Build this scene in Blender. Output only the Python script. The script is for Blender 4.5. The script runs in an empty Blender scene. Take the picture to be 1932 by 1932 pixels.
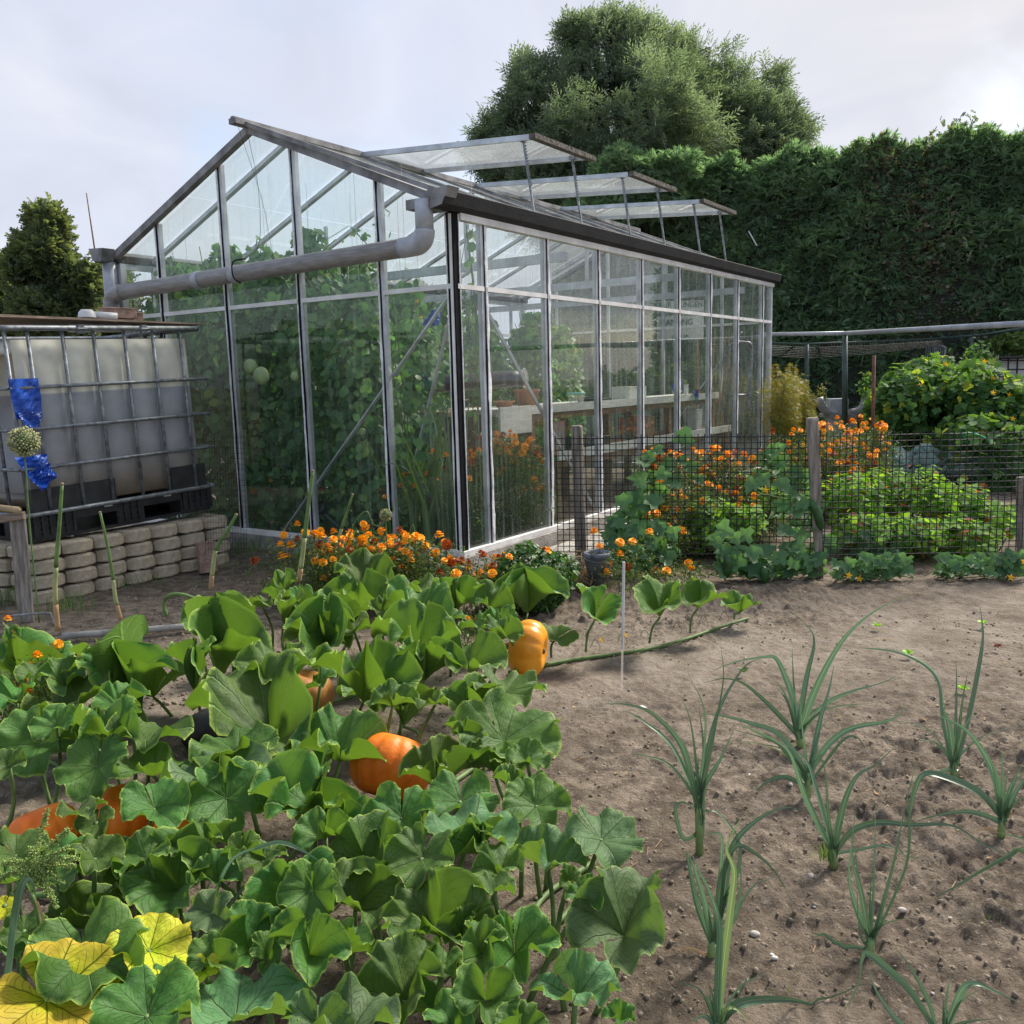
import bpy, math, random
import numpy as np
from mathutils import Vector, Matrix, Euler

S = bpy.context.scene
COL = S.collection
rng = np.random.default_rng(7)
random.seed(7)
PI = math.pi
A3 = lambda *a: np.array(a, float)

# ------------------------------------------------------------------ camera
CAM_H, FPX, PITCH, ROLL = 1.15, 1701.66, 0.1467, -0.026
cd = bpy.data.cameras.new('camera'); cam = bpy.data.objects.new('camera', cd); COL.objects.link(cam)
cd.sensor_fit = 'HORIZONTAL'; cd.sensor_width = 36; cd.lens = 36 * FPX / 1932
cd.clip_start = 0.02; cd.clip_end = 2000
cam_F = A3(0, math.cos(PITCH), -math.sin(PITCH)); _R = A3(1, 0, 0); _U = np.cross(_R, cam_F)
cam_R = math.cos(ROLL) * _R + math.sin(ROLL) * _U; cam_U = -math.sin(ROLL) * _R + math.cos(ROLL) * _U
M = Matrix.Identity(4)
for i in range(3):
    M[i][0] = cam_R[i]; M[i][1] = cam_U[i]; M[i][2] = -cam_F[i]
M[0][3], M[1][3], M[2][3] = 0, 0, CAM_H
cam.matrix_world = M
S.camera = cam

# ------------------------------------------------------------------ light, sky, exposure
SUN_AZ, SUN_EL = math.radians(46), math.radians(42)
w = bpy.data.worlds.new('World'); S.world = w; w.use_nodes = True
nt = w.node_tree; nt.nodes.clear()
N = nt.nodes.new; L = nt.links.new
out = N('ShaderNodeOutputWorld'); bg = N('ShaderNodeBackground'); L(bg.outputs[0], out.inputs[0])
bg.inputs['Strength'].default_value = 0.1
sky = N('ShaderNodeTexSky'); sky.sky_type = 'NISHITA'; sky.sun_disc = False
sky.sun_elevation = SUN_EL; sky.sun_rotation = SUN_AZ; sky.air_density = 1.0; sky.dust_density = 1.5
tc = N('ShaderNodeTexCoord'); sep = N('ShaderNodeSeparateXYZ'); L(tc.outputs['Generated'], sep.inputs[0])
mx = N('ShaderNodeMath'); mx.operation = 'MAXIMUM'; mx.inputs[1].default_value = 0.02; L(sep.outputs[2], mx.inputs[0])
ad = N('ShaderNodeMath'); ad.operation = 'ADD'; ad.inputs[1].default_value = 0.22; L(mx.outputs[0], ad.inputs[0])
dx = N('ShaderNodeMath'); dx.operation = 'DIVIDE'; L(sep.outputs[0], dx.inputs[0]); L(ad.outputs[0], dx.inputs[1])
dy = N('ShaderNodeMath'); dy.operation = 'DIVIDE'; L(sep.outputs[1], dy.inputs[0]); L(ad.outputs[0], dy.inputs[1])
cmb = N('ShaderNodeCombineXYZ'); L(dx.outputs[0], cmb.inputs[0]); L(dy.outputs[0], cmb.inputs[1])
mp = N('ShaderNodeMapping'); mp.inputs['Scale'].default_value = (1.0, 0.7, 1); mp.inputs['Rotation'].default_value = (0, 0, 0.6)
mp.inputs['Location'].default_value = (0.35, 0.2, 0); L(cmb.outputs[0], mp.inputs[0])
nz = N('ShaderNodeTexNoise'); nz.inputs['Scale'].default_value = 1.1; nz.inputs['Detail'].default_value = 8
nz.inputs['Roughness'].default_value = 0.52; nz.inputs['Distortion'].default_value = 0.5; L(mp.outputs[0], nz.inputs[0])
# how far the view direction is turned towards the sun: cloud thins to blue away from it
dt = N('ShaderNodeVectorMath'); dt.operation = 'DOT_PRODUCT'; L(tc.outputs['Generated'], dt.inputs[0])
dt.inputs[1].default_value = (math.sin(SUN_AZ) * math.cos(SUN_EL), math.cos(SUN_AZ) * math.cos(SUN_EL), math.sin(SUN_EL))
m1 = N('ShaderNodeMath'); m1.operation = 'MULTIPLY_ADD'; m1.inputs[1].default_value = 0.22; L(dt.outputs['Value'], m1.inputs[0]); L(nz.outputs[0], m1.inputs[2])
rp = N('ShaderNodeMapRange'); rp.interpolation_type = 'SMOOTHSTEP'
rp.inputs['From Min'].default_value = 0.44; rp.inputs['From Max'].default_value = 0.66; rp.inputs['To Min'].default_value = 0.30; rp.inputs['To Max'].default_value = 0.97
L(m1.outputs[0], rp.inputs['Value'])
cc = N('ShaderNodeMix'); cc.data_type = 'RGBA'; cc.inputs[6].default_value = (3.25, 3.42, 3.98, 1); cc.inputs[7].default_value = (3.95, 3.72, 3.52, 1)
g2 = N('ShaderNodeMapRange'); g2.inputs['From Min'].default_value = 0.72; g2.inputs['From Max'].default_value = 1.0; L(dt.outputs['Value'], g2.inputs['Value'])
nz2 = N('ShaderNodeTexNoise'); nz2.inputs['Scale'].default_value = 2.3; nz2.inputs['Detail'].default_value = 6; nz2.inputs['Distortion'].default_value = 0.8; L(mp.outputs[0], nz2.inputs[0])
m4 = N('ShaderNodeMath'); m4.operation = 'MULTIPLY_ADD'; m4.inputs[1].default_value = 1.0; m4.inputs[2].default_value = -0.5; L(nz2.outputs[0], m4.inputs[0])
m5 = N('ShaderNodeMath'); m5.operation = 'ADD'; m5.use_clamp = True; L(g2.outputs[0], m5.inputs[0]); L(m4.outputs[0], m5.inputs[1])
L(m5.outputs[0], cc.inputs[0])
# the cloud sheet is a bit uneven in brightness
m6 = N('ShaderNodeMapRange'); m6.inputs['From Min'].default_value = 0.3; m6.inputs['From Max'].default_value = 0.7
m6.inputs['To Min'].default_value = 0.90; m6.inputs['To Max'].default_value = 1.06; L(nz2.outputs[0], m6.inputs['Value'])
vs = N('ShaderNodeVectorMath'); vs.operation = 'SCALE'; L(cc.outputs[2], vs.inputs[0]); L(m6.outputs[0], vs.inputs['Scale'])
sb = N('ShaderNodeVectorMath'); sb.operation = 'SCALE'; sb.inputs['Scale'].default_value = 0.9; L(sky.outputs[0], sb.inputs[0])
mix = N('ShaderNodeMix'); mix.data_type = 'RGBA'; L(rp.outputs[0], mix.inputs[0]); L(sb.outputs[0], mix.inputs[6]); L(vs.outputs[0], mix.inputs[7])
L(mix.outputs[2], bg.inputs['Color'])
ld = bpy.data.lights.new('sun', 'SUN'); sun = bpy.data.objects.new('sun', ld); COL.objects.link(sun)
ld.energy = 3.0; ld.angle = math.radians(12); ld.color = (1.0, 0.93, 0.82)
sd = Vector((math.sin(SUN_AZ) * math.cos(SUN_EL), math.cos(SUN_AZ) * math.cos(SUN_EL), math.sin(SUN_EL)))
sun.rotation_euler = sd.to_track_quat('Z', 'Y').to_euler(); sun.location = (8, 8, 12)
S.view_settings.view_transform = 'Standard'; S.view_settings.look = 'None'
S.view_settings.exposure = 1.22; S.view_settings.gamma = 1.0; S.view_settings.use_curve_mapping = False
S.render.engine = 'CYCLES'
S.cycles.transparent_max_bounces = 32; S.cycles.max_bounces = 8; S.cycles.transmission_bounces = 6

# ------------------------------------------------------------------ places on the ground, read off the photograph
def ray(x, y): return cam_F * FPX + cam_R * (x - 966) + cam_U * (966 - y)
def G(x, y, z=0.0):
    v = ray(x, y); return v * ((z - CAM_H) / v[2]) + A3(0, 0, CAM_H)
def D(x, y, Y):
    v = ray(x, y); return v * (Y / v[1]) + A3(0, 0, CAM_H)
def pxm(p): return float((np.asarray(p) - A3(0, 0, CAM_H)) @ cam_F) / FPX      # metres per unit of picture at a place
FR = {'A': (0, 1132.1, 2.149), 'B': (566, 1132.1, 2.415), 'C': (471.7, 707.5, 3.413), 'H': (1320.8, 1084.9, 3.15),
      'K': (1132.1, 1415.1, 2.415), 'F': (943.4, 566.0, 3.413), 'T': (0, 566.0, 2.926), 'Z': (0, 943.4, 4.551), 'R': (1415, 566, 3.413)}
FR['A'] = (0, 1132.1, 2.415); FR['D'] = (0, 0, 1)
def U(f, x, y):
    a = FR[f]; return a[0] + x / a[2], a[1] + y / a[2]

# ------------------------------------------------------------------ object helpers
def link(o, parent=None):
    COL.objects.link(o)
    if parent is not None: o.parent = parent
    return o
def wl(o):
    v = A3(0, 0, 0)
    while o is not None:
        v += np.array(o.location); o = o.parent
    return v
def tag(o, label=None, cat=None, group=None, kind=None):
    if label: o['label'] = label
    if cat: o['category'] = cat
    if group: o['group'] = group
    if kind: o['kind'] = kind
    return o
def thing(name, label, cat, loc=(0, 0, 0), rz=0.0, group=None):
    o = bpy.data.objects.new(name, None); link(o); o.location = tuple(float(v) for v in loc); o.rotation_euler = (0, 0, rz)
    o.empty_display_size = 0.1
    return tag(o, label, cat, group)
def mesh_of(name, V, F, mats, smooth=False, uv=None, rnd=None, mi=None):
    V = np.asarray(V, float)
    me = bpy.data.meshes.new(name)
    if isinstance(F, np.ndarray):
        n, k = F.shape
        me.vertices.add(len(V)); me.vertices.foreach_set('co', V.ravel())
        me.loops.add(n * k); me.loops.foreach_set('vertex_index', F.ravel().astype(np.int32))
        me.polygons.add(n); me.polygons.foreach_set('loop_start', np.arange(0, n * k, k, dtype=np.int32))
        me.update(calc_edges=True)
    else:
        me.from_pydata([tuple(v) for v in V], [], F)
    if uv is not None:
        ul = me.uv_layers.new(name='UVMap'); li = np.zeros(len(me.loops), np.int32); me.loops.foreach_get('vertex_index', li)
        ul.data.foreach_set('uv', np.asarray(uv, float)[li].ravel())
    if rnd is not None:
        at = me.attributes.new('rnd', 'FLOAT', 'POINT'); at.data.foreach_set('value', np.asarray(rnd, np.float32))
    for m in (mats if isinstance(mats, (list, tuple)) else [mats]): me.materials.append(m)
    if mi is not None: me.polygons.foreach_set('material_index', np.asarray(mi, np.int32))
    if smooth: me.polygons.foreach_set('use_smooth', np.ones(len(me.polygons), bool))
    me.update(); me.validate(clean_customdata=False)
    return me
def mk(name, V, F, mats, parent=None, local=False, kind=None, **k):
    V = np.asarray(V, float)
    if parent is None:
        c = A3((V[:, 0].min() + V[:, 0].max()) / 2, (V[:, 1].min() + V[:, 1].max()) / 2, V[:, 2].min())
        o = bpy.data.objects.new(name, mesh_of(name, V - c, F, mats, **k)); o.location = tuple(c); link(o)
    else:
        if not local: V = V - wl(parent)
        o = bpy.data.objects.new(name, mesh_of(name, V, F, mats, **k)); link(o, parent)
    if kind: o['kind'] = kind
    return o
def inst(name, me, parent=None, loc=(0, 0, 0), rot=(0, 0, 0), sc=1.0, local=True):
    o = bpy.data.objects.new(name, me); link(o, parent)
    p = np.array(loc, float)
    if parent is not None and not local: p = p - wl(parent)
    o.location = tuple(float(v) for v in p); o.rotation_euler = tuple(rot); o.scale = (sc, sc, sc) if not hasattr(sc, '__len__') else tuple(sc)
    return o
class MB:
    def __init__(s): s.v = []; s.f = []; s.m = []; s.n = 0
    def add(s, V, F, mi=0):
        V = np.asarray(V, float); s.v.append(V)
        for f in F: s.f.append([int(i) + s.n for i in f]); s.m.append(mi)
        s.n += len(V); return s
    def box(s, a, b, mi=0, M=None, jit=0):
        a = A3(*a); b = A3(*b)
        V = np.array([[(a, b)[i][0], (a, b)[j][1], (a, b)[k][2]] for i in (0, 1) for j in (0, 1) for k in (0, 1)])
        if jit: V = V + rng.normal(0, jit, V.shape)
        if M is not None: V = V @ M[0].T + M[1]
        return s.add(V, [(0, 1, 3, 2), (4, 6, 7, 5), (0, 4, 5, 1), (2, 3, 7, 6), (0, 2, 6, 4), (1, 5, 7, 3)], mi)
    def bar(s, p, q, w_, h_, mi=0, up=(0, 0, 1), bev=0):
        p = A3(*p); q = A3(*q); d = q - p; Ln = np.linalg.norm(d); d = d / Ln; up = A3(*up)
        x = np.cross(d, up)
        if np.linalg.norm(x) < 1e-4: x = np.cross(d, A3(0, 1, 0))
        x /= np.linalg.norm(x); y = np.cross(x, d)
        if bev:
            b = bev; pr = [(-1 + b, -1), (1 - b, -1), (1, -1 + b), (1, 1 - b), (1 - b, 1), (-1 + b, 1), (-1, 1 - b), (-1, -1 + b)]
        else: pr = [(-1, -1), (1, -1), (1, 1), (-1, 1)]
        n = len(pr)
        V = [p + x * a * w_ / 2 + y * c * h_ / 2 for a, c in pr] + [q + x * a * w_ / 2 + y * c * h_ / 2 for a, c in pr]
        F = [(i, (i + 1) % n, n + (i + 1) % n, n + i) for i in range(n)] + [tuple(range(n))[::-1], tuple(range(n, 2 * n))]
        return s.add(V, F, mi)
    def tube(s, pts, r, n=8, mi=0, cap=True):
        V, F = tube_vf(pts, r, n, cap); return s.add(V, F, mi)
    def lathe(s, prof, c=(0, 0, 0), n=20, mi=0, M=None):
        V = []; k = len(prof)
        for r, z in prof:
            for i in range(n):
                a = 2 * PI * i / n; V.append((r * math.cos(a), r * math.sin(a), z))
        V = np.array(V)
        if M is not None: V = V @ M.T
        V = V + A3(*c)
        F = [(j * n + i, j * n + (i + 1) % n, (j + 1) * n + (i + 1) % n, (j + 1) * n + i) for j in range(k - 1) for i in range(n)]
        return s.add(V, F, mi)
    def obj(s, name, mats, parent=None, local=False, **k):
        return mk(name, np.concatenate(s.v), s.f, mats, parent, local, mi=s.m, **k)
    def mesh(s, name, mats, **k): return mesh_of(name, np.concatenate(s.v), s.f, mats, mi=s.m, **k)
def tube_vf(pts, r, n=8, cap=True):
    P = np.array(pts, float); m = len(P); r = np.ones(m) * r if not hasattr(r, '__len__') else np.array(r, float)
    T = np.gradient(P, axis=0); T /= np.linalg.norm(T, axis=1)[:, None] + 1e-9
    up = A3(0, 0, 1) if abs(T[0][2]) < 0.9 else A3(1, 0, 0)
    x = np.cross(T[0], up); x /= np.linalg.norm(x); V = []
    for i in range(m):
        x = x - T[i] * (x @ T[i]); x /= np.linalg.norm(x) + 1e-9; y = np.cross(T[i], x)
        for k in range(n):
            a = 2 * PI * k / n; V.append(P[i] + (x * math.cos(a) + y * math.sin(a)) * r[i])
    F = [(i * n + k, i * n + (k + 1) % n, (i + 1) * n + (k + 1) % n, (i + 1) * n + k) for i in range(m - 1) for k in range(n)]
    if cap: F += [tuple(range(n))[::-1], tuple(range((m - 1) * n, m * n))]
    return np.array(V), F
def spline(pts, n=16):
    P = np.array(pts, float)
    if len(P) < 3: return np.array([P[0] + (P[-1] - P[0]) * t for t in np.linspace(0, 1, n)])
    Q = np.vstack([2 * P[0] - P[1], P, 2 * P[-1] - P[-2]]); o = []
    seg = len(P) - 1
    for t in np.linspace(0, seg - 1e-6, n):
        i = int(t); u = t - i; a, b, c, d = Q[i], Q[i + 1], Q[i + 2], Q[i + 3]
        o.append(0.5 * (2 * b + (c - a) * u + (2 * a - 5 * b + 4 * c - d) * u * u + (3 * b - a - 3 * c + d) * u ** 3))
    return np.array(o)
def rz3(a):
    c, s_ = math.cos(a), math.sin(a); return np.array([(c, -s_, 0), (s_, c, 0), (0, 0, 1)])
def rotm(nrm, spin=0.0):
    n_ = np.asarray(nrm, float); n_ = n_ / np.linalg.norm(n_)
    a = A3(1, 0, 0) if abs(n_[0]) < 0.9 else A3(0, 1, 0)
    x = np.cross(a, n_); x /= np.linalg.norm(x); y = np.cross(n_, x)
    c, s_ = math.cos(spin), math.sin(spin)
    return np.array([x * c + y * s_, -x * s_ + y * c, n_]).T
def rotms(nrm, spin):
    n_ = nrm / (np.linalg.norm(nrm, axis=1)[:, None] + 1e-9)
    a = np.where(np.abs(n_[:, :1]) < 0.9, A3(1, 0, 0)[None], A3(0, 1, 0)[None])
    x = np.cross(a, n_); x /= np.linalg.norm(x, axis=1)[:, None]; y = np.cross(n_, x)
    c = np.cos(spin)[:, None]; s_ = np.sin(spin)[:, None]
    return np.stack([x * c + y * s_, -x * s_ + y * c, n_], axis=2)
def scatter(T, F, pos, R, sc, rnd=None):
    T = np.asarray(T, float); F = np.asarray(F, int); n = len(pos); k = len(T)
    sc = np.asarray(sc, float); sc = sc[:, None, None] if sc.ndim == 1 else sc
    V = np.einsum('nij,kj->nki', R, T) * sc + pos[:, None, :]
    FF = F[None] + (np.arange(n) * k)[:, None, None]
    r = np.repeat(rng.random(n) if rnd is None else rnd, k)
    return V.reshape(-1, 3), FF.reshape(-1, F.shape[1]), r
def rnd_px(n_, x0, x1, y0, y1, seed):
    r_ = np.random.default_rng(seed); return [(r_.uniform(x0, x1), r_.uniform(y0, y1)) for _ in range(n_)]
def vnoise(x, y, seed=0):
    g = np.random.default_rng(seed).random((256, 256)); xi = np.floor(x).astype(int); yi = np.floor(y).astype(int)
    fx = x - xi; fy = y - yi; fx = fx * fx * (3 - 2 * fx); fy = fy * fy * (3 - 2 * fy)
    a = g[xi % 256, yi % 256]; b = g[(xi + 1) % 256, yi % 256]; c = g[xi % 256, (yi + 1) % 256]; d = g[(xi + 1) % 256, (yi + 1) % 256]
    return (a * (1 - fx) + b * fx) * (1 - fy) + (c * (1 - fx) + d * fx) * fy

# ------------------------------------------------------------------ materials
def newmat(name):
    m = bpy.data.materials.new(name); m.use_nodes = True; t = m.node_tree; t.nodes.clear(); return m, t
def mat(name, col, rough=0.6, var=0.2, scale=8, col2=None, bump=0.0, bscale=40, metal=0.0, spec=0.5, stretch=(1, 1, 1), trans=0.0, mixpos=(0.35, 0.65), fine=0.0):
    m, t = newmat(name); n = t.nodes.new; l = t.links.new
    o = n('ShaderNodeOutputMaterial'); b = n('ShaderNodeBsdfPrincipled')
    b.inputs['Roughness'].default_value = rough; b.inputs['Metallic'].default_value = metal
    b.inputs['Specular IOR Level'].default_value = spec
    tc_ = n('ShaderNodeTexCoord'); mp_ = n('ShaderNodeMapping'); mp_.inputs['Scale'].default_value = stretch; l(tc_.outputs['Object'], mp_.inputs[0])
    z = n('ShaderNodeTexNoise'); z.inputs['Scale'].default_value = scale; z.inputs['Detail'].default_value = 6; z.inputs['Roughness'].default_value = 0.6
    l(mp_.outputs[0], z.inputs[0])
    c2 = col2 if col2 else tuple(v * (1 - var * 1.6) for v in col[:3])
    mr = n('ShaderNodeMapRange'); mr.inputs['From Min'].default_value = mixpos[0]; mr.inputs['From Max'].default_value = mixpos[1]; l(z.outputs[0], mr.inputs['Value'])
    x = n('ShaderNodeMix'); x.data_type = 'RGBA'; x.inputs[6].default_value = (*c2, 1); x.inputs[7].default_value = (*[min(1, v * (1 + (var if not col2 else 0))) for v in col[:3]], 1)
    l(mr.outputs[0], x.inputs[0]); l(x.outputs[2], b.inputs['Base Color'])
    if bump:
        z2 = n('ShaderNodeTexNoise'); z2.inputs['Scale'].default_value = bscale; z2.inputs['Detail'].default_value = 5; l(mp_.outputs[0], z2.inputs[0])
        bp = n('ShaderNodeBump'); bp.inputs['Strength'].default_value = bump; bp.inputs['Distance'].default_value = 0.01
        l(z2.outputs[0], bp.inputs['Height']); l(bp.outputs[0], b.inputs['Normal'])
    if trans:
        tr = n('ShaderNodeBsdfTranslucent'); l(x.outputs[2], tr.inputs['Color']); ms = n('ShaderNodeMixShader'); ms.inputs[0].default_value = trans
        l(b.outputs[0], ms.inputs[1]); l(tr.outputs[0], ms.inputs[2]); l(ms.outputs[0], o.inputs[0])
    else: l(b.outputs[0], o.inputs[0])
    return m
def leafmat(name, ca, cb, trans=0.35, rough=0.5, tcol=None, spec=0.35, cc_=None):
    """foliage coloured per leaf by the mesh attribute rnd"""
    m, t = newmat(name); n = t.nodes.new; l = t.links.new
    o = n('ShaderNodeOutputMaterial'); b = n('ShaderNodeBsdfPrincipled'); b.inputs['Roughness'].default_value = rough; b.inputs['Specular IOR Level'].default_value = spec
    a = n('ShaderNodeAttribute'); a.attribute_name = 'rnd'
    r = n('ShaderNodeValToRGB'); r.color_ramp.elements[0].color = (*ca, 1); r.color_ramp.elements[1].color = (*cb, 1); r.color_ramp.elements[1].position = 0.92
    if cc_:
        e = r.color_ramp.elements.new(0.97); e.color = (*cc_, 1)
    l(a.outputs['Fac'], r.inputs[0]); l(r.outputs[0], b.inputs['Base Color'])
    tr = n('ShaderNodeBsdfTranslucent'); tx = n('ShaderNodeMix'); tx.data_type = 'RGBA'; tx.blend_type = 'MULTIPLY'; tx.inputs[0].default_value = 1
    l(r.outputs[0], tx.inputs[6]); tx.inputs[7].default_value = (*(tcol or (2.2, 2.0, 0.8)), 1); l(tx.outputs[2], tr.inputs['Color'])
    ms = n('ShaderNodeMixShader'); ms.inputs[0].default_value = trans; l(b.outputs[0], ms.inputs[1]); l(tr.outputs[0], ms.inputs[2]); l(ms.outputs[0], o.inputs[0])
    return m
def glassmat(name, dirt=0.06, streak=0.25, dcol=(0.55, 0.62, 0.6), tint=(0.975, 0.988, 0.982), refl=1.0, trl=0.5, fine=(30, 30, 1.6)):
    m, t = newmat(name); n = t.nodes.new; l = t.links.new
    o = n('ShaderNodeOutputMaterial'); tp = n('ShaderNodeBsdfTransparent'); tp.inputs[0].default_value = (*tint, 1)
    gl = n('ShaderNodeBsdfGlossy'); gl.inputs['Roughness'].default_value = 0.015
    lw = n('ShaderNodeLayerWeight'); lw.inputs[0].default_value = 0.5
    p = n('ShaderNodeMath'); p.operation = 'POWER'; p.inputs[1].default_value = 4.2; l(lw.outputs['Facing'], p.inputs[0])
    q = n('ShaderNodeMath'); q.operation = 'MULTIPLY_ADD'; q.inputs[1].default_value = 0.9 * refl; q.inputs[2].default_value = 0.045 * refl; q.use_clamp = True; l(p.outputs[0], q.inputs[0])
    m1_ = n('ShaderNodeMixShader'); l(q.outputs[0], m1_.inputs[0]); l(tp.outputs[0], m1_.inputs[1]); l(gl.outputs[0], m1_.inputs[2])
    tc_ = n('ShaderNodeTexCoord'); mp_ = n('ShaderNodeMapping'); mp_.inputs['Scale'].default_value = fine; l(tc_.outputs['Object'], mp_.inputs[0])
    z = n('ShaderNodeTexNoise'); z.inputs['Scale'].default_value = 1.4; z.inputs['Detail'].default_value = 7; l(mp_.outputs[0], z.inputs[0])
    z3 = n('ShaderNodeTexNoise'); z3.inputs['Scale'].default_value = 2.2; z3.inputs['Detail'].default_value = 3; l(tc_.outputs['Object'], z3.inputs[0])
    mr = n('ShaderNodeMapRange'); mr.inputs['From Min'].default_value = 0.5; mr.inputs['From Max'].default_value = 0.8; mr.inputs['To Max'].default_value = streak; l(z.outputs[0], mr.inputs['Value'])
    mm = n('ShaderNodeMath'); mm.operation = 'MULTIPLY'; l(mr.outputs[0], mm.inputs[0]); l(z3.outputs[0], mm.inputs[1])
    aa = n('ShaderNodeMath'); aa.operation = 'ADD'; aa.inputs[1].default_value = dirt; aa.use_clamp = True; l(mm.outputs[0], aa.inputs[0])
    df = n('ShaderNodeBsdfDiffuse'); df.inputs[0].default_value = (*dcol, 1); tr = n('ShaderNodeBsdfTranslucent'); tr.inputs[0].default_value = (*dcol, 1)
    md = n('ShaderNodeMixShader'); md.inputs[0].default_value = trl; l(df.outputs[0], md.inputs[1]); l(tr.outputs[0], md.inputs[2])
    m2_ = n('ShaderNodeMixShader'); l(aa.outputs[0], m2_.inputs[0]); l(m1_.outputs[0], m2_.inputs[1]); l(md.outputs[0], m2_.inputs[2]); l(m2_.outputs[0], o.inputs[0])
    return m
def bigleafmat(name, top, top2, under, edge, tcol, trans=0.28, vein=(0.20, 0.32, 0.13), blotch=None, nv=9.0):
    """a large veined leaf: uv.x = angle round the stalk, uv.y = distance from it"""
    m, t = newmat(name); n = t.nodes.new; l = t.links.new
    def mth(op, a, b=None, c=None, clamp=False):
        q = n('ShaderNodeMath'); q.operation = op; q.use_clamp = clamp
        for i, v in enumerate((a, b, c)):
            if v is None: continue
            if isinstance(v, (int, float)): q.inputs[i].default_value = v
            else: l(v, q.inputs[i])
        return q.outputs[0]
    def mixc(f, a, b):
        q = n('ShaderNodeMix'); q.data_type = 'RGBA'
        for i, v in ((0, f), (6, a), (7, b)):
            if isinstance(v, tuple): q.inputs[i].default_value = (*v, 1)
            elif isinstance(v, (int, float)): q.inputs[i].default_value = v
            else: l(v, q.inputs[i])
        return q.outputs[2]
    o = n('ShaderNodeOutputMaterial'); b = n('ShaderNodeBsdfPrincipled'); b.inputs['Roughness'].default_value = 0.6; b.inputs['Specular IOR Level'].default_value = 0.28
    uv = n('ShaderNodeUVMap'); sp = n('ShaderNodeSeparateXYZ'); l(uv.outputs[0], sp.inputs[0])
    k = mth('MULTIPLY', sp.outputs[0], nv); fr = mth('FRACT', k); d = mth('ABSOLUTE', mth('SUBTRACT', fr, 0.5)); rho = sp.outputs[1]
    dw = mth('MULTIPLY', d, rho)                                         # distance to the main vein
    major = mth('SUBTRACT', 1.0, mth('DIVIDE', dw, 0.022), clamp=True)
    s_ = mth('FRACT', mth('ADD', mth('MULTIPLY', rho, 6.5), mth('MULTIPLY', d, -4.2)))
    sd_ = mth('ABSOLUTE', mth('SUBTRACT', s_, 0.5)); minor = mth('MULTIPLY', mth('SUBTRACT', 1.0, mth('DIVIDE', sd_, 0.055), clamp=True), 0.5)
    vv = mth('MAXIMUM', major, minor)
    tc_ = n('ShaderNodeTexCoord'); z = n('ShaderNodeTexNoise'); z.inputs['Scale'].default_value = 9; z.inputs['Detail'].default_value = 7; l(tc_.outputs['Object'], z.inputs[0])
    mr = n('ShaderNodeMapRange'); mr.inputs['From Min'].default_value = 0.38; mr.inputs['From Max'].default_value = 0.62; l(z.outputs[0], mr.inputs['Value'])
    oi = n('ShaderNodeObjectInfo')
    ct = mixc(mr.outputs[0], top, top2)
    hs = n('ShaderNodeHueSaturation'); l(mth('MULTIPLY_ADD', oi.outputs['Random'], 0.6, 0.7), hs.inputs['Value']); l(mth('MULTIPLY_ADD', oi.outputs['Random'], 0.05, 0.475), hs.inputs['Hue']); l(ct, hs.inputs['Color'])
    ct = mixc(mth('MULTIPLY', vv, 0.8), hs.outputs[0], vein)
    z7 = n('ShaderNodeTexNoise'); z7.inputs['Scale'].default_value = 38; z7.inputs['Detail'].default_value = 5; l(tc_.outputs['Object'], z7.inputs[0])
    m7 = n('ShaderNodeMapRange'); m7.inputs['From Min'].default_value = 0.60; m7.inputs['From Max'].default_value = 0.76; m7.inputs['To Max'].default_value = 0.22; l(z7.outputs[0], m7.inputs['Value'])
    ct = mixc(m7.outputs[0], ct, (0.24, 0.30, 0.17))
    if blotch:
        z4 = n('ShaderNodeTexNoise'); z4.inputs['Scale'].default_value = 5; z4.inputs['Detail'].default_value = 6; l(tc_.outputs['Object'], z4.inputs[0])
        m4_ = n('ShaderNodeMapRange'); m4_.inputs['From Min'].default_value = 0.55; m4_.inputs['From Max'].default_value = 0.68; l(mth('MULTIPLY_ADD', rho, 0.14, z4.outputs[0]), m4_.inputs['Value'])
        ct = mixc(mth('MULTIPLY', m4_.outputs[0], 0.45), ct, blotch)
    e = n('ShaderNodeMapRange'); e.inputs['From Min'].default_value = 0.945; e.inputs['From Max'].default_value = 1.0; l(rho, e.inputs['Value'])
    ct = mixc(mth('MULTIPLY', e.outputs[0], 0.85), ct, edge)
    cm = mixc(mr.outputs[0], tuple(v * 0.78 for v in under), tuple(v * 1.12 for v in under)); cu = mixc(mth('MULTIPLY', vv, 0.9), cm, tuple(min(1, v * 2.1) for v in under))
    ge = n('ShaderNodeNewGeometry'); cf = mixc(ge.outputs['Backfacing'], ct, cu); l(cf, b.inputs['Base Color'])
    tr = n('ShaderNodeBsdfTranslucent'); tm = mixc(mth('MULTIPLY', vv, 0.35), tcol, tuple(v * 0.55 for v in tcol)); l(tm, tr.inputs['Color'])
    z2 = n('ShaderNodeTexNoise'); z2.inputs['Scale'].default_value = 90; z2.inputs['Detail'].default_value = 3; l(tc_.outputs['Object'], z2.inputs[0])
    hgt = mth('ADD', mth('MULTIPLY', vv, -0.8), mth('MULTIPLY', z2.outputs[0], 0.45))
    bp = n('ShaderNodeBump'); bp.inputs['Strength'].default_value = 0.9; bp.inputs['Distance'].default_value = 0.005; l(hgt, bp.inputs['Height']); l(bp.outputs[0], b.inputs['Normal'])
    ms = n('ShaderNodeMixShader'); ms.inputs[0].default_value = trans; l(b.outputs[0], ms.inputs[1]); l(tr.outputs[0], ms.inputs[2]); l(ms.outputs[0], o.inputs[0])
    return m
MT = {}
MT['alu'] = mat('aluminium', (0.55, 0.57, 0.60), 0.42, 0.2, 5, metal=0.35, bump=0.15, bscale=60)
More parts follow.
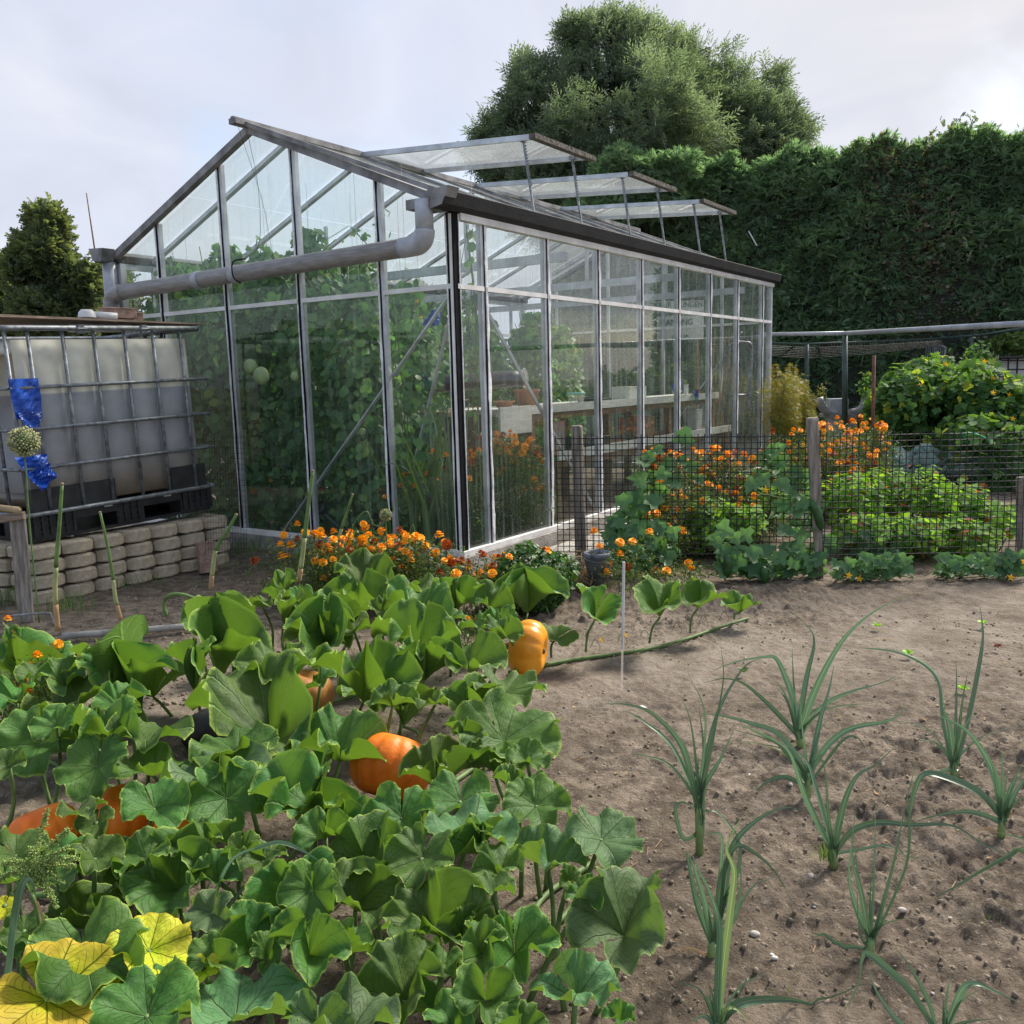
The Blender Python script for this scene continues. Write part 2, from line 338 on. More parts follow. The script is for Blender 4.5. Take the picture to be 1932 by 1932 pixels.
MT['alud'] = mat('weathered_aluminium', (0.25, 0.245, 0.25), 0.6, 0.3, 7, metal=0.2, bump=0.25, bscale=70)
MT['white_rail'] = mat('white_rail', (0.80, 0.79, 0.78), 0.5, 0.12, 6)
MT['black'] = mat('black_rubber', (0.010, 0.010, 0.013), 0.85, 0.3, 30, spec=0.15)
MT['gutter'] = mat('dark_gutter', (0.016, 0.016, 0.018), 0.8, 0.3, 6, bump=0.2)
MT['sealant'] = mat('white_sealant', (0.88, 0.89, 0.93), 0.55, 0.15, 40, bump=0.3, bscale=90)
MT['pvc'] = mat('grey_pvc', (0.27, 0.262, 0.26), 0.45, 0.18, 9, bump=0.1, stretch=(1, 1, 6))
MT['pvcl'] = mat('light_grey_pvc', (0.40, 0.42, 0.46), 0.4, 0.15, 9)
MT['glass'] = glassmat('greenhouse_glass', 0.025, 0.26, refl=0.5)
MT['glassr'] = glassmat('side_wall_glass', 0.03, 0.40, dcol=(0.5, 0.58, 0.56), refl=0.75)
MT['glassroof'] = glassmat('milky_roof_glass', 0.17, 0.25, dcol=(0.76, 0.80, 0.82), trl=0.6, fine=(3, 1.2, 1.2))
MT['galv'] = mat('galvanised_steel', (0.24, 0.26, 0.28), 0.5, 0.3, 25, metal=0.45, bump=0.1)
MT['wood'] = mat('weathered_wood', (0.27, 0.235, 0.20), 0.85, 0.35, 6, bump=0.8, bscale=14, stretch=(8, 8, 1))
MT['woodh'] = mat('weathered_board', (0.27, 0.2, 0.15), 0.85, 0.3, 6, bump=0.5, bscale=14, stretch=(1, 8, 8))
MT['woodw'] = mat('whitewashed_board', (0.62, 0.62, 0.56), 0.75, 0.12, 7, bump=0.2, stretch=(1, 8, 8))
MT['woodb'] = mat('brown_timber', (0.23, 0.13, 0.06), 0.8, 0.3, 6, bump=0.4, stretch=(1, 8, 8))
MT['concrete'] = mat('concrete', (0.36, 0.34, 0.31), 0.9, 0.22, 9, bump=0.6, bscale=60)
MT['block'] = mat('edging_block_concrete', (0.44, 0.37, 0.27), 0.92, 0.3, 7, bump=0.7, bscale=70)
MT['brick'] = mat('clay_brick', (0.36, 0.24, 0.19), 0.9, 0.25, 22, bump=0.8, bscale=90)
MT['blackplastic'] = mat('black_plastic', (0.016, 0.017, 0.019), 0.45, 0.4, 12, bump=0.2)
MT['blue'] = mat('blue_tape', (0.012, 0.085, 0.50), 0.35, 0.3, 10, bump=0.4, bscale=25)
MT['net'] = mat('black_netting', (0.012, 0.012, 0.015), 0.6, 0.2, 30)
MT['terracotta'] = mat('terracotta', (0.38, 0.17, 0.08), 0.85, 0.2, 14)
MT['bucket'] = mat('grey_bucket', (0.16, 0.18, 0.22), 0.55, 0.35, 16)
MT['straw'] = mat('straw', (0.42, 0.32, 0.17), 0.9, 0.3, 20)
MT['bark'] = mat('bark', (0.07, 0.06, 0.05), 0.95, 0.4, 12, bump=0.8)
MT['stem'] = mat('green_stem', (0.13, 0.22, 0.06), 0.6, 0.25, 18, trans=0.12)
MT['stemd'] = mat('dark_stem', (0.06, 0.11, 0.035), 0.7, 0.3, 18)
MT['pumpo'] = mat('orange_pumpkin_skin', (0.85, 0.235, 0.012), 0.5, 0.12, 9, col2=(0.70, 0.14, 0.01), bump=0.35, bscale=35, spec=0.3)
MT['pumpy'] = mat('yellow_pumpkin_skin', (0.80, 0.36, 0.02), 0.36, 0.1, 5, col2=(0.72, 0.25, 0.012), bump=0.2, bscale=30, spec=0.4)
MT['pumps'] = mat('tan_pumpkin_skin', (0.55, 0.25, 0.07), 0.45, 0.1, 5, col2=(0.42, 0.17, 0.04), bump=0.2, bscale=30)
MT['cork'] = mat('corky_stalk', (0.20, 0.12, 0.06), 0.9, 0.4, 30, bump=0.8)
MT['petal'] = leafmat('marigold_petal', (0.92, 0.31, 0.006), (1.0, 0.58, 0.02), 0.25, 0.6, tcol=(1.1, 0.9, 0.5))
MT['petalr'] = leafmat('faded_marigold_petal', (0.20, 0.035, 0.006), (0.55, 0.11, 0.01), 0.2, 0.7, tcol=(1.1, 0.9, 0.5))
MT['yellow'] = mat('yellow_petal', (0.85, 0.50, 0.02), 0.6, 0.1, 20, trans=0.3)
MT['ferny'] = leafmat('marigold_foliage', (0.035, 0.075, 0.022), (0.10, 0.17, 0.045), 0.3, cc_=(0.22, 0.13, 0.05))
MT['vine'] = leafmat('glasshouse_vine_leaf', (0.048, 0.130, 0.060), (0.155, 0.30, 0.11), 0.42, cc_=(0.24, 0.34, 0.09), tcol=(1.6, 1.8, 0.9))
MT['willow'] = leafmat('willow_leaf', (0.085, 0.128, 0.095), (0.205, 0.262, 0.195), 0.45, 0.5, tcol=(1.6, 1.7, 0.9))
MT['conifer'] = leafmat('conifer_spray', (0.115, 0.20, 0.145), (0.27, 0.38, 0.235), 0.5, 0.8, tcol=(1.4, 1.6, 0.9), cc_=(0.22, 0.33, 0.13))
MT['ivy'] = leafmat('bronze_creeper_leaf', (0.14, 0.135, 0.12), (0.27, 0.24, 0.20), 0.4)
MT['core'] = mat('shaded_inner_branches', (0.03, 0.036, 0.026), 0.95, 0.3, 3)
MT['tree'] = leafmat('alder_leaf', (0.052, 0.082, 0.054), (0.135, 0.18, 0.10), 0.4)
MT['tree2'] = leafmat('light_tree_leaf', (0.045, 0.085, 0.02), (0.13, 0.20, 0.05), 0.35)
MT['bean'] = leafmat('squash_row_leaf', (0.035, 0.095, 0.035), (0.12, 0.24, 0.07), 0.4, 0.75, cc_=(0.38, 0.42, 0.05))
MT['straw_leaf'] = leafmat('fresh_green_leaf', (0.07, 0.17, 0.025), (0.20, 0.38, 0.06), 0.45, 0.8, cc_=(0.25, 0.07, 0.03))
MT['cabbage'] = leafmat('cabbage_leaf', (0.20, 0.31, 0.30), (0.48, 0.60, 0.60), 0.25, 0.5, tcol=(1.2, 1.3, 1.1))
MT['cuke'] = leafmat('cucumber_leaf', (0.07, 0.155, 0.075), (0.15, 0.28, 0.125), 0.35, 0.6, tcol=(1.8, 2.0, 0.8))
MT['fennel'] = leafmat('fennel_leaf', (0.16, 0.20, 0.035), (0.36, 0.33, 0.07), 0.4, cc_=(0.40, 0.20, 0.10), tcol=(1.5, 1.3, 0.7))
MT['parsley'] = leafmat('parsley_leaf', (0.02, 0.06, 0.015), (0.06, 0.16, 0.035), 0.25)
MT['grass'] = leafmat('grass_blade', (0.05, 0.11, 0.03), (0.13, 0.24, 0.06), 0.35)
MT['lettuce'] = leafmat('lettuce_leaf', (0.16, 0.36, 0.02), (0.32, 0.55, 0.06), 0.4)
MT['redlettuce'] = leafmat('red_lettuce_leaf', (0.10, 0.02, 0.02), (0.22, 0.05, 0.03), 0.3)
def strapmat(name, ca, cb, rib, trans=.3, tip=(.42, .33, .15)):
    m, t = newmat(name); n = t.nodes.new; l = t.links.new
    o = n('ShaderNodeOutputMaterial'); b = n('ShaderNodeBsdfPrincipled'); b.inputs['Roughness'].default_value = .36; b.inputs['Specular IOR Level'].default_value = .55
    uv = n('ShaderNodeUVMap'); mp_ = n('ShaderNodeMapping'); mp_.inputs['Scale'].default_value = (14, 1.6, 1); l(uv.outputs[0], mp_.inputs[0])
    z = n('ShaderNodeTexNoise'); z.inputs['Scale'].default_value = 1.6; z.inputs['Detail'].default_value = 4; l(mp_.outputs[0], z.inputs[0])
    mr = n('ShaderNodeMapRange'); mr.inputs['From Min'].default_value = .35; mr.inputs['From Max'].default_value = .65; l(z.outputs[0], mr.inputs['Value'])
    x = n('ShaderNodeMix'); x.data_type = 'RGBA'; x.inputs[6].default_value = (*ca, 1); x.inputs[7].default_value = (*cb, 1); l(mr.outputs[0], x.inputs[0])
    sp = n('ShaderNodeSeparateXYZ'); l(uv.outputs[0], sp.inputs[0])
    r = n('ShaderNodeValToRGB'); r.color_ramp.elements[0].position = .42; r.color_ramp.elements[0].color = (0, 0, 0, 1); r.color_ramp.elements[1].position = .58; r.color_ramp.elements[1].color = (0, 0, 0, 1); e = r.color_ramp.elements.new(.5); e.color = (1, 1, 1, 1); l(sp.outputs[0], r.inputs[0])
    y = n('ShaderNodeMix'); y.data_type = 'RGBA'; l(r.outputs[0], y.inputs[0]); l(x.outputs[2], y.inputs[6]); y.inputs[7].default_value = (*rib, 1)
    r2 = n('ShaderNodeMapRange'); r2.inputs['From Min'].default_value = .90; r2.inputs['From Max'].default_value = 1.0; l(sp.outputs[1], r2.inputs['Value'])
    oi = n('ShaderNodeObjectInfo'); g2_ = n('ShaderNodeMath'); g2_.operation = 'GREATER_THAN'; g2_.inputs[1].default_value = .45; l(oi.outputs['Random'], g2_.inputs[0]); g3_ = n('ShaderNodeMath'); g3_.operation = 'MULTIPLY'; l(g2_.outputs[0], g3_.inputs[0]); l(r2.outputs[0], g3_.inputs[1])
    hs = n('ShaderNodeHueSaturation'); vv = n('ShaderNodeMath'); vv.operation = 'MULTIPLY_ADD'; vv.inputs[1].default_value = .7; vv.inputs[2].default_value = .68; l(oi.outputs['Random'], vv.inputs[0]); l(vv.outputs[0], hs.inputs['Value']); l(y.outputs[2], hs.inputs['Color'])
    u = n('ShaderNodeMix'); u.data_type = 'RGBA'; l(g3_.outputs[0], u.inputs[0]); l(hs.outputs[0], u.inputs[6]); u.inputs[7].default_value = (*tip, 1); l(u.outputs[2], b.inputs['Base Color'])
    tr = n('ShaderNodeBsdfTranslucent'); l(u.outputs[2], tr.inputs['Color']); ms = n('ShaderNodeMixShader'); ms.inputs[0].default_value = trans; l(b.outputs[0], ms.inputs[1]); l(tr.outputs[0], ms.inputs[2]); l(ms.outputs[0], o.inputs[0]); return m
MT['leek'] = strapmat('leek_leaf', (.065, .145, .070), (.15, .25, .135), (.24, .34, .19))
MT['leeky'] = strapmat('pale_leek_leaf', (.10, .20, .09), (.34, .42, .13), (.45, .50, .18))
MT['leekw'] = mat('leek_shaft', (0.30, 0.42, 0.16), 0.5, 0.2, 9, col2=(0.15, 0.25, 0.09))
MT['dry'] = mat('dry_leaf', (0.48, 0.32, 0.17), 0.85, 0.2, 14, trans=0.2)
MT['drystalk'] = mat('garlic_stalk', (0.45, 0.42, 0.20), 0.7, 0.2, 14, col2=(0.16, 0.24, 0.08))
MT['pg'] = bigleafmat('pumpkin_leaf', (0.046, 0.125, 0.022), (0.085, 0.185, 0.034), (0.095, 0.180, 0.034), (0.34, 0.48, 0.085), (0.20, 0.37, 0.028))
MT['pp'] = bigleafmat('pale_pumpkin_leaf', (0.075, 0.16, 0.06), (0.11, 0.21, 0.085), (0.13, 0.24, 0.06), (0.25, 0.36, 0.08), (0.22, 0.38, 0.04), vein=(0.2, 0.3, 0.14))
MT['py'] = bigleafmat('yellow_pumpkin_leaf', (0.50, 0.62, 0.02), (0.64, 0.68, 0.025), (0.50, 0.60, 0.05), (0.62, 0.45, 0.04), (0.62, 0.74, 0.03), vein=(0.10, 0.20, 0.02), blotch=(0.48, 0.21, 0.05))
MT['cuk'] = mat('cucumber_skin', (0.035, 0.12, 0.02), 0.4, 0.3, 12, col2=(0.015, 0.05, 0.01), bump=0.3)
MT['tub'] = mat('mint_plastic', (0.28, 0.58, 0.52), 0.4, 0.1, 5)
MT['whitep'] = mat('white_plastic', (0.62, 0.62, 0.62), 0.45, 0.12, 7)
MT['post_green'] = mat('green_steel', (0.05, 0.085, 0.07), 0.5, 0.25, 7)
MT['rust'] = mat('rusty_steel', (0.16, 0.075, 0.045), 0.85, 0.3, 18, bump=0.3)
MT['cane'] = mat('bamboo_cane', (0.33, 0.24, 0.14), 0.7, 0.3, 10)
MT['textg'] = mat('sign_lettering', (0.03, 0.12, 0.13), 0.7, 0.1, 5)
MT['stone'] = mat('pale_stone', (0.50, 0.45, 0.40), 0.85, 0.25, 30, bump=0.4)
MT['stonep'] = mat('white_pebble', (0.62, 0.59, 0.56), 0.7, 0.15, 30)
MT['clear'] = glassmat('clear_plastic', 0.22, 0.3, dcol=(0.8, 0.72, 0.68))

# ================================================================== GROUND
def gz(x, y):
    x = np.asarray(x, float); y = np.asarray(y, float)
    d = np.hypot(x, y - 1)
    fade = np.clip(1.3 - d / 12, 0.12, 1)
    n1 = vnoise(x * 1.7 + 9, y * 1.7 + 5, 1) - 0.5
    n2 = vnoise(x * 7 + 3, y * 7, 2) - 0.5
    n3 = vnoise(x * 23, y * 23 + 4, 3) - 0.5
    n4 = vnoise(x * 55, y * 55 + 4, 4) - 0.5
    tilled = np.clip((vnoise(x * 0.9 + 1, y * 0.9, 5) - 0.25) * 2.2, 0.15, 1)
    # the trodden path beyond the leeks is smoother and a little lower
    path = np.exp(-((y - (3.55 + 0.18 * x)) / 0.45) ** 2)
    tilled = tilled * (1 - 0.85 * path)
    n5 = vnoise(x * 95 + 7, y * 95, 6) - 0.5; n6 = vnoise(x * 13 + 2 * n3, y * 16 + 2 * n2, 7)
    cl = np.clip(n6 - 0.42, 0, 1) ** 0.6 * 0.030 + np.clip(vnoise(x * 31 + 3 * n2, y * 31, 9) - 0.48, 0, 1) ** 0.6 * 0.022
    return np.maximum(-0.006, 0.020 * n1 + (0.026 * n2 + cl + 0.028 * n4 + 0.016 * n5) * (0.13 + 0.84 * tilled)) * fade - 0.012 * path - 0.016
def axis(lo, hi, h, far, g=1.09):
    a = list(np.arange(lo, hi, h)); s_ = h; v = a[-1]; R_ = []
    while v < far: s_ *= g; v += s_; R_.append(v)
    s_ = h; v = a[0]; L_ = []
    while v > -far: s_ *= g; v -= s_; L_.append(v)
    return np.array(L_[::-1] + a + R_)
gx = axis(-1.2, 2.3, 0.0085, 400, 1.12); gy = axis(1.6, 4.3, 0.0095, 400, 1.12)
XX, YY = np.meshgrid(gx, gy, indexing='ij'); ZZ = gz(XX, YY)
nx, ny = XX.shape; idx = np.arange(nx * ny).reshape(nx, ny)
Fq = np.stack([idx[:-1, :-1], idx[1:, :-1], idx[1:, 1:], idx[:-1, 1:]], -1).reshape(-1, 4)
m, t = newmat('garden_soil'); n = t.nodes.new; l = t.links.new
o_ = n('ShaderNodeOutputMaterial'); b = n('ShaderNodeBsdfPrincipled'); b.inputs['Roughness'].default_value = 0.95; b.inputs['Specular IOR Level'].default_value = 0.2; l(b.outputs[0], o_.inputs[0])
tc_ = n('ShaderNodeTexCoord')
def nzn(s_, d_=6, r_=0.6):
    z = n('ShaderNodeTexNoise'); z.inputs['Scale'].default_value = s_; z.inputs['Detail'].default_value = d_; z.inputs['Roughness'].default_value = r_; l(tc_.outputs['Object'], z.inputs[0]); return z
def mr_(i, a, b_, c=0, d_=1):
    q = n('ShaderNodeMapRange'); q.inputs['From Min'].default_value = a; q.inputs['From Max'].default_value = b_; q.inputs['To Min'].default_value = c; q.inputs['To Max'].default_value = d_; l(i, q.inputs['Value']); return q.outputs[0]
def mx_(f, a, b_):
    q = n('ShaderNodeMix'); q.data_type = 'RGBA'
    for i, v in ((0, f), (6, a), (7, b_)):
        if isinstance(v, tuple): q.inputs[i].default_value = (*v, 1)
        elif isinstance(v, (int, float)): q.inputs[i].default_value = v
        else: l(v, q.inputs[i])
    return q.outputs[2]
c1 = mx_(mr_(nzn(1.1, 4).outputs[0], 0.4, 0.62), (0.200, 0.159, 0.120), (0.310, 0.254, 0.197))
c2 = mx_(mr_(nzn(14, 8, 0.7).outputs[0], 0.42, 0.6), (0.115, 0.090, 0.069), c1)
c3 = mx_(mr_(nzn(75, 4).outputs[0], 0.60, 0.70), c2, (0.34, 0.29, 0.235))
vo = n('ShaderNodeTexVoronoi'); vo.inputs['Scale'].default_value = 55; l(tc_.outputs['Object'], vo.inputs[0])
c4 = mx_(mr_(vo.outputs['Distance'], 0.0, 0.09, 0.5, 0), c3, (0.42, 0.38, 0.33))
at_ = n('ShaderNodeAttribute'); at_.attribute_name = 'rnd'
pm = n('ShaderNodeMath'); pm.operation = 'MULTIPLY'; l(at_.outputs['Fac'], pm.inputs[0]); l(mr_(nzn(3, 5).outputs[0], 0.3, 0.55), pm.inputs[1])
c5 = mx_(pm.outputs[0], c4, mx_(mr_(nzn(9, 6).outputs[0], 0.4, 0.6), (0.25, 0.207, 0.164), (0.335, 0.287, 0.235))); l(c5, b.inputs['Base Color'])
z1 = nzn(45, 8, 0.7); z2 = nzn(170, 4)
ad_ = n('ShaderNodeMath'); ad_.operation = 'MULTIPLY_ADD'; ad_.inputs[1].default_value = 0.35; l(z2.outputs[0], ad_.inputs[0]); l(z1.outputs[0], ad_.inputs[2])
bp = n('ShaderNodeBump'); bp.inputs['Strength'].default_value = 1.0; bp.inputs['Distance'].default_value = 0.02; l(ad_.outputs[0], bp.inputs['Height']); l(bp.outputs[0], b.inputs['Normal'])
MT['soil'] = m
ground = mk('ground', np.stack([XX, YY, ZZ], -1).reshape(-1, 3), Fq, MT['soil'], smooth=True, rnd=np.clip(np.exp(-((YY - (3.55 + 0.18 * XX)) / 0.6) ** 2), 0, 1).ravel())
ground['kind'] = 'structure'
# clods of soil
ico = np.array([(0, 0, 1), (.89, 0, .45), (.28, .85, .45), (-.72, .53, .45), (-.72, -.53, .45), (.28, -.85, .45), (.72, .53, -.45), (-.28, .85, -.45), (-.89, 0, -.45), (-.28, -.85, -.45), (.72, -.53, -.45), (0, 0, -1)])
icf = np.array([(0, 1, 2), (0, 2, 3), (0, 3, 4), (0, 4, 5), (0, 5, 1), (1, 6, 2), (2, 7, 3), (3, 8, 4), (4, 9, 5), (5, 10, 1), (2, 6, 7), (3, 7, 8), (4, 8, 9), (5, 9, 10), (1, 10, 6), (11, 7, 6), (11, 8, 7), (11, 9, 8), (11, 10, 9), (11, 6, 10)])
def lumps(nm, n_, x0, x1, y0, y1, s0, s1, mat_, seed, pw=2.5):
    r_ = np.random.default_rng(seed); px_ = r_.uniform(x0, x1, n_); py_ = y0 + (y1 - y0) * r_.random(n_) ** 1.3
    keep = vnoise(px_ * 2.3, py_ * 2.3, 8) > r_.random(n_) * 0.75
    px_, py_ = px_[keep], py_[keep]; k = len(px_); sc = s0 + (s1 - s0) * r_.random(k) ** pw
    pos = np.stack([px_, py_, gz(px_, py_) + sc * 0.05], 1)
    R = rotms(r_.normal(size=(k, 3)), r_.uniform(0, 6.3, k)); T = ico * (1 + r_.normal(0, 0.16, (12, 1)))
    V, F, rr = scatter(T, icf, pos, R, sc); V += r_.normal(0, 0.16, V.shape) * np.repeat(sc, 12)[:, None]
    o = mk(nm, V, F, mat_, rnd=rr, smooth=False); return o
MT['clod'] = leafmat('soil_clod', (0.18, 0.143, 0.108), (0.27, 0.22, 0.17), 0.0, 0.95, spec=0.1)
tag(lumps('soil_clods', 15000, -1.2, 2.3, 1.5, 4.2, 0.0012, 0.0075, MT['clod'], 11, 4.5), 'brown crumbs and clods of loose soil on the bed', 'soil', kind='stuff')
tag(lumps('garden_grit', 2600, -2.2, -0.9, 3.2, 5.4, 0.003, 0.012, MT['clod'], 13), 'loose crumbly grit in front of the tank blocks', 'soil', kind='stuff')

# ================================================================== GREENHOUSE
GHC = A3(-0.301, 5.391, 0); GHY = math.radians(55.926)
GR = A3(math.cos(GHY), math.sin(GHY), 0); GL = A3(-math.sin(GHY), math.cos(GHY), 0)
def GW(x, y, z=0): return GHC + GR * x + GL * y + A3(0, 0, z)
gh = thing('greenhouse', 'glass greenhouse with three roof vents propped open and a grey pipe across its gable', 'greenhouse', GHC, GHY)
Wd, Ln, ZE, ZM, ZB, ZR = 3.265, 5.73, 2.119, 1.693, 0.119, 2.807
TT = [0, .297, 1.023, 1.747, 2.476, 3.211, 3.944, 4.675, 5.431, 5.73]
UU = [0, .558, 1.277, 2.005, 2.742, 3.265]; UA = Wd / 2
def roofz(y): return ZE + (ZR - ZE) * (y / UA if y < UA else (Wd - y) / (Wd - UA))
# concrete kerb under the walls
kb = MB(); kb.box((-.05, -.05, -.03), (Ln + .05, .03, ZB - .03)); kb.box((-.05, .032, -.03), (.03, Wd + .05, ZB - .03)); kb.box((.032, Wd - .03, -.03), (Ln + .05, Wd + .05, ZB - .03)); kb.box((Ln - .03, .032, -.03), (Ln + .05, Wd - .032, ZB - .03))
kb.obj('kerb', MT['concrete'], gh, True)
sl = MB()
sl.box((-.035, -.034, ZB - .028), (Ln + .03, .01, ZB + .004)); sl.box((-.035, .012, ZB - .028), (.01, Wd + .03, ZB + .004)); sl.box((.012, Wd - .01, ZB - .028), (Ln + .03, Wd + .03, ZB + .004))
sl.obj('sill', MT['white_rail'], gh, True)
# wavy strip: a thin ribbon with ragged edges standing proud of a bar
def ragged(p, q, nrm, side, w_, n_=26, amp=0.4, th=0.004, seed=0):
    r_ = np.random.default_rng(seed); p = A3(*p); q = A3(*q); nrm = A3(*nrm); side = A3(*side); V = []
    wv = w_ * (1 + amp * (np.convolve(r_.normal(size=n_ + 4), np.ones(3) / 2, 'same')[2:-2]))
    of = w_ * 0.3 * amp * np.convolve(r_.normal(size=n_ + 4), np.ones(3) / 2, 'same')[2:-2]
    for i in range(n_):
        c = p + (q - p) * i / (n_ - 1) + side * of[i]; hw = max(wv[i], w_ * 0.25) / 2
        V += [c - side * hw, c - side * hw * .6 + nrm * th, c + side * hw * .6 + nrm * th, c + side * hw]
    F = [(4 * i + k, 4 * i + k + 1, 4 * i + k + 5, 4 * i + k + 4) for i in range(n_ - 1) for k in range(3)]
    return np.array(V), F
def mullion(p, q, nrm, side, seed, order=1):
    """aluminium bar with a black rubber strip and white sealant on its outside"""
    f = MB(); nn = A3(*nrm); ss = A3(*side)
    c0 = A3(*p) - nn * 0.016; c1_ = A3(*q) - nn * 0.016; V = []
    for c in (c0, c1_):
        for a, b_ in ((-1, -1), (1, -1), (1, 1), (-1, 1)): V.append(c + ss * a * (0.031 if order == 1 else 0.022) + nn * b_ * 0.016)
    f.add(V, [(0, 1, 5, 4), (1, 2, 6, 5), (2, 3, 7, 6), (3, 0, 4, 7), (0, 3, 2, 1), (4, 5, 6, 7)])
    mu = f.obj('mullion', MT['alu'], gh, True); a, b_ = A3(*p) + nn * .0015, A3(*q) + nn * .0015
    kc, wc_, kw, ww = (-.001, .013, .018, .026) if order == 1 else (-.009, .016, -.0235, .013)
    s1 = MB(); s1.add(*ragged(a + ss * kc, b_ + ss * kc, nn, ss, wc_, seed=seed, amp=.42)); s1.obj('rubber_strip', MT['black'], mu, True)
    s2 = MB(); s2.add(*ragged(a + ss * kw + nn * .002, b_ + ss * kw + nn * .002, nn, ss, ww, seed=seed + 50, amp=.42, n_=46)); s2.obj('sealant', MT['sealant'], mu, True)
for i, u in enumerate(UU[1:-1]):
    mullion((-.004, u, ZB), (-.004, u, roofz(u) + .012), (-1, 0, 0), (0, -1, 0), 10 + i, 2)
for i, x in enumerate(TT[1:-1]):
    mullion((x, -.004, ZB), (x, -.004, ZE - .05), (0, -1, 0), (1, 0, 0), 30 + i)
for i, x in enumerate(TT[1:-1]):
    b_ = MB(); b_.box((x - .015, Wd - .03, ZB), (x + .015, Wd, ZE - .02)); b_.obj('mullion', MT['alu'], gh, True)
for i, u in enumerate(UU[1:-1]):
    b_ = MB(); b_.box((Ln - .035, u - .015, ZB), (Ln, u + .015, roofz(u) - .03)); b_.obj('mullion', MT['alu'], gh, True)
# corner posts
def corner(x, y, sx, sy):
    b_ = MB(); b_.box((x, y, ZB), (x + sx * .055, y + sy * .055, ZE - .01)); return b_.obj('corner_post', MT['black'], gh, True)
cp = corner(-.012, -.012, 1, 1)
b_ = MB(); b_.box((-.022, -.002, ZB + .003), (-.0125, .013, ZE - .02)); b_.obj('cover_strip', MT['white_rail'], cp, True)
b_ = MB(); b_.add(*ragged((-.0135, .040, ZB), (-.0135, .040, ZE - .02), (-1, 0, 0), (0, -1, 0), .008, seed=3)); b_.add(*ragged((.038, -.0135, ZB), (.038, -.0135, ZE - .02), (0, -1, 0), (1, 0, 0), .007, seed=4)); b_.obj('sealant', MT['sealant'], cp, True)
for a in ((-.012, Wd - .04, 1, 1), (Ln - .04, -.012, 1, 1), (Ln - .04, Wd - .04, 1, 1)):
    b_ = MB(); b_.box((a[0], a[1], ZB), (a[0] + .05, a[1] + .05, ZE - .01)); b_.obj('corner_post', MT['alu'], gh, True)
# mid rails, one length per bay
def rails(xs, fn, nm='mid_rail'):
    for a, b2 in zip(xs[:-1], xs[1:]):
        q = MB(); p0, p1 = fn(a + .018, b2 - .018); q.box(p0, p1); q.obj(nm, MT['white_rail'], gh, True)
rails(TT, lambda a, b2: ((a, -.016, ZM - .014), (b2, .016, ZM + .014)))
rails(UU, lambda a, b2: ((-.016, a, ZM - .014), (.016, b2, ZM + .014)))
rails(TT, lambda a, b2: ((a, Wd - .03, ZM - .014), (b2, Wd - .004, ZM + .014)))
rails(UU, lambda a, b2: ((Ln - .03, a, ZM - .014), (Ln - .004, b2, ZM + .014)))
# eaves beam and gutters
b_ = MB(); b_.box((.05, -.026, ZE - .05), (Ln + .02, -.0205, ZE - .008)); b_.box((.05, -.02, ZE - .05), (Ln + .02, .02, ZE - .006)); b_.obj('eaves_beam', MT['white_rail'], gh, True)
b_ = MB(); b_.box((.05, Wd - .02, ZE - .05), (Ln, Wd + .02, ZE - .006)); b_.obj('eaves_beam', MT['alu'], gh, True)
def gutter(y0, sgn, mt):
    # open dark trough: section swept along x
    pr = [(0, .0), (-.005, .075), (-.018, .078), (-.022, .03), (-.05, .012), (-.085, .02), (-.11, .07), (-.125, .085), (-.128, .08), (-.115, .01), (-.07, -.012), (-.02, -.008)]
    V = []; x0, x1 = -.16, Ln + .09
    for x in (x0, x1):
        for yy, zz in pr: V.append((x, y0 + sgn * yy, ZE + zz))
    n_ = len(pr); g = MB(); g.add(V, [(i, (i + 1) % n_, n_ + (i + 1) % n_, n_ + i) for i in range(n_)] + [tuple(range(n_)), tuple(range(2 * n_ - 1, n_ - 1, -1))])
    o = g.obj('gutter', mt, gh, True)
    e = MB(); e.add([(x0 - .004, y0 + sgn * .03, ZE + .09), (x0 - .004, y0 - sgn * .15, ZE + .10), (x0 - .004, y0 - sgn * .10, ZE + .005), (x0 - .004, y0 - sgn * .02, ZE - .01), (x0 - .004, y0 + sgn * .0, ZE + .0),
                     (x0 + .10, y0 + sgn * .03, ZE + .09), (x0 + .10, y0 - sgn * .15, ZE + .10), (x0 + .10, y0 - sgn * .10, ZE + .005), (x0 + .10, y0 - sgn * .02, ZE - .01), (x0 + .10, y0 + sgn * .0, ZE + .0)],
                    [(0, 1, 2, 3, 4), (9, 8, 7, 6, 5), (0, 5, 6, 1), (1, 6, 7, 2), (2, 7, 8, 3), (3, 8, 9, 4), (4, 9, 5, 0)])
    e.obj('gutter_end', MT['alud'], o, True); return o
gutter(0.045, 1, MT['gutter']); gutter(Wd - 0.03, -1, MT['gutter'])
b_ = MB(); b_.box((-.17, .03, ZE + .0), (.02, .20, ZE + .055)); b_.obj('gutter_outlet', MT['alud'], gh, True)
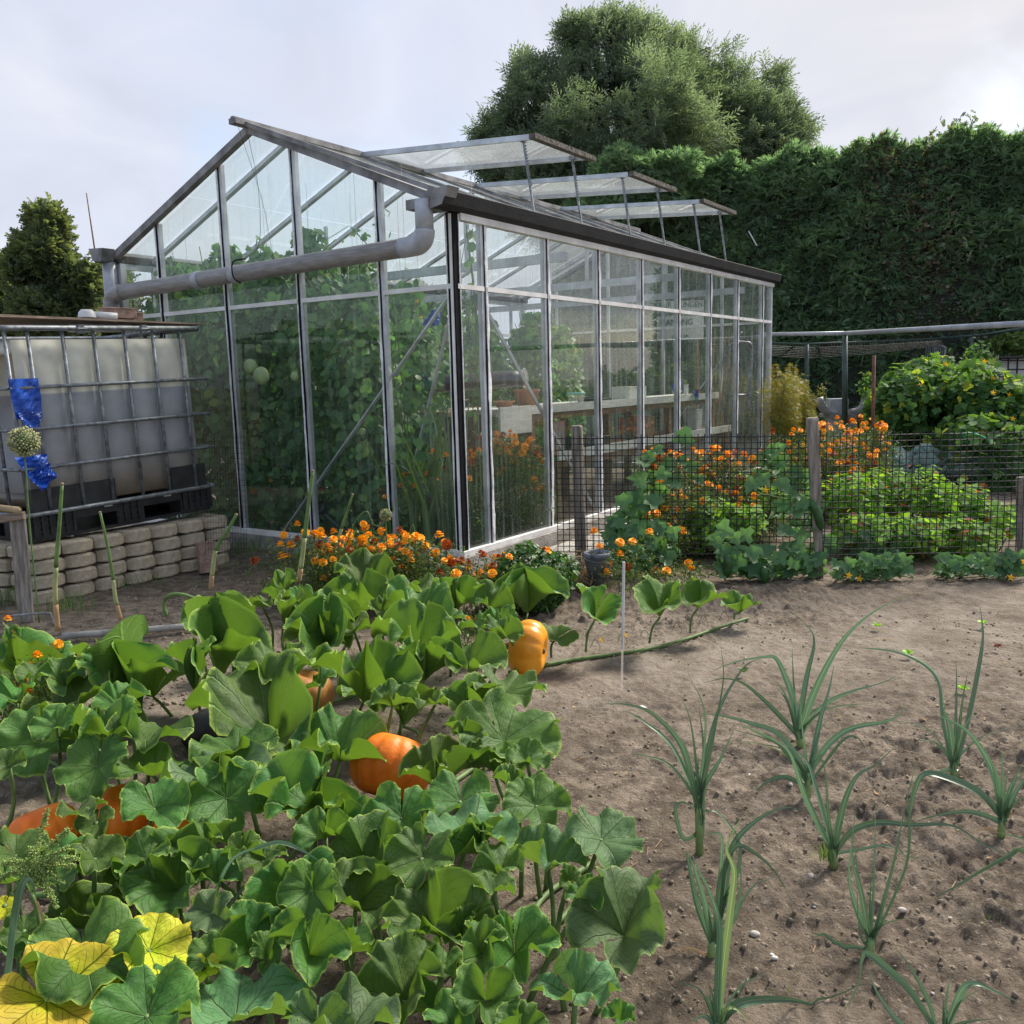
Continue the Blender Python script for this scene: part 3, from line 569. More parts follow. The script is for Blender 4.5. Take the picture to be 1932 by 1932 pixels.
# gable: rafters, tie beams, ridge
b_ = MB(); b_.bar((-.03, -.01, ZE + .03), (-.03, UA, ZR + .015), .05, .05, up=(1, 0, 0)); b_.obj('gable_rafter', MT['alud'], gh, True)
b_ = MB(); b_.bar((-.03, Wd + .01, ZE + .03), (-.03, UA, ZR + .015), .05, .05, up=(1, 0, 0)); b_.obj('gable_rafter', MT['alud'], gh, True)
b_ = MB(); b_.bar((-.075, -.03, ZE + .075), (-.075, UA, ZR + .05), .028, .03, up=(1, 0, 0)); b_.obj('verge_strip', MT['alud'], gh, True)
b_ = MB(); b_.bar((Ln - .01, -.01, ZE + .03), (Ln - .01, UA, ZR + .015), .05, .05, up=(1, 0, 0)); b_.bar((Ln - .01, Wd, ZE + .03), (Ln - .01, UA + .03, ZR + .015), .05, .05, up=(1, 0, 0)); b_.obj('gable_rafter', MT['alud'], gh, True)
b_ = MB(); b_.bar((-.17, UA, ZR + .045), (Ln + .05, UA, ZR + .045), .07, .035); b_.bar((-.17, UA, ZR + .068), (Ln + .05, UA, ZR + .068), .03, .010); b_.obj('ridge', MT['alud'], gh, True)
for x in TT[1:-1]:
    for s_ in (0, 1):
        y0 = 0 if s_ == 0 else Wd
        b_ = MB(); b_.bar((x, y0, ZE + .012), (x, UA, ZR + .0), .028, .04, up=(1, 0, 0)); b_.obj('rafter', MT['alu'], gh, True)
for x in (1.35, 3.2, 4.95):
    b_ = MB(); b_.bar((x, .03, 1.99), (x, Wd - .03, 1.99), .03, .065); b_.bar((x, .9, 2.02), (x, .9, 2.45), .02, .03); b_.bar((x, 2.36, 2.02), (x, 2.36, 2.45), .02, .03); b_.obj('tie_beam', MT['alu'], gh, True)
for a, b2 in (((.35, .75, .35), (.12, .05, 1.75)), ((.3, .04, 1.65), (1.75, .05, .14)), ((5.65, .3, 1.6), (5.65, 1.4, .2))):
    q = MB(); q.bar(a, b2, .022, .012, up=(0, 1, .2)); q.obj('brace', MT['alu'], gh, True)
q = MB(); q.bar((.035, 1.62, .12), (.045, .06, 1.66), .010, .028, up=(1, 0, 0)); q.obj('brace', MT['alu'], gh, True)
# panes: every pane its own slab
def pane(V4, nrm, mt, nm='pane', th=.004):
    V4 = np.array(V4, float); nn = A3(*nrm) * th; V = np.vstack([V4, V4 + nn]); k = len(V4)
    q = MB(); q.add(V, [tuple(range(k))[::-1], tuple(range(k, 2 * k))] + [(i, (i + 1) % k, k + (i + 1) % k, k + i) for i in range(k)])
    return q.obj(nm, mt, gh, True)
e = .012
for a, b2 in zip(TT[:-1], TT[1:]):
    for y in (0, Wd - .018):
        mt = MT['glassr'] if y == 0 else MT['glass']
        j = rng.uniform(0, .003)
        pane([(a + e, y, ZB), (b2 - e, y, ZB), (b2 - e, y + j, ZM - .012), (a + e, y + j, ZM - .012)], (0, 1, 0), mt)
        pane([(a + e, y + j, ZM + .012), (b2 - e, y + j, ZM + .012), (b2 - e, y, ZE - .045), (a + e, y, ZE - .045)], (0, 1, 0), mt)
for a, b2 in zip(UU[:-1], UU[1:]):
    for x in (.0, Ln - .018):
        pane([(x, a + e, ZB), (x, b2 - e, ZB), (x, b2 - e, ZM - .012), (x, a + e, ZM - .012)], (1, 0, 0), MT['glass'])
        top = [(x, b2 - e, roofz(b2 - e) - .02)] + ([(x, UA, ZR - .02)] if a < UA < b2 else []) + [(x, a + e, roofz(a + e) - .02)]
        pane([(x, a + e, ZM + .012), (x, b2 - e, ZM + .012)] + top, (1, 0, 0), MT['glass'])
VENT = {2: 1, 4: 1, 6: 1}
sln = A3(0, -(ZR - ZE), UA); sln /= np.linalg.norm(sln); slo = A3(0, ZR - ZE, UA); slo /= np.linalg.norm(slo)
for i, (a, b2) in enumerate(zip(TT[:-1], TT[1:])):
    mid = roofz(UA * .52)
    if i not in VENT:
        pane([(a + e, -.02, ZE + .03), (b2 - e, -.02, ZE + .03), (b2 - e, UA * .52, mid + .03), (a + e, UA * .52, mid + .03)], sln, MT['glassroof'], 'roof_pane')
        pane([(a + e, UA * .52 + .004, mid + .036), (b2 - e, UA * .52 + .004, mid + .036), (b2 - e, UA - .03, ZR + .018), (a + e, UA - .03, ZR + .018)], sln, MT['glassroof'], 'roof_pane')
    pane([(a + e, Wd + .02, ZE + .03), (b2 - e, Wd + .02, ZE + .03), (b2 - e, Wd - UA * .52, mid + .03), (a + e, Wd - UA * .52, mid + .03)], slo, MT['glassroof'], 'roof_pane')
    pane([(a + e, Wd - UA * .52 - .004, mid + .036), (b2 - e, Wd - UA * .52 - .004, mid + .036), (b2 - e, UA + .03, ZR + .018), (a + e, UA + .03, ZR + .018)], slo, MT['glassroof'], 'roof_pane')
# dark kerb rails round each vent opening, seen from the side as stepped strips on the slope
for i in VENT:
    a, b2 = TT[i], TT[i + 1]
    for x in (a, b2):
        q = MB(); q.bar((x, .10, roofz(.10) + .05), (x, UA - .04, ZR + .03), .02, .025, up=(1, 0, 0)); q.obj('vent_kerb', MT['alud'], gh, True)
    # the vent: sub-parts pane, side frames; hinged at the ridge, propped level
    h0 = A3(a, UA - .02, ZR + .045); h1 = A3(b2, UA - .02, ZR + .045); o0 = A3(a, .10, 2.735); o1 = A3(b2, .10, 2.735)
    f = MB(); f.bar(h0, o0, .022, .036); f.bar(h1, o1, .022, .036); f.bar(h0 + A3(.012, 0, 0), h1 - A3(.012, 0, 0), .03, .03)
    vt = f.obj('roof_vent', MT['alu'], gh, True)
    f = MB(); f.bar(o0 + A3(-.015, -.02, .002), o1 + A3(.10, -.02, .002), .05, .034); f.obj('vent_edge', mat('lichened_edge', (0.17, 0.155, 0.13), .9, 0, 45, col2=(0.045, 0.04, 0.035), bump=.8), vt, True)
    f = MB(); V4 = np.array([h0 + A3(.012, -.01, .012), h1 + A3(-.012, -.01, .012), o1 + A3(-.012, .006, .012), o0 + A3(.012, .006, .012)]); V = np.vstack([V4, V4 + A3(0, 0, .004)])
    f.add(V, [(3, 2, 1, 0), (4, 5, 6, 7), (0, 1, 5, 4), (1, 2, 6, 5), (2, 3, 7, 6), (3, 0, 4, 7)]); f.obj('vent_pane', MT['glassroof'], vt, True)
    for x in (a + .04, b2 - .03):
        f = MB(); f.bar((x, .185, 2.735), (x, .10, 2.175), .014, .012, up=(1, 0, 0))
        for k in range(14):
            zz = 2.70 - k * .02; yy = .185 - (2.735 - zz) * .152 - .0065
            f.bar((x, yy, zz), (x, yy - .007, zz - .003), .012, .008, up=(1, 0, 0))
        f.bar((x - .022, .185, 2.738), (x + .022, .185, 2.738), .03, .03)
        f.obj('vent_strut', MT['galv'], gh, True)
# rainwater pipe across the gable
def part_tube(nm, pts, r, mt, n_=18, par=gh):
    q = MB(); q.tube(pts, r, n_); return q.obj(nm, mt, par, True, smooth=True)
P0 = A3(-.15, .085, 2.165)
dp = part_tube('downpipe', [P0, A3(-.15, .085, 1.99)], .052, MT['pvcl'])
el = spline([(-.15, .085, 2.0), (-.15, .087, 1.975), (-.15, .10, 1.945), (-.15, .125, 1.927), (-.15, .16, 1.920), (-.15, .26, 1.917)], 14)
part_tube('elbow', el, [.058] * 13 + [.058], MT['pvcl'], par=dp)
part_tube('cross_pipe', [A3(-.15, .24, 1.917), A3(-.15, 1.7, 1.893), A3(-.15, 3.02, 1.869)], .055, MT['pvc'])
for y in (1.72, 2.11):
    part_tube('pipe_sleeve', [A3(-.15, y - .03, 1.917 - (y - .24) * .0173), A3(-.15, y + .03, 1.917 - (y + .03 - .24) * .0173)], .060, MT['pvcl'])
el = spline([(-.15, 3.00, 1.869), (-.15, 3.07, 1.866), (-.15, 3.13, 1.85), (-.15, 3.165, 1.81), (-.15, 3.175, 1.75), (-.15, 3.18, 1.6)], 16)
part_tube('elbow', el, .058, MT['pvc'])
part_tube('downpipe', [A3(-.06, 3.29, 2.15), A3(-.06, 3.30, 1.6)], .052, MT['pvcl'])
part_tube('cable', spline([(-.16, 1.60, 1.98), (-.22, 1.66, 1.96), (-.225, 1.66, 1.86), (-.2, 1.62, 1.82)], 10), .005, MT['black'], 6)
part_tube('cable', spline([(-.16, 1.60, 1.98), (-.02, 1.62, 2.1), (0.02, 1.64, 2.45), (-.02, 1.66, 2.79)], 12), .0016, MT['black'], 5)
part_tube('cable', spline([(.03, 1.55, 2.0), (.04, 1.64, 2.4), (-.1, 1.66, 2.83)], 12), .0013, MT['black'], 5)

# ================================================================== PUMPKIN LEAVES
def pleaf(R, cup, seed, ruf=1.0, na=72, nr=12, fold=0.0):
    """funnel-shaped leaf with a notch at the stalk, wavy rim; stalk joins at the origin, tip towards +x"""
    r_ = np.random.default_rng(seed); th = np.linspace(-PI + .07, PI - .07, na); ps = r_.uniform(0, 2 * PI, 10)
    lob = 1 + .045 * np.cos(5 * th) + .05 * np.cos(th) - .20 * np.exp(-((PI - np.abs(th)) / .22) ** 2)
    sc = .016 * np.abs(np.sin(13 * th + ps[1])) + .010 * np.sin(31 * th + ps[2])
    rad = R * (lob + sc); rho = np.linspace(0, 1, nr) ** .9
    A_ = cup * (1 + .30 * np.cos(2 * th + ps[3]) + .16 * np.cos(3 * th + ps[4]) + .22 * np.cos(th + ps[5]))
    V = np.zeros((nr, na, 3)); h = np.zeros(na); z = np.zeros(na)
    k1 = r_.integers(3, 6); k2 = r_.integers(6, 10)
    for i in range(nr):
        if i:
            dr = (rho[i] - rho[i - 1]) * rad; p = rho[i]
            al = A_ * (1.15 - .5 * p * p) + ruf * (p ** 2.5 * (.62 * np.sin(k1 * th + ps[6]) + .38 * np.sin(k2 * th + ps[7])) + .28 * p ** 5 * np.sin(17 * th + ps[8])) - .55 * max(0, p - .8) * 2.2 * (1 + .8 * np.sin(2 * th + ps[0]))
            h = h + dr * np.cos(al); z = z + dr * np.sin(al)
        zz = z - .026 * R * rho[i] ** .8 * np.exp(-((((th / (2 * PI) + .5) * 9) % 1 - .5) / .10) ** 2) + .010 * R * np.sin(rho[i] * 22 + 5 * np.abs(((th / (2 * PI) + .5) * 9) % 1 - .5))
        V[i, :, 0] = h * np.cos(th); V[i, :, 1] = h * np.sin(th); V[i, :, 2] = zz
    if fold:
        y = V[:, :, 1].copy(); V[:, :, 1] = y * math.cos(fold); V[:, :, 2] += np.abs(y) * math.sin(fold)
    ix = np.arange(nr * na).reshape(nr, na)
    F = np.stack([ix[:-1, :-1], ix[1:, :-1], ix[1:, 1:], ix[:-1, 1:]], -1).reshape(-1, 4)
    uv = np.stack([np.broadcast_to(th / (2 * PI) + .5, (nr, na)), np.broadcast_to(rho[:, None], (nr, na))], -1).reshape(-1, 2)
    return V.reshape(-1, 3), F, uv
def span_px(V):
    v = V - A3(0, 0, CAM_H); d = v @ cam_F; x = FPX * (v @ cam_R) / d; y = FPX * (v @ cam_U) / d; return x.max() - x.min(), y.max() - y.min()
PL = []   # pumpkin plants, one per cluster
for nm, lb, bx in (('g', 'broad-leaved pumpkin plant at the back, in front of the marigolds by the greenhouse', (560, 1290)),
                   ('l', 'pumpkin plant at the left edge with big cupped leaves beside the grey tube', (230, 1420)),
                   ('m', 'pumpkin plant with crowded leaves round the big orange pumpkin', (700, 1560)),
                   ('f', 'nearest pumpkin plant, reaching over the bare soil with its pale leaves', (800, 1840)),
                   ('y', 'pumpkin plant in the near left corner with two yellowing leaves', (240, 1800))):
    g = G(*bx); PL.append((nm, thing('pumpkin_plant', lb, 'pumpkin plant', g, group='pumpkin plants of the patch')))
PD = dict(PL)
stalk_roots = []
def put_leaf(f, x, y, w_, par, az=None, tilt=None, cup=None, kind='g', z=None, seed=None, ruf=1.0, fold=0.0, stalk=True, nm='leaf'):
    global LS
    LS = seed if seed is not None else LS + 1
    r_ = np.random.default_rng(1000 + LS)
    dx_, dy_ = U(f, x, y); wd = w_ / FR[f][2]
    az = r_.uniform(-PI, PI) if az is None else math.radians(az)
    tilt = r_.uniform(.0, .45) if tilt is None else tilt; cup = r_.uniform(.35, .85) if cup is None else cup
    gpt = G(dx_, dy_, .2)
    if kind != 'y' and cup >= .5 and r_.random() < .72: az = math.radians(90 + r_.uniform(-55, 55)); tilt = -r_.uniform(.05, .42)
    cup = cup * 1.12 if cup < .45 else max(.75, cup * 1.22)
    z = (.20 + .05 * r_.random() if gpt[1] < 2.4 else .23 + .05 * r_.random()) if z is None else z
    c = G(dx_, dy_, z); R = wd * pxm(c) / 2
    R = R / (0.62 + 0.38 * math.cos(min(cup, 1.2)))
    V, F, uv = pleaf(R, cup, 5000 + LS, ruf, fold=fold)
    # turn so that the tip faces az, lean the whole blade a little
    Rz = np.array(Matrix.Rotation(az, 3, 'Z')); ax = Vector((math.sin(az), -math.cos(az), 0)); Rt = np.array(Matrix.Rotation(-tilt, 3, ax))
    V = V @ Rz.T; V = V @ Rt.T
    mid = (V.max(0) + V.min(0)) / 2; sx_, sy_ = span_px(V - mid + c); f_ = min(wd * 1.26 / sx_, wd * 1.12 / sy_); V = V * f_; mid = mid * f_
    P = c - mid; V = V + P
    v_ = V - A3(0, 0, CAM_H); d_ = v_ @ cam_F; py_ = 966 - FPX * (v_ @ cam_U) / d_; off = dy_ - (py_.max() + py_.min()) / 2
    dz = -cam_U * off * pxm(c); V = V + dz; P = P + dz
    o = mk(nm, V, F, MT['p' + kind], par, smooth=True, uv=uv)
    if stalk:
        foot = A3(P[0] + r_.normal(0, .04) - .02, P[1] + r_.normal(.02, .05), 0.0); foot[2] = float(gz(foot[0], foot[1]))
        k = (P + foot) / 2 + A3(r_.normal(0, .015), r_.normal(0, .015), .01)
        q = MB(); q.tube(spline([foot, k, P + A3(0, 0, .002)], 8), np.linspace(.0062, .0045, 8), 7); q.obj('leaf_stalk', MT['stem'], par, smooth=True)
    return P
LS = 0
AL = [  # frame A: x, y, width, plant, az, tilt, cup, kind
 (110,235,370,'l',20,.35,.75,'g'),(585,300,420,'l',-70,.12,1.0,'g'),(300,345,210,'l',180,.2,.5,'g'),(320,430,350,'l',200,.25,.4,'g'),(870,290,235,'g',-90,.1,1.0,'g'),
 (1045,165,380,'g',-60,.12,.95,'g'),(920,70,170,'g',None,None,None,'g'),(1225,290,270,'g',0,.2,.6,'g'),(1165,480,480,'m',20,.2,.7,'g'),(170,640,380,'l',-80,.55,.35,'g'),
 (400,590,260,'l',60,.5,.7,'g'),(500,565,250,'l',60,.2,.8,'g'),(30,745,150,'l',-100,.5,.4,'g'),(420,765,290,'l',-90,.75,.3,'g'),(680,605,330,'l',90,.2,.3,'g'),
 (720,735,320,'l',70,.3,.35,'g'),(710,930,260,'y',-40,.3,.4,'g'),(375,945,190,'y',90,.2,.35,'g'),(430,1010,150,'y',-90,.4,.25,'g'),(985,790,410,'m',160,.35,.4,'p'),
 (1045,910,360,'m',-70,.85,.4,'g'),(1060,665,330,'m',None,.1,.3,'g'),(1410,880,450,'m',-50,.25,.85,'g'),(270,1140,230,'y',150,.3,.3,'g'),(440,1160,210,'y',-20,.3,.4,'g'),
 (640,1150,230,'y',None,.3,.4,'g'),(740,1240,390,'y',-110,.6,.45,'g'),(900,1120,270,'m',-90,.2,.75,'g'),(1125,1125,190,'m',20,.3,.7,'g'),(980,1210,220,'m',-90,.7,.6,'g'),
 (950,1410,190,'y',-120,.6,.4,'p'),(1330,1345,410,'m',-90,.35,.75,'g'),(1400,1580,330,'f',-80,.3,.8,'g'),(385,1600,470,'y',-60,.3,.35,'g'),
 (975,1595,200,'f',-120,.7,.5,'g'),(1160,1530,300,'f',-90,.6,.5,'g'),(1215,1600,200,'f',-60,.5,.7,'g'),(1075,1830,540,'f',100,.25,.3,'p'),
 (1450,1890,270,'f',-90,.4,.5,'p'),(670,1905,470,'y',-90,.3,.35,'g'),(690,1740,290,'y',None,.2,.4,'g'),(110,1500,190,'y',None,.3,.4,'g'),
 (40,1560,150,'y',None,.3,.4,'g'),(1440,370,150,'g',None,None,None,'g'),(250,1270,200,'y',None,.2,.3,'g'),(60,420,200,'l',None,.2,.5,'g'),(560,460,220,'l',40,.3,.5,'g'),(170,330,180,'l',None,.3,.5,'g'),
 (250,560,200,'l',None,.3,.4,'g'),(90,1150,240,'y',None,.3,.4,'g'),(40,1250,200,'y',None,.3,.4,'g'),(1200,1180,190,'m',None,.2,.4,'g')]
BL = [(100,140,320,'g',-60,.2,.8,'g'),(520,125,330,'g',10,.25,.7,'g'),(300,310,420,'m',-60,.25,.75,'g'),(600,265,270,'m',-70,.15,1.05,'g'),(795,230,245,'g',-40,.3,.6,'g'),
 (920,120,160,'g',-90,.3,.7,'g'),(775,440,240,'m',-80,.2,.85,'g'),(600,455,130,'m',None,.2,.4,'g'),(950,390,280,'m',-10,.25,.3,'g'),(940,590,400,'m',-40,.35,.35,'g'),
 (755,610,160,'m',-90,.3,.8,'g'),(640,740,300,'m',-80,.2,.85,'g'),(885,710,200,'m',60,.3,.5,'g'),(180,600,380,'m',70,.25,.6,'g'),(60,720,150,'m',None,.3,.5,'g'),
 (90,900,260,'m',60,.3,.4,'g'),(450,985,290,'m',-90,.35,.4,'g'),(730,900,290,'m',-90,.2,.25,'g'),(955,830,160,'m',-90,.3,.8,'g'),(1080,930,260,'m',-80,.45,.3,'g'),
 (1100,840,140,'m',20,.3,.4,'g'),(190,970,210,'m',-90,.3,.7,'g'),(110,1045,240,'m',-90,.5,.6,'g'),(290,1140,340,'m',60,.4,.6,'g'),(540,1170,290,'f',-110,.4,.35,'g'),
 (540,1045,170,'m',None,.1,.3,'g'),(780,1010,360,'f',80,.3,.3,'p'),(795,1080,220,'f',-90,.3,.9,'g'),(1125,1130,300,'f',-10,.3,.6,'p'),(905,1180,200,'f',-90,.8,.5,'g'),
 (1385,1090,290,'f',-30,.3,.25,'p'),(290,1340,350,'f',-20,.35,.55,'g'),(40,1330,280,'f',-90,.7,.4,'g'),(240,1540,200,'f',60,.6,.7,'g'),(80,1580,220,'f',-90,.6,.6,'g'),
 (640,1400,440,'f',-70,.45,.6,'g'),(715,1475,170,'f',-60,.4,.8,'g'),(1290,1330,160,'f',80,.5,.6,'g'),(1440,1460,450,'f',-20,.35,.5,'p'),(840,1570,250,'f',-90,.6,.7,'g'),
 (1020,1590,370,'f',-80,.4,.65,'g'),(1250,1720,340,'f',-30,.3,.5,'p'),(440,1740,430,'f',-90,.3,.55,'g'),(850,1810,290,'f',-90,.7,.45,'g'),(220,1870,380,'f',100,.3,.35,'p'),
 (1010,1920,200,'f',None,.3,.5,'g'),(1450,1880,130,'f',-90,.8,.5,'g'),(640,1650,170,'f',None,.2,.4,'g'),(690,1640,130,'f',None,.2,.4,'g'),(680,1880,220,'f',-80,.3,.5,'g'),
 (400,1010,160,'m',None,.3,.5,'g'),(1230,1260,110,'f',None,.3,.5,'g'),(430,420,180,'m',None,.2,.5,'g'),(880,1290,170,'f',None,.2,.4,'g'),(480,1500,180,'f',None,.2,.4,'g'),(1040,700,170,'m',None,.3,.4,'g')]
CL = [(190,1325,190,'g',None,.2,.6,'g'),(745,1285,320,'g',10,.3,.5,'g'),(710,1400,450,'g',-80,.2,.75,'g'),(70,1450,220,'g',160,.2,.4,'g'),(265,1480,300,'g',60,.4,.7,'g'),
 (425,1445,280,'g',90,.1,.3,'g'),(500,1530,200,'g',-80,.3,.7,'g'),(1100,1480,360,'g',30,.2,.5,'g'),(990,1525,150,'g',-80,.3,.8,'g'),(690,1595,260,'g',10,.3,.4,'g'),
 (1165,1365,300,'g',20,.2,.3,'g'),(1340,1410,270,'g',-80,.2,1.05,'g'),(1570,1440,230,'g',10,.3,.5,'g'),(1620,1590,220,'g',-90,.6,.5,'g'),(1810,1370,400,'g',-75,.12,1.15,'g'),
 (1280,1545,190,'g',-10,.2,.4,'g'),(440,1640,370,'g',-60,.25,.85,'g'),(840,1480,200,'g',None,.2,.5,'g'),(1000,1340,180,'g',None,.2,.4,'g'),(1450,1590,180,'g',None,.2,.4,'g'),(330,1400,180,'g',None,.2,.4,'g')]
for f, LST in (('A', AL), ('B', BL), ('C', CL)):
    for (x, y, w_, p, az, ti, cu, k) in LST: put_leaf(f, x, y, w_, PD[p], az, ti, cu, k)
for (x, y, w_, az, ti, cu) in ((690, 1570, 320, -20, .35, .3), (480, 1545, 175, 200, .35, .25), (210, 1800, 540, -25, .3, .25), (15, 1400, 110, -90, .4, .2), (920, 1680, 130, -90, .3, .3)):
    o = put_leaf('A', x, y, w_, PD['y'], az, ti, cu, 'y', z=.23, nm='yellow_leaf', ruf=.6)
for k in range(26):
    r_ = np.random.default_rng(900 + k); x, y = r_.uniform(20, 1050), r_.uniform(1260, 1920)
    if x > 760 + (y - 1260) * .42 or (250 < x < 430 and 1290 < y < 1380) or (640 < x < 840 and 1370 < y < 1500) or (y < 1620 and x < 370 and y > 1470): continue
    put_leaf('D', x, y, r_.uniform(80, 150), PD['f' if x > 450 and y > 1600 else 'm' if x > 380 else 'y' if y > 1600 else 'l'], None, None, None, 'g', z=.10 + .05 * r_.random())
# trailing stems along the ground
def vine(par, pts, r=.008, nm='stem', mt='stem'):
    P = []
    for p in pts:
        g = G(*p); P.append(A3(g[0], g[1], float(gz(g[0], g[1])) + r + .002))
    q = MB(); q.tube(spline(P, 14 * len(P)), np.linspace(r, r * .7, 14 * len(P)), 7); return q.obj(nm, MT[mt], par, smooth=True)
for p, pts in (('f', [(1100, 1680), (1040, 1740), (950, 1740), (800, 1860), (640, 1900)]), ('m', [(830, 1490), (900, 1440), (960, 1400), (900, 1350)]), ('g', [(930, 1260), (830, 1295), (740, 1290), (620, 1320)]),
               ('y', [(60, 1700), (180, 1690), (260, 1665), (420, 1640)]), ('f', [(1120, 1620), (1020, 1690), (1000, 1780)]), ('l', [(250, 1500), (160, 1470), (60, 1420)]), ('m', [(840, 1440), (760, 1500), (640, 1560), (520, 1590)])):
    vine(PD[p], pts)
# the runner that reaches out over the path
pv = thing('pumpkin_vine', 'single pumpkin runner trailing right over bare soil with five upright leaves', 'pumpkin vine', G(1215, 1220))
vine(pv, [(960, 1262), (1070, 1240), (1215, 1222), (1290, 1200), (1360, 1178), (1412, 1165)], .009)
for (x, y, w_, cup, zf) in ((1132, 1140, 100, 1.15, (1105, 1235)), (1240, 1128, 112, 1.1, (1225, 1218)), (1325, 1120, 84, 1.05, (1302, 1195)), (1395, 1136, 58, 1.0, (1385, 1172)), (1050, 1195, 60, .4, (1040, 1245))):
    g = G(*zf); s_ = pxm(D(x, y, g[1])); c = D(x, y, g[1]); R = w_ * s_ / 2 * 1.5
    V, F, uv = pleaf(R, cup * .85, int(x), .5); V = V @ rotm((.12, -.25, 1), -1.2).T; V0 = c - (V.max(0) + V.min(0)) / 2; V = V + V0; mk('leaf', V, F, MT['pg'], pv, smooth=True, uv=uv)
    b0 = A3(g[0], g[1], .01); b1 = V0; q = MB(); q.tube(spline([b0, (b0 + b1) / 2 + A3(-.01, 0, .01), b1], 8), .005, 7); q.obj('leaf_stalk', MT['stem'], pv, smooth=True)
def flower5(par, c, s_, mt, nm='flower', dirn=(0, -.3, 1)):
    q = MB(); R = rotm(dirn, .4)
    for k in range(5):
        a = k * 2 * PI / 5; e1, e2 = a - .55, a + .55
        V = np.array([(0, 0, 0), (.45 * math.cos(e1), .45 * math.sin(e1), .5), (math.cos(a) * 1.05, math.sin(a) * 1.05, .75), (.45 * math.cos(e2), .45 * math.sin(e2), .5)]) * s_
        q.add(V @ R.T + c, [(0, 1, 2), (0, 2, 3)])
    return q.obj(nm, MT[mt], par)
for (x, y) in ((1131, 1208), (1178, 1200)): flower5(pv, D(x, y, 3.78), .016, 'yellow', dirn=(.7, -.2, .6))
q = MB()
for i in range(6):
    a = G(1120 + i * 48 + rng.uniform(-10, 10), 1232 - i * 11); q.tube(spline([a + A3(0, 0, .02), a + A3(.02, 0, .05 + .02 * rng.random()), a + A3(.04, -.02, .03), a + A3(.03, -.03, .015)], 10), .0014, 4)
q.obj('tendril', MT['stem'], pv)
q = MB(); q.bar(G(1105, 1200, .02), G(1116, 1180, .11), .006, .006); q.obj('bud_stalk', MT['stem'], pv)

# ================================================================== PUMPKINS
def pumpkin(name, label, c, rx, rz, ax, mt, ribs=10, depth=.05, seed=0, stem=True, scar=False):
    r_ = np.random.default_rng(seed); na, nr = 80, 40; V = []
    for i in range(nr + 1):
        v = PI * i / nr
        for j in range(na):
            u = 2 * PI * j / na; rr = 1 - depth * abs(math.cos(ribs * u / 2)) ** 9 * math.sin(v) ** .6 + .012 * math.sin(3 * u + seed)
            dimple = -.30 * math.exp(-(min(v, PI - v) / .34) ** 2)
            V.append((rx * rr * math.sin(v) ** .82 * math.cos(u), rx * rr * math.sin(v) ** .82 * math.sin(u), rz * (math.cos(v) + dimple * (1 if v < PI / 2 else -1))))
    V = np.array(V); F = [(i * na + j, (i + 1) * na + j, (i + 1) * na + (j + 1) % na, i * na + (j + 1) % na) for i in range(nr) for j in range(na)]
    R = rotm(ax, .5 + seed); V2 = V @ R.T; lo = V2[:, 2].min(); cc_ = A3(c[0], c[1], -lo - .006)
    t = thing(name, label, 'pumpkin', (c[0], c[1], 0), group='pumpkins ripening among the leaves')
    mk('rind', V2 + cc_, np.array(F), MT[mt], t, smooth=True)
    if stem:
        q = MB(); p0 = R @ A3(0, 0, rz * .66) + cc_; q.tube(spline([p0, p0 + R @ A3(0, 0, .045), p0 + R @ A3(.03, .01, .075)], 7), np.linspace(.017, .010, 7), 8); q.obj('stalk', MT['cork'], t, smooth=True)
    q = MB(); p1 = R @ A3(0, 0, -rz * .72) + cc_; q.lathe([(.001, -.012), (.010, -.010), (.014, 0), (.010, .006)], p1, 10, M=R); q.obj('blossom_scar', MT['cork'], t, smooth=True)
    if scar:
        q = MB()
        for k in range(26):
            u = r_.uniform(-.25, .25) - .9; v = PI / 2 + r_.uniform(-.65, .55); p = A3(rx * math.sin(v) * math.cos(u), rx * math.sin(v) * math.sin(u), rz * math.cos(v)) * 1.0
            q.add(ico * A3(.010, .010, .014) * r_.uniform(.5, 1.3) + (R @ p + cc_), icf)
        q.obj('corky_scar', MT['cork'], t)
    return t
def cen(px, py, z): g = G(px, py, z); return g
c = cen(997, 1240, .075); s_ = pxm(c)
pumpkin('pumpkin', 'yellow-orange pumpkin standing on its side at the edge of the path', c, 56 * s_, 38 * s_, (-1, .25, .10), 'pumpy', ribs=10, depth=.05, seed=1)
c = cen(737, 1436, .115); s_ = pxm(c)
pumpkin('pumpkin', 'large bright orange pumpkin in full view in the middle of the leaves', c, 78 * s_, 64 * s_, (.25, .5, .8), 'pumpo', ribs=11, depth=.075, seed=2, stem=False)
c = cen(575, 1300, .09); s_ = pxm(c)
pumpkin('pumpkin', 'dull tan pumpkin half hidden behind leaf stalks, further back', c, 56 * s_, 44 * s_, (.2, .1, .9), 'pumps', ribs=8, depth=.03, seed=3, stem=False)
c = cen(80, 1545, .11); s_ = pxm(c)
pumpkin('pumpkin', 'dark orange pumpkin half covered by leaves behind the green seed head', c, 66 * s_, 56 * s_, (-.3, .2, .9), 'pumpo', ribs=9, depth=.07, seed=4, stem=False)
c = cen(228, 1512, .11); s_ = pxm(c)
pumpkin('pumpkin', 'orange pumpkin showing between two leaves left of the scarred one', c, 60 * s_, 56 * s_, (.3, -.1, .9), 'pumpo', ribs=9, depth=.07, seed=5, stem=False)
c = cen(330, 1542, .09); s_ = pxm(c)
pumpkin('pumpkin', 'orange pumpkin with a brown corky scar on its right side', c, 46 * s_, 40 * s_, (-.3, -.2, .9), 'pumpo', ribs=9, depth=.05, seed=6, scar=True, stem=False)
for (x, y, w_) in ((300, 1500, 150), (160, 1500, 110)): pass

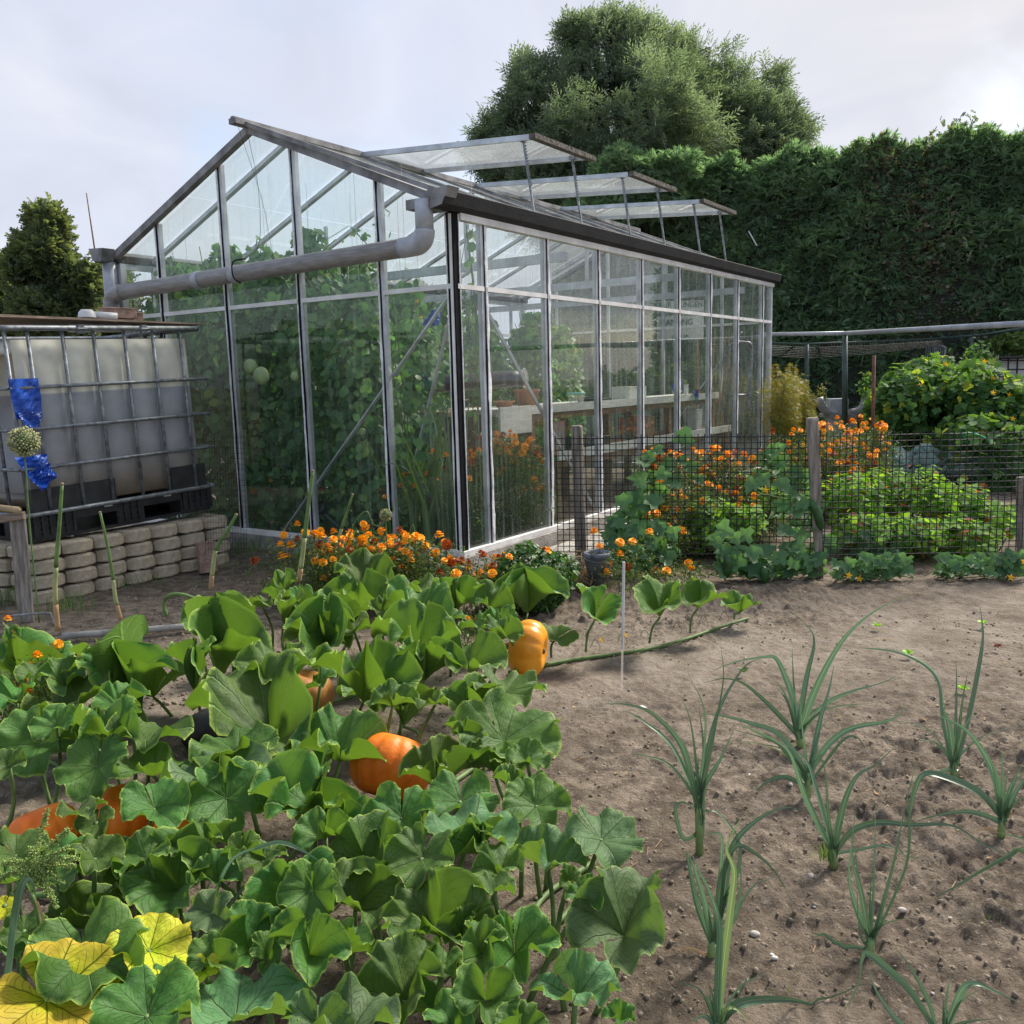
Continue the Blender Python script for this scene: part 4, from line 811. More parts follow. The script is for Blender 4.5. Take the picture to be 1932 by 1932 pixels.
# ================================================================== LEEKS
def ribbon(P, w_, nrm_hint, fold=.35, taper=1.6, seed=0):
    P = np.asarray(P); n_ = len(P); T = np.gradient(P, axis=0); T /= np.linalg.norm(T, axis=1)[:, None] + 1e-9
    vd = P - A3(0, 0, CAM_H); vd /= np.linalg.norm(vd, axis=1)[:, None]
    nh = np.broadcast_to(A3(*nrm_hint), P.shape); Sd = np.cross(T, nh); ln = np.linalg.norm(Sd, axis=1)[:, None]
    Sd = Sd / (ln + 1e-6); Nn = np.cross(Sd, T)
    # keep the side vector continuous
    for i in range(1, n_):
        if Sd[i] @ Sd[i - 1] < 0: Sd[i] *= -1; Nn[i] *= -1
    t = np.linspace(0, 1, n_); ww = w_ * (.72 + .28 * np.sin(PI * np.minimum(t * 1.4, 1))) * np.clip((1 - t) * taper, .04, 1) ** .8
    tw = .5 * np.sin(t * 3 + seed)
    S2 = Sd * np.cos(tw)[:, None] + Nn * np.sin(tw)[:, None]; N2 = -Sd * np.sin(tw)[:, None] + Nn * np.cos(tw)[:, None]
    fo = fold * (1 - .5 * t)
    V = np.stack([P - S2 * (ww / 2)[:, None] + N2 * (ww * fo)[:, None], P - S2 * (ww / 4)[:, None] + N2 * (ww * fo * .42)[:, None], P, P + S2 * (ww / 4)[:, None] + N2 * (ww * fo * .42)[:, None], P + S2 * (ww / 2)[:, None] + N2 * (ww * fo)[:, None]], 1)
    ix = np.arange(n_ * 5).reshape(n_, 5); F = np.stack([ix[:-1, :-1], ix[1:, :-1], ix[1:, 1:], ix[:-1, 1:]], -1).reshape(-1, 4)
    return V.reshape(-1, 3), F, np.stack([np.broadcast_to(np.linspace(0, 1, 5), (n_, 5)), np.broadcast_to(t[:, None], (n_, 5))], -1).reshape(-1, 2)
def leek(label, f, base, leaves, wpx=15, seed=0):
    bx, by = U(f, *base); B = G(bx, by); t = thing('leek', label, 'leek', B, group='leeks in the bare bed'); r_ = np.random.default_rng(seed + 40); s_ = pxm(B)
    L0 = [U(f, *l_[0][0]) for l_ in leaves[:3]]; tx = sum(a for a, _ in L0) / len(L0); ty = sum(b_ for _, b_ in L0) / len(L0)
    ty = min(ty, by - 22)
    top = D(tx, ty, B[1] + .004); q = MB(); q.tube([B - A3(0, 0, .02), B * .5 + top * .5, top], [.0105, .0085, .0065], 10); q.obj('shaft', MT['leekw'], t, smooth=True)
    tpx = [U(f, *l_[0][0]) for l_ in leaves[:1]][0]
    for e_ in range(4):
        a_ = r_.uniform(-1.1, 1.1); h_ = r_.uniform(60, 150) * (s_ and 1); q0 = tpx; m1_ = (q0[0] + math.sin(a_) * h_ * .5, q0[1] - math.cos(a_) * h_ * .6); m2_ = (q0[0] + math.sin(a_) * h_ * (1.0 + abs(a_) * .4), q0[1] - math.cos(a_) * h_ * r_.uniform(.75, 1.0)); f0 = FR[f]
        leaves = leaves + [([((x - f0[0]) * f0[2], (y - f0[1]) * f0[2]) for x, y in (q0, m1_, m2_)], 'leek', r_.uniform(.35, .7))]
    for k, l_ in enumerate(leaves):
        pts, kind = l_[0], (l_[1] if len(l_) > 1 else 'leek'); wm = l_[2] if len(l_) > 2 else 1.0
        px = [U(f, *p) for p in pts]; sl_ = r_.uniform(-.45, .45); P = []
        tot = 0; pr = px[0]
        for p in px:
            tot += math.hypot(p[0] - pr[0], p[1] - pr[1]) * s_; pr = p
            P.append(D(p[0], p[1], B[1] + (.004 + tot * sl_) * min(1, tot / .08)))
        base_ = B + (top - B) * r_.uniform(.15, .6) + A3(r_.normal(0, .003), r_.normal(0, .003), 0)
        if kind in ('leek', 'leeky') and P[0][2] > B[2] + .02: P = [base_, base_ * .4 + P[0] * .6] + P[1:] if len(P) > 2 else [base_] + P
        P = spline(P, 30)
        P[:, 2] = np.maximum(P[:, 2], gz(P[:, 0], P[:, 1]) + .006)
        P[:, :] = P
        sid = r_.normal(0, .25, 3); vdir = A3(0, -1, .35)
        V, F, uv = ribbon(P, wpx * s_ * wm, vdir + sid, fold=.28, seed=r_.uniform(0, 6))
        mk('leaf' if kind in ('leek', 'leeky') else 'dry_leaf', V, F, MT[kind], t, smooth=True, uv=uv)
    return t
leek('leek with one long leaf arching far up to the right, behind the lowest-leaning ones', 'H', (595, 990), [
 ([(575, 930), (560, 760), (505, 600), (450, 495), (380, 487), (200, 520), (30, 590)],), ([(578, 930), (555, 600), (548, 400)], 'leek', .6), ([(585, 930), (635, 620), (682, 400), (640, 300), (540, 205)],),
 ([(590, 930), (680, 690), (830, 410), (1000, 240), (1230, 110)], 'leek', 1.15), ([(570, 940), (420, 780), (270, 650), (150, 615), (20, 640)], 'leek', .8), ([(610, 930), (740, 770), (900, 690), (1080, 640), (1205, 580)], 'leek', .7)], 11.5, 1)
leek('leek with wide-spread leaves in the middle of the bed, bending left and right', 'H', (640, 1290), [
 ([(640, 1180), (610, 930), (590, 700)], 'leek', .6), ([(650, 1170), (710, 880), (765, 690), (795, 540)],), ([(640, 1170), (480, 960), (300, 880), (100, 830), (0, 830)],),
 ([(650, 1170), (760, 1010), (900, 910), (1100, 870), (1190, 820), (1220, 760)],), ([(680, 1180), (800, 1030), (880, 960), (950, 980), (1010, 1110)], 'leek', .7), ([(620, 1190), (480, 1010), (330, 930), (220, 870)],),
 ([(625, 1250), (520, 1205), (430, 1215), (350, 1270), (315, 1340)], 'leek', .8), ([(630, 1180), (520, 1080), (350, 1000), (80, 985)], 'leeky', .35)], 11.5, 2)
leek('leek with a tuft of grass at its foot', 'H', (795, 1700), [
 ([(780, 1620), (690, 1450), (620, 1300), (570, 1150), (520, 1040), (400, 960), (220, 870)],), ([(785, 1610), (730, 1420), (680, 1250), (640, 1120), (560, 1040), (430, 970)], 'leek', 1.1), ([(790, 1610), (760, 1400), (740, 1150), (690, 1040)], 'leek', .6),
 ([(800, 1610), (850, 1380), (930, 1200), (1040, 1130), (1180, 1000)],), ([(805, 1625), (900, 1520), (1050, 1470), (1250, 1485), (1500, 1490), (1700, 1610), (1880, 1665)], 'leek', 1.0), ([(810, 1650), (950, 1630), (1120, 1610), (1250, 1700), (1340, 1810)], 'leek', .5),
 ([(800, 1610), (850, 1450), (900, 1530)], 'leek', .5)], 11.5, 3)
leek('tall upright leek furthest right, near the small lettuces', 'H', (1510, 1170), [
 ([(1500, 1110), (1450, 850), (1430, 650), (1350, 540), (1200, 465), (1050, 440), (890, 430)],), ([(1508, 1100), (1480, 900), (1445, 800), (1480, 770)],), ([(1518, 1090), (1525, 700), (1520, 480)], 'leek', .6),
 ([(1520, 1090), (1600, 780), (1660, 500), (1680, 350), (1665, 190)], 'leek', 1.3), ([(1530, 1060), (1560, 750), (1590, 580)], 'leek', .6), ([(1500, 1125), (1420, 1180), (1340, 1250)], 'leek', .8)], 12.5, 4)
leek('stout leek at the right edge with a dry strip at its foot', 'H', (1790, 1530), [
 ([(1790, 1420), (1770, 1250), (1700, 1080), (1600, 940), (1500, 870), (1380, 825)], 'leek', 1.1), ([(1800, 1410), (1850, 1250), (1930, 1100)],), ([(1810, 1410), (1900, 1250), (2020, 1130)],), ([(1815, 1410), (1900, 1330), (2050, 1290)],),
 ([(1780, 1420), (1650, 1290), (1450, 1200), (1330, 1185), (1280, 1280), (1240, 1450), (1200, 1600)], 'leek', 1.2), ([(1765, 1435), (1600, 1405), (1400, 1430), (1250, 1480)], 'leek', .8), ([(1815, 1440), (1840, 1400), (1800, 1520)], 'dry', .9), ([(1780, 1530), (1700, 1510), (1600, 1530)], 'dry', .5)], 12.5, 5)
leek('leek with long straight leaves crossing the one behind it', 'K', (1228, 905), [
 ([(1228, 850), (1190, 650), (1150, 480), (1165, 240)],), ([(1225, 850), (1160, 700), (1135, 560), (1150, 400)],), ([(1238, 850), (1250, 500), (1255, 170)], 'leek', .7), ([(1238, 850), (1330, 520), (1390, 250), (1455, 0)], 'leek', 1.2),
 ([(1243, 850), (1340, 650), (1400, 480), (1410, 250), (1450, 120), (1500, 110)],), ([(1250, 840), (1300, 650), (1330, 510)], 'dry', .5), ([(1225, 850), (1180, 600), (1160, 430)],),
 ([(1228, 905), (1120, 895), (1040, 940), (980, 1010), (950, 1085)], 'leek', .7), ([(1215, 900), (1180, 820), (1170, 600)], 'leek', .5)], 11.5, 6)
leek('leek at the lower right corner with two leaves bent over like knees', 'K', (1560, 1340), [
 ([(1560, 1310), (1600, 1200), (1650, 1090), (1710, 1065), (1800, 1100), (1932, 1160)], 'leek', 1.1), ([(1545, 1310), (1500, 1150), (1420, 1000), (1340, 895)], 'leek', .7), ([(1540, 1310), (1420, 1110), (1300, 990), (1215, 925), (1190, 960), (1170, 1080), (1090, 1230)], 'leek', 1.1), ([(1500, 1310), (1370, 1249), (1260, 1100), (1215, 960)], 'leek', .7), ([(1570, 1310), (1580, 1200), (1560, 1180)], 'leek', .7)], 13, 7)
leek('leek left of the pale stone, its leaves folding back to the ground', 'K', (510, 920), [
 ([(508, 880), (440, 700), (400, 500), (395, 460)],), ([(512, 880), (480, 700), (430, 540), (400, 470)], 'leek', .9), ([(515, 880), (540, 750), (560, 560), (620, 435), (720, 480), (800, 560), (870, 680)],), ([(512, 880), (560, 700), (620, 560), (630, 420), (560, 310), (510, 275), (470, 290)], 'leek', 1.0),
 ([(518, 880), (560, 700), (600, 450), (700, 330), (820, 265), (920, 270)],), ([(510, 870), (530, 700), (555, 420), (515, 378), (470, 400)], 'leek', .8), ([(520, 885), (620, 740), (700, 620), (810, 575)], 'leek', .5), ([(500, 925), (440, 990), (370, 1080), (250, 1075)], 'dry', .6),
 ([(515, 880), (600, 780), (640, 600), (625, 450)],)], 12, 8)
leek('leek nearest the pumpkin leaves, two leaves trailing left over the soil', 'K', (455, 455), [
 ([(445, 200), (380, 0), (260, -150), (140, -205), (-20, -210)],), ([(442, 200), (330, -10), (200, -130), (100, -190)],), ([(440, 150), (330, 80), (220, 30), (110, 15)], 'leek', .6), ([(452, 130), (515, -80), (560, -320), (550, -480)],),
 ([(455, 130), (480, -150), (400, -350)], 'leek', .6), ([(458, 130), (530, -150), (650, -370), (740, -420)], 'leek', .8), ([(450, 130), (410, -130), (330, -300)], 'leek', .7), ([(460, 130), (550, 40), (610, -95)],),
 ([(455, 380), (380, 400), (345, 260), (400, 245), (470, 330)], 'leek', .9), ([(460, 300), (420, 100), (370, -20)],), ([(462, 300), (470, 0), (450, -200)], 'leek', 1.1)], 11, 9)
leek('nearest leek at the bottom edge, with one broad yellow-striped leaf', 'K', (530, 1290), [
 ([(535, 1240), (560, 1000), (598, 700), (612, 550), (578, 450), (620, 350), (680, 260)], 'leeky', 1.05), ([(530, 1240), (540, 1000), (545, 800), (500, 650), (450, 550), (410, 450)],), ([(528, 1240), (505, 1150), (495, 1050)], 'leek', .7),
 ([(545, 1230), (650, 1150), (850, 1135), (1000, 1170), (1250, 1249)], 'leek', 1.3), ([(550, 1230), (570, 1185), (620, 1180), (690, 1249)], 'leeky', 1.0), ([(600, 1190), (650, 1080), (690, 990)], 'leek', .5), ([(520, 1240), (470, 1210), (400, 1249)], 'leek', 1.0)], 14, 10)
leek('leek mostly outside the right edge, one leaf lying down towards the bed', 'K', (2080, 620), [([(2075, 560), (1932, 450), (1850, 480), (1730, 550), (1620, 620), (1530, 670)], 'leek', 1.2), ([(2075, 560), (2000, 470), (1960, 440)],), ([(2078, 560), (2080, 400), (2100, 200)],)], 15, 11)

# pebbles and small seedlings on the bed
for k, (x, y, w_, lb) in enumerate(((960, 560, 52, 'largest tan stone on the bed, right of the pale yellow-striped leek leaf'), (783, 928, 38, 'upper oval pebble of a touching pair'), (795, 960, 42, 'lower oval pebble of a touching pair'), (1375, 738, 52, 'flat pale stone right of the long straight leek'),
      (705, 835, 66, 'brownish notched stone left of the middle of the bed'), (868, 152, 36, 'blue-grey stone under a bent leek leaf'), (1595, 733, 30, 'small pale stone at the far right of the bed'), (1515, 1125, 24, 'white pebble behind the kneeling leek leaf'),
      (975, 720, 20, 'tiny white chip below the largest stone'), (680, 100, 24, 'small white stone by the left leek'))):
    px, py = U('K', x, y); c = G(px, py); s_ = w_ / 2.415 / 2 * pxm(c); V = ico * (1 + rng.normal(0, .12, (12, 1))) * A3(1, .75, .55) * s_
    me_v = MB(); me_v.add(V @ rotm((0, 0, 1), rng.uniform(0, 6)).T + c + A3(0, 0, float(gz(c[0], c[1])) + s_ * .25), icf); o = me_v.obj('stone', MT['stonep'] if k in (1, 2, 7, 8, 9) else MT['stone'], smooth=True)
    sb_ = o.modifiers.new('round', 'SUBSURF'); sb_.levels = 1; sb_.render_levels = 2
    tag(o, lb, 'stone', 'stones lying on the leek bed')
q = MB(); c = G(1213, 1337, .012); q.box((-.012, -.008, 0), (.012, .008, .008), M=(rotm((.2, .1, 1), .5), c)); tag(q.obj('chip', MT['whitep']), 'white chip of shell on the soil beside the clear stake', 'chip')
def rosette(nm, lb, cat, c, s_, mt, nl=9, grp=None, seed=0, up=.5):
    r_ = np.random.default_rng(seed); t = thing(nm, lb, cat, c, group=grp)
    T = np.array([(0, -.12, 0), (0, .12, 0), (.5, -.42, .18), (.5, 0, .10), (.5, .42, .18), (.95, -.3, .1), (1.05, 0, .02), (.95, .3, .1)]); F = [(0, 2, 3), (0, 3, 1), (1, 3, 4), (2, 5, 6), (2, 6, 3), (3, 6, 7), (3, 7, 4)]
    for k in range(nl):
        a = k * 2.4; R = np.array(Matrix.Rotation(a, 3, 'Z') @ Matrix.Rotation(-up * r_.uniform(.4, 1.5), 3, 'Y')); V, FF, rr = scatter(T + r_.normal(0, .05, T.shape), np.array(F), np.zeros((1, 3)), R[None], np.array([s_ * r_.uniform(.7, 1.1)]))
        mk('leaf', V + c, FF, MT[mt], t, rnd=np.full(len(V), r_.random()))
    return t
for k, (x, y, w_, mt, lb) in enumerate(((1055, 290, 60, 'lettuce', 'small bright lettuce seedling furthest back on the bed'), (1680, 272, 60, 'lettuce', 'small bright lettuce seedling behind the tall upright leek tip'), (1235, 455, 68, 'lettuce', 'bright lettuce seedling crossed by a leek leaf tip'),
        (1560, 665, 75, 'lettuce', 'bright lettuce seedling between the leaves of the upright leek'), (1770, 415, 60, 'redlettuce', 'small dark red seedling at the far right'), (260, 560, 70, 'grass', 'low green weed on the trodden path'))):
    px, py = U('H', x, y + 15); c = G(px, py); rosette('seedling', lb, 'seedling', c, w_ / 3.15 / 2 * pxm(c), mt, 10, 'seedlings on the bare bed', k)
def tuft(lb, c, n_, h_, sp, seed=0, par=None, mt='grass', nm='grass_tuft'):
    r_ = np.random.default_rng(seed); Vs = []; T = np.array([(-.5, 0, 0), (.5, 0, 0), (-.4, .1, .5), (.4, .1, .5), (0, .45, 1)]); F = np.array([(0, 1, 3), (0, 3, 2), (2, 3, 4)])
    pos = c + np.stack([r_.normal(0, sp, n_), r_.normal(0, sp, n_), np.zeros(n_)], 1); a = r_.uniform(0, 6.28, n_)
    R = np.stack([np.array(Matrix.Rotation(x, 3, 'Z')) for x in a]); T2 = T * A3(h_ * .045, h_ * .8, h_)
    V, FF, rr = scatter(T2, F, pos, R, r_.uniform(.4, 1.1, n_)); o = mk(nm, V, FF, MT[mt], par, rnd=rr)
    if par is None: tag(o, lb, 'grass', kind='stuff')
    return o
tuft('fine grass tuft at the foot of a leek', G(*U('H', 745, 1690)), 60, .045, .012, 1)
tag(lumps('dry_straws', 1, 0, 1, 3, 4, .001, .001, MT['clod'], 3), None) if False else None
q = MB()
for i in range(260):
    a = rng.uniform(0, 6.28); x, y = rng.uniform(-1.2, 2.4), rng.uniform(1.6, 4.4); l_ = rng.uniform(.01, .05); zz = float(gz(x, y)) + .004; q.tube([(x, y, zz), (x + l_ * math.cos(a), y + l_ * math.sin(a), zz + .002)], .0009, 4)
q.obj('straws', MT['dry'])
tag(bpy.data.objects['straws'], 'dry straws and twigs strewn over the soil', 'straw', kind='stuff')
r_ = np.random.default_rng(88); q = MB()
for i in range(70):
    x, y = r_.uniform(-1.1, 2.3), r_.uniform(1.7, 4.6); s_ = r_.uniform(.008, .022); V = np.array([(0, 0, .1), (.5, -.35, .3), (1, -.1, .0), (1.3, .2, .35), (.6, .35, .1)]) * s_ @ rz3(r_.uniform(0, 6)).T + A3(x, y, float(gz(x, y)) + .003); q.add(V, [(0, 1, 2), (0, 2, 4), (2, 3, 4)])
tag(q.obj('leaf_litter', MT['dry']), 'curled scraps of dead leaf scattered on the soil', 'leaf litter', kind='stuff')
for k, (x, y) in enumerate(((1120, 1690), (1010, 1215), (1245, 1560), (1430, 1330), (1700, 1620), (1480, 1860), (1860, 1740), (1070, 1450))): tuft('sprinkling of tiny green weeds on the bed', G(x, y), 14, .022, .018, 200 + k, nm='weeds')
# clear stake on the path
q = MB(); q.tube([G(1173, 1302), D(1177, 1060, G(1173, 1302)[1])], .0042, 8); o = q.obj('plant_stake', MT['clear']); tag(o, 'thin clear plastic stake stuck upright in the path', 'stake')
q = MB(); q.tube([D(1174.3, 1225, G(1173, 1302)[1]), D(1177, 1060, G(1173, 1302)[1])], .0050, 8); q.obj('sleeve', MT['whitep'], o)
# black sheet under the leaves and grey tube
q = MB(); P = spline([G(345, 1395, .03), G(400, 1372, .06), G(440, 1378, .06), G(520, 1400, .03)], 12); q.tube(P, [.03, .05, .06, .065, .065, .065, .06, .06, .06, .055, .05, .03], 12); o = q.obj('black_sheet', MT['blackplastic'], smooth=True); tag(o, 'rolled black plastic sheet lying among the pumpkin leaves', 'plastic sheet')
q = MB(); q.tube(spline([G(118, 1200, .02), G(250, 1190, .022), G(370, 1180, .022), G(440, 1172, .02)], 14), .016, 12); o = q.obj('metal_tube', MT['concrete'], smooth=True); tag(o, 'long grey tube lying on the ground behind the left pumpkin plant', 'tube')

# ================================================================== WATER TANK ON BLOCKS
TR = G(417, 1058)
TO = A3(-1.965, 5.88, 0) - GR * 1.2            # lower left front corner of the tank
tank = thing('water_tank', 'white plastic water tank in a steel cage, with blue tape on it', 'water tank', TO + A3(0, 0, .322), GHY)
tank.scale = (1, 1, .972); tank.rotation_euler = (math.radians(-.8), math.radians(-1.6), GHY)
def rbox(mb, a, b, r, n=6, mi=0, zs=None, rtop=.05):
    """upright box with rounded corners and rounded top and bottom edges"""
    a = A3(*a); b = A3(*b); cx, cy = (a[0] + b[0]) / 2, (a[1] + b[1]) / 2; pr = []
    for k, (sx, sy) in enumerate(((1, 1), (-1, 1), (-1, -1), (1, -1))):
        for i in range(n): t_ = (k + i / (n - 1)) * PI / 2; pr.append((sx * 0 + (b[0] - cx - r) * sx + r * math.cos(t_), (b[1] - cy - r) * sy + r * math.sin(t_)))
    pr = np.array(pr); rings = []
    for t_ in np.linspace(0, PI / 2, 5): rings.append((a[2] + rtop * (1 - math.sin(t_)), rtop * (1 - math.cos(t_))))
    for t_ in np.linspace(PI / 2, 0, 5): rings.append((b[2] - rtop * (1 - math.sin(t_)), rtop * (1 - math.cos(t_))))
    V = []
    for z, ins in rings:
        sx = 1 - ins / ((b[0] - a[0]) / 2); sy = 1 - ins / ((b[1] - a[1]) / 2)
        for p in pr: V.append((cx + p[0] * sx, cy + p[1] * sy, z))
    m_ = len(pr); F = [(i * m_ + j, i * m_ + (j + 1) % m_, (i + 1) * m_ + (j + 1) % m_, (i + 1) * m_ + j) for i in range(len(rings) - 1) for j in range(m_)]
    F += [tuple(range(m_))[::-1], tuple(range((len(rings) - 1) * m_, len(rings) * m_))]
    mb.add(V, F, mi)
# tank skin: milky plastic; the water inside shows as a darker, bluer zone, algae towards the bottom
m, t = newmat('milky_tank_plastic'); n = t.nodes.new; l = t.links.new
o_ = n('ShaderNodeOutputMaterial'); b = n('ShaderNodeBsdfPrincipled'); b.inputs['Roughness'].default_value = .42
tc_ = n('ShaderNodeTexCoord'); sp = n('ShaderNodeSeparateXYZ'); l(tc_.outputs['Object'], sp.inputs[0])
cr = n('ShaderNodeValToRGB'); cr.color_ramp.elements[0].position = 0; cr.color_ramp.elements[0].color = (.16, .12, .075, 1); cr.color_ramp.elements[1].position = 1; cr.color_ramp.elements[1].color = (.64, .63, .55, 1)
for p_, c_ in ((.10, (.22, .19, .155)), (.22, (.27, .265, .265)), (.40, (.285, .29, .31)), (.628, (.30, .32, .36)), (.638, (.63, .625, .54)), (.85, (.62, .61, .52))):
    e_ = cr.color_ramp.elements.new(p_); e_.color = (*c_, 1)
z1 = n('ShaderNodeTexNoise'); z1.inputs['Scale'].default_value = 7; z1.inputs['Detail'].default_value = 7; l(tc_.outputs['Object'], z1.inputs[0])
dv = n('ShaderNodeMath'); dv.operation = 'MULTIPLY_ADD'; dv.inputs[1].default_value = 1 / 1.02; dv.inputs[2].default_value = -.185 / 1.02; l(sp.outputs[2], dv.inputs[0]); l(dv.outputs[0], cr.inputs[0])
mr2 = n('ShaderNodeMapRange'); mr2.inputs['From Min'].default_value = .3; mr2.inputs['From Max'].default_value = .7; mr2.inputs['To Min'].default_value = .78; mr2.inputs['To Max'].default_value = 1.12; l(z1.outputs[0], mr2.inputs['Value'])
vs_ = n('ShaderNodeVectorMath'); vs_.operation = 'SCALE'; l(cr.outputs[0], vs_.inputs[0]); l(mr2.outputs[0], vs_.inputs['Scale']); l(vs_.outputs[0], b.inputs['Base Color'])
b.inputs['Subsurface Weight'].default_value = 0.0
l(b.outputs[0], o_.inputs[0]); MT['tank'] = m
q = MB(); rbox(q, (.03, .03, .175), (1.17, .97, 1.145), .09, rtop=.085)
tb = q.obj('tank_body', MT['tank'], tank, True, smooth=True)
# swelling between the cage bars
q = MB(); NX, NZ = 60, 14; VB = []
for j in range(NZ + 1):
    for i in range(NX + 1):
        x = .05 + 1.10 * i / NX; zc = .185 + .95 * j / NZ; k_ = np.interp(x, [.0, .125, .32, .505, .70, .89, 1.085, 1.22], range(8)) % 1
        e2 = min(1, j / 1.6, (NZ - j) / 2.0); xe = min(1, i / 3, (NX - i) / 3); VB.append((x, .036 - (.006 + .030 * math.sin(PI * k_) ** .6) * e2 ** .6 * xe, zc))
q.add(VB, [(j * (NX + 1) + i, j * (NX + 1) + i + 1, (j + 1) * (NX + 1) + i + 1, (j + 1) * (NX + 1) + i) for j in range(NZ) for i in range(NX)])
q.obj('bulge', MT['tank'], tank, True, smooth=True)
def flatbar(par, p, q_, nm='cage_bar', r=.0105):
    m_ = MB(); m_.tube([p, q_], r, 8); return m_.obj(nm, MT['galv'], par, True, smooth=True)
vx = [.0, .125, .32, .505, .70, .89, 1.085]
for x in vx: flatbar(tank, (x, -.008, .16), (x, -.008, 1.19))
for y in (.17, .35, .53, .71, .88, 1.0): flatbar(tank, (-.008, y, .16), (-.008, y, 1.19)); flatbar(tank, (1.208, y, .16), (1.208, y, 1.19))
for z in (.42, .64, .87): flatbar(tank, (-.02, -.026, z), (1.235, -.026, z), 'cage_ring'); flatbar(tank, (-.026, -.02, z), (-.026, 1.02, z), 'cage_ring'); flatbar(tank, (1.226, -.02, z), (1.226, 1.02, z), 'cage_ring')
for z, r in ((1.195, .016), (.16, .013)):
    q = MB(); P = []
    for k, (cx, cy) in enumerate(((1.18, .02), (1.18, .98), (.02, .98), (.02, .02))):
        for i in range(5): a = -PI / 2 + k * PI / 2 + i / 4 * PI / 2; P.append((cx + .045 * math.cos(a), cy + .045 * math.sin(a), z))
    P.append(P[0]); q.tube(P, r, 8); q.obj('cage_ring', MT['galv'], tank, True, smooth=True)
for x in (.40, .80):
    q = MB(); q.box((x, -.045, 1.165), (x + .035, -.015, 1.215)); q.tube([(x - .01, -.05, 1.19), (x + .045, -.05, 1.19)], .008, 8); q.obj('cage_clip', MT['galv'], tank, True)
q = MB()
q.box((-.0, .0, .10), (1.2, 1.0, .15)); q.box((0.01, 0.01, .0), (1.19, .99, .02))
for x0, x1 in ((0, .26), (.52, .70), (.96, 1.2)):
    q.box((x0, .0, .02), (x1, .12, .10)); q.box((x0, .88, .02), (x1, 1.0, .10))
for i in range(26):
    x = .015 + i * .0457
    if (0 < x < .25) or (.53 < x < .68) or (.97 < x < 1.18): q.box((x, -.010, .03), (x + .016, .0005, .145))
for zz in (.05, .085, .12): q.box((0.01, -.007, zz), (.25, -.001, zz + .008)); q.box((.53, -.007, zz), (.69, -.001, zz + .008)); q.box((.97, -.007, zz), (1.19, -.001, zz + .008))
for y0, y1 in ((.12, .28), (.42, .58), (.72, .88)): q.box((0, y0, .02), (.12, y1, .10)); q.box((1.08, y0, .02), (1.2, y1, .10))
q.obj('pallet', MT['blackplastic'], tank, True)
for x in (.44, .84):
    q = MB(); q.box((x, -.012, .137), (x + .05, -.0095, .152)); q.obj('pallet_tag', MT['whitep'], tank, True)
def crumple(nm, par, o0, ux, uz, W_, H_, mt, outl=None, nx_=10, nz_=12, amp=.008, seed=0, nrm=(0, -1, 0)):
    r_ = np.random.default_rng(seed); V = []; o0 = A3(*o0); ux = A3(*ux); uz = A3(*uz); nn = A3(*nrm)
    for j in range(nz_ + 1):
        v = j / nz_; lo, hi = (outl(v) if outl else (0, 1))
        for i in range(nx_ + 1): u = lo + (hi - lo) * i / nx_; V.append(o0 + ux * W_ * u + uz * H_ * v + nn * (amp * (r_.random() + math.sin(u * 9 + v * 5 + seed))))
    V = np.array(V); k = len(V); V = np.vstack([V, V - nn * .002]); w2 = nx_ + 1
    F = [(j * w2 + i, j * w2 + i + 1, (j + 1) * w2 + i + 1, (j + 1) * w2 + i) for j in range(nz_) for i in range(nx_)]; F += [tuple(k + x for x in f[::-1]) for f in F]
    q = MB(); q.add(V, F); return q.obj(nm, mt, par, True)
# dark soot-coloured panels at the bottom corners
q = MB(); q.box((.91, -.004, .17), (1.17, .026, .315)); q.obj('dark_panel', MT['blackplastic'], tank, True)
q = MB(); q.box((.03, -.004, .17), (.53, .026, .30)); q.obj('dark_panel', MT['blackplastic'], tank, True)
# blue tape strips
crumple('blue_tape', tank, (-.03, -.030, .70), (1, 0, 0), (0, 0, 1), .17, .22, MT['blue'], lambda v: (.02 + (1 - v) * .12, .98), amp=.006, seed=2)
crumple('blue_tape', tank, (-.005, -.034, .645), (1, 0, 0), (0, 0, 1), .14, .09, MT['blue'], lambda v: (.28 * (1 - v), 1 - .25 * (1 - v)), amp=.008, seed=4)
crumple('blue_tape', tank, (-.05, -.036, .345), (1, 0, 0), (0, 0, 1), .20, .15, MT['blue'], lambda v: (.35 - .35 * v, .9), amp=.012, seed=5)
crumple('blue_tape', tank, (.06, -.044, .29), (.8, 0, .6), (-.5, 0, .85), .13, .09, MT['blue'], None, amp=.016, seed=6)
# lid board, bricks, cup on top
TM = np.array(tank.rotation_euler.to_matrix())
def TW(x, y, z): return np.array(tank.location) + TM @ A3(x, y, z)
brd = thing('board', 'thin brown board lying across the top of the tank cage', 'board', TW(.6, .3, 1.212), GHY)
q = MB(); q.box((-.6, -.28, 0), (.70, .10, .010), jit=.001); q.obj('plank', MT['woodh'], brd, True); q = MB(); q.box((-.58, .115, 0), (.60, .5, .010), jit=.002); q.obj('plank', MT['woodh'], brd, True)
def brick_(lb, c, rz, sz=(.21, .10, .065)):
    q = MB(); a, b_, c_ = sz; V = []
    rbox(q, (-a / 2, -b_ / 2, 0), (a / 2, b_ / 2, c_), .008, 3, rtop=.006); o = q.obj('brick', MT['brick'], None); o.data.transform(Matrix.Rotation(rz, 4, 'Z')); o.location = tuple(c); tag(o, lb, 'brick', 'bricks weighing down the board'); return o
c0 = TW(.80, .18, 1.232); brick_('full brick on top of the tank, under the grey pipe bend', c0, GHY - .25)
brick_('brick behind the first one on the tank, half hidden', TW(1.05, .48, 1.232), GHY + .05)
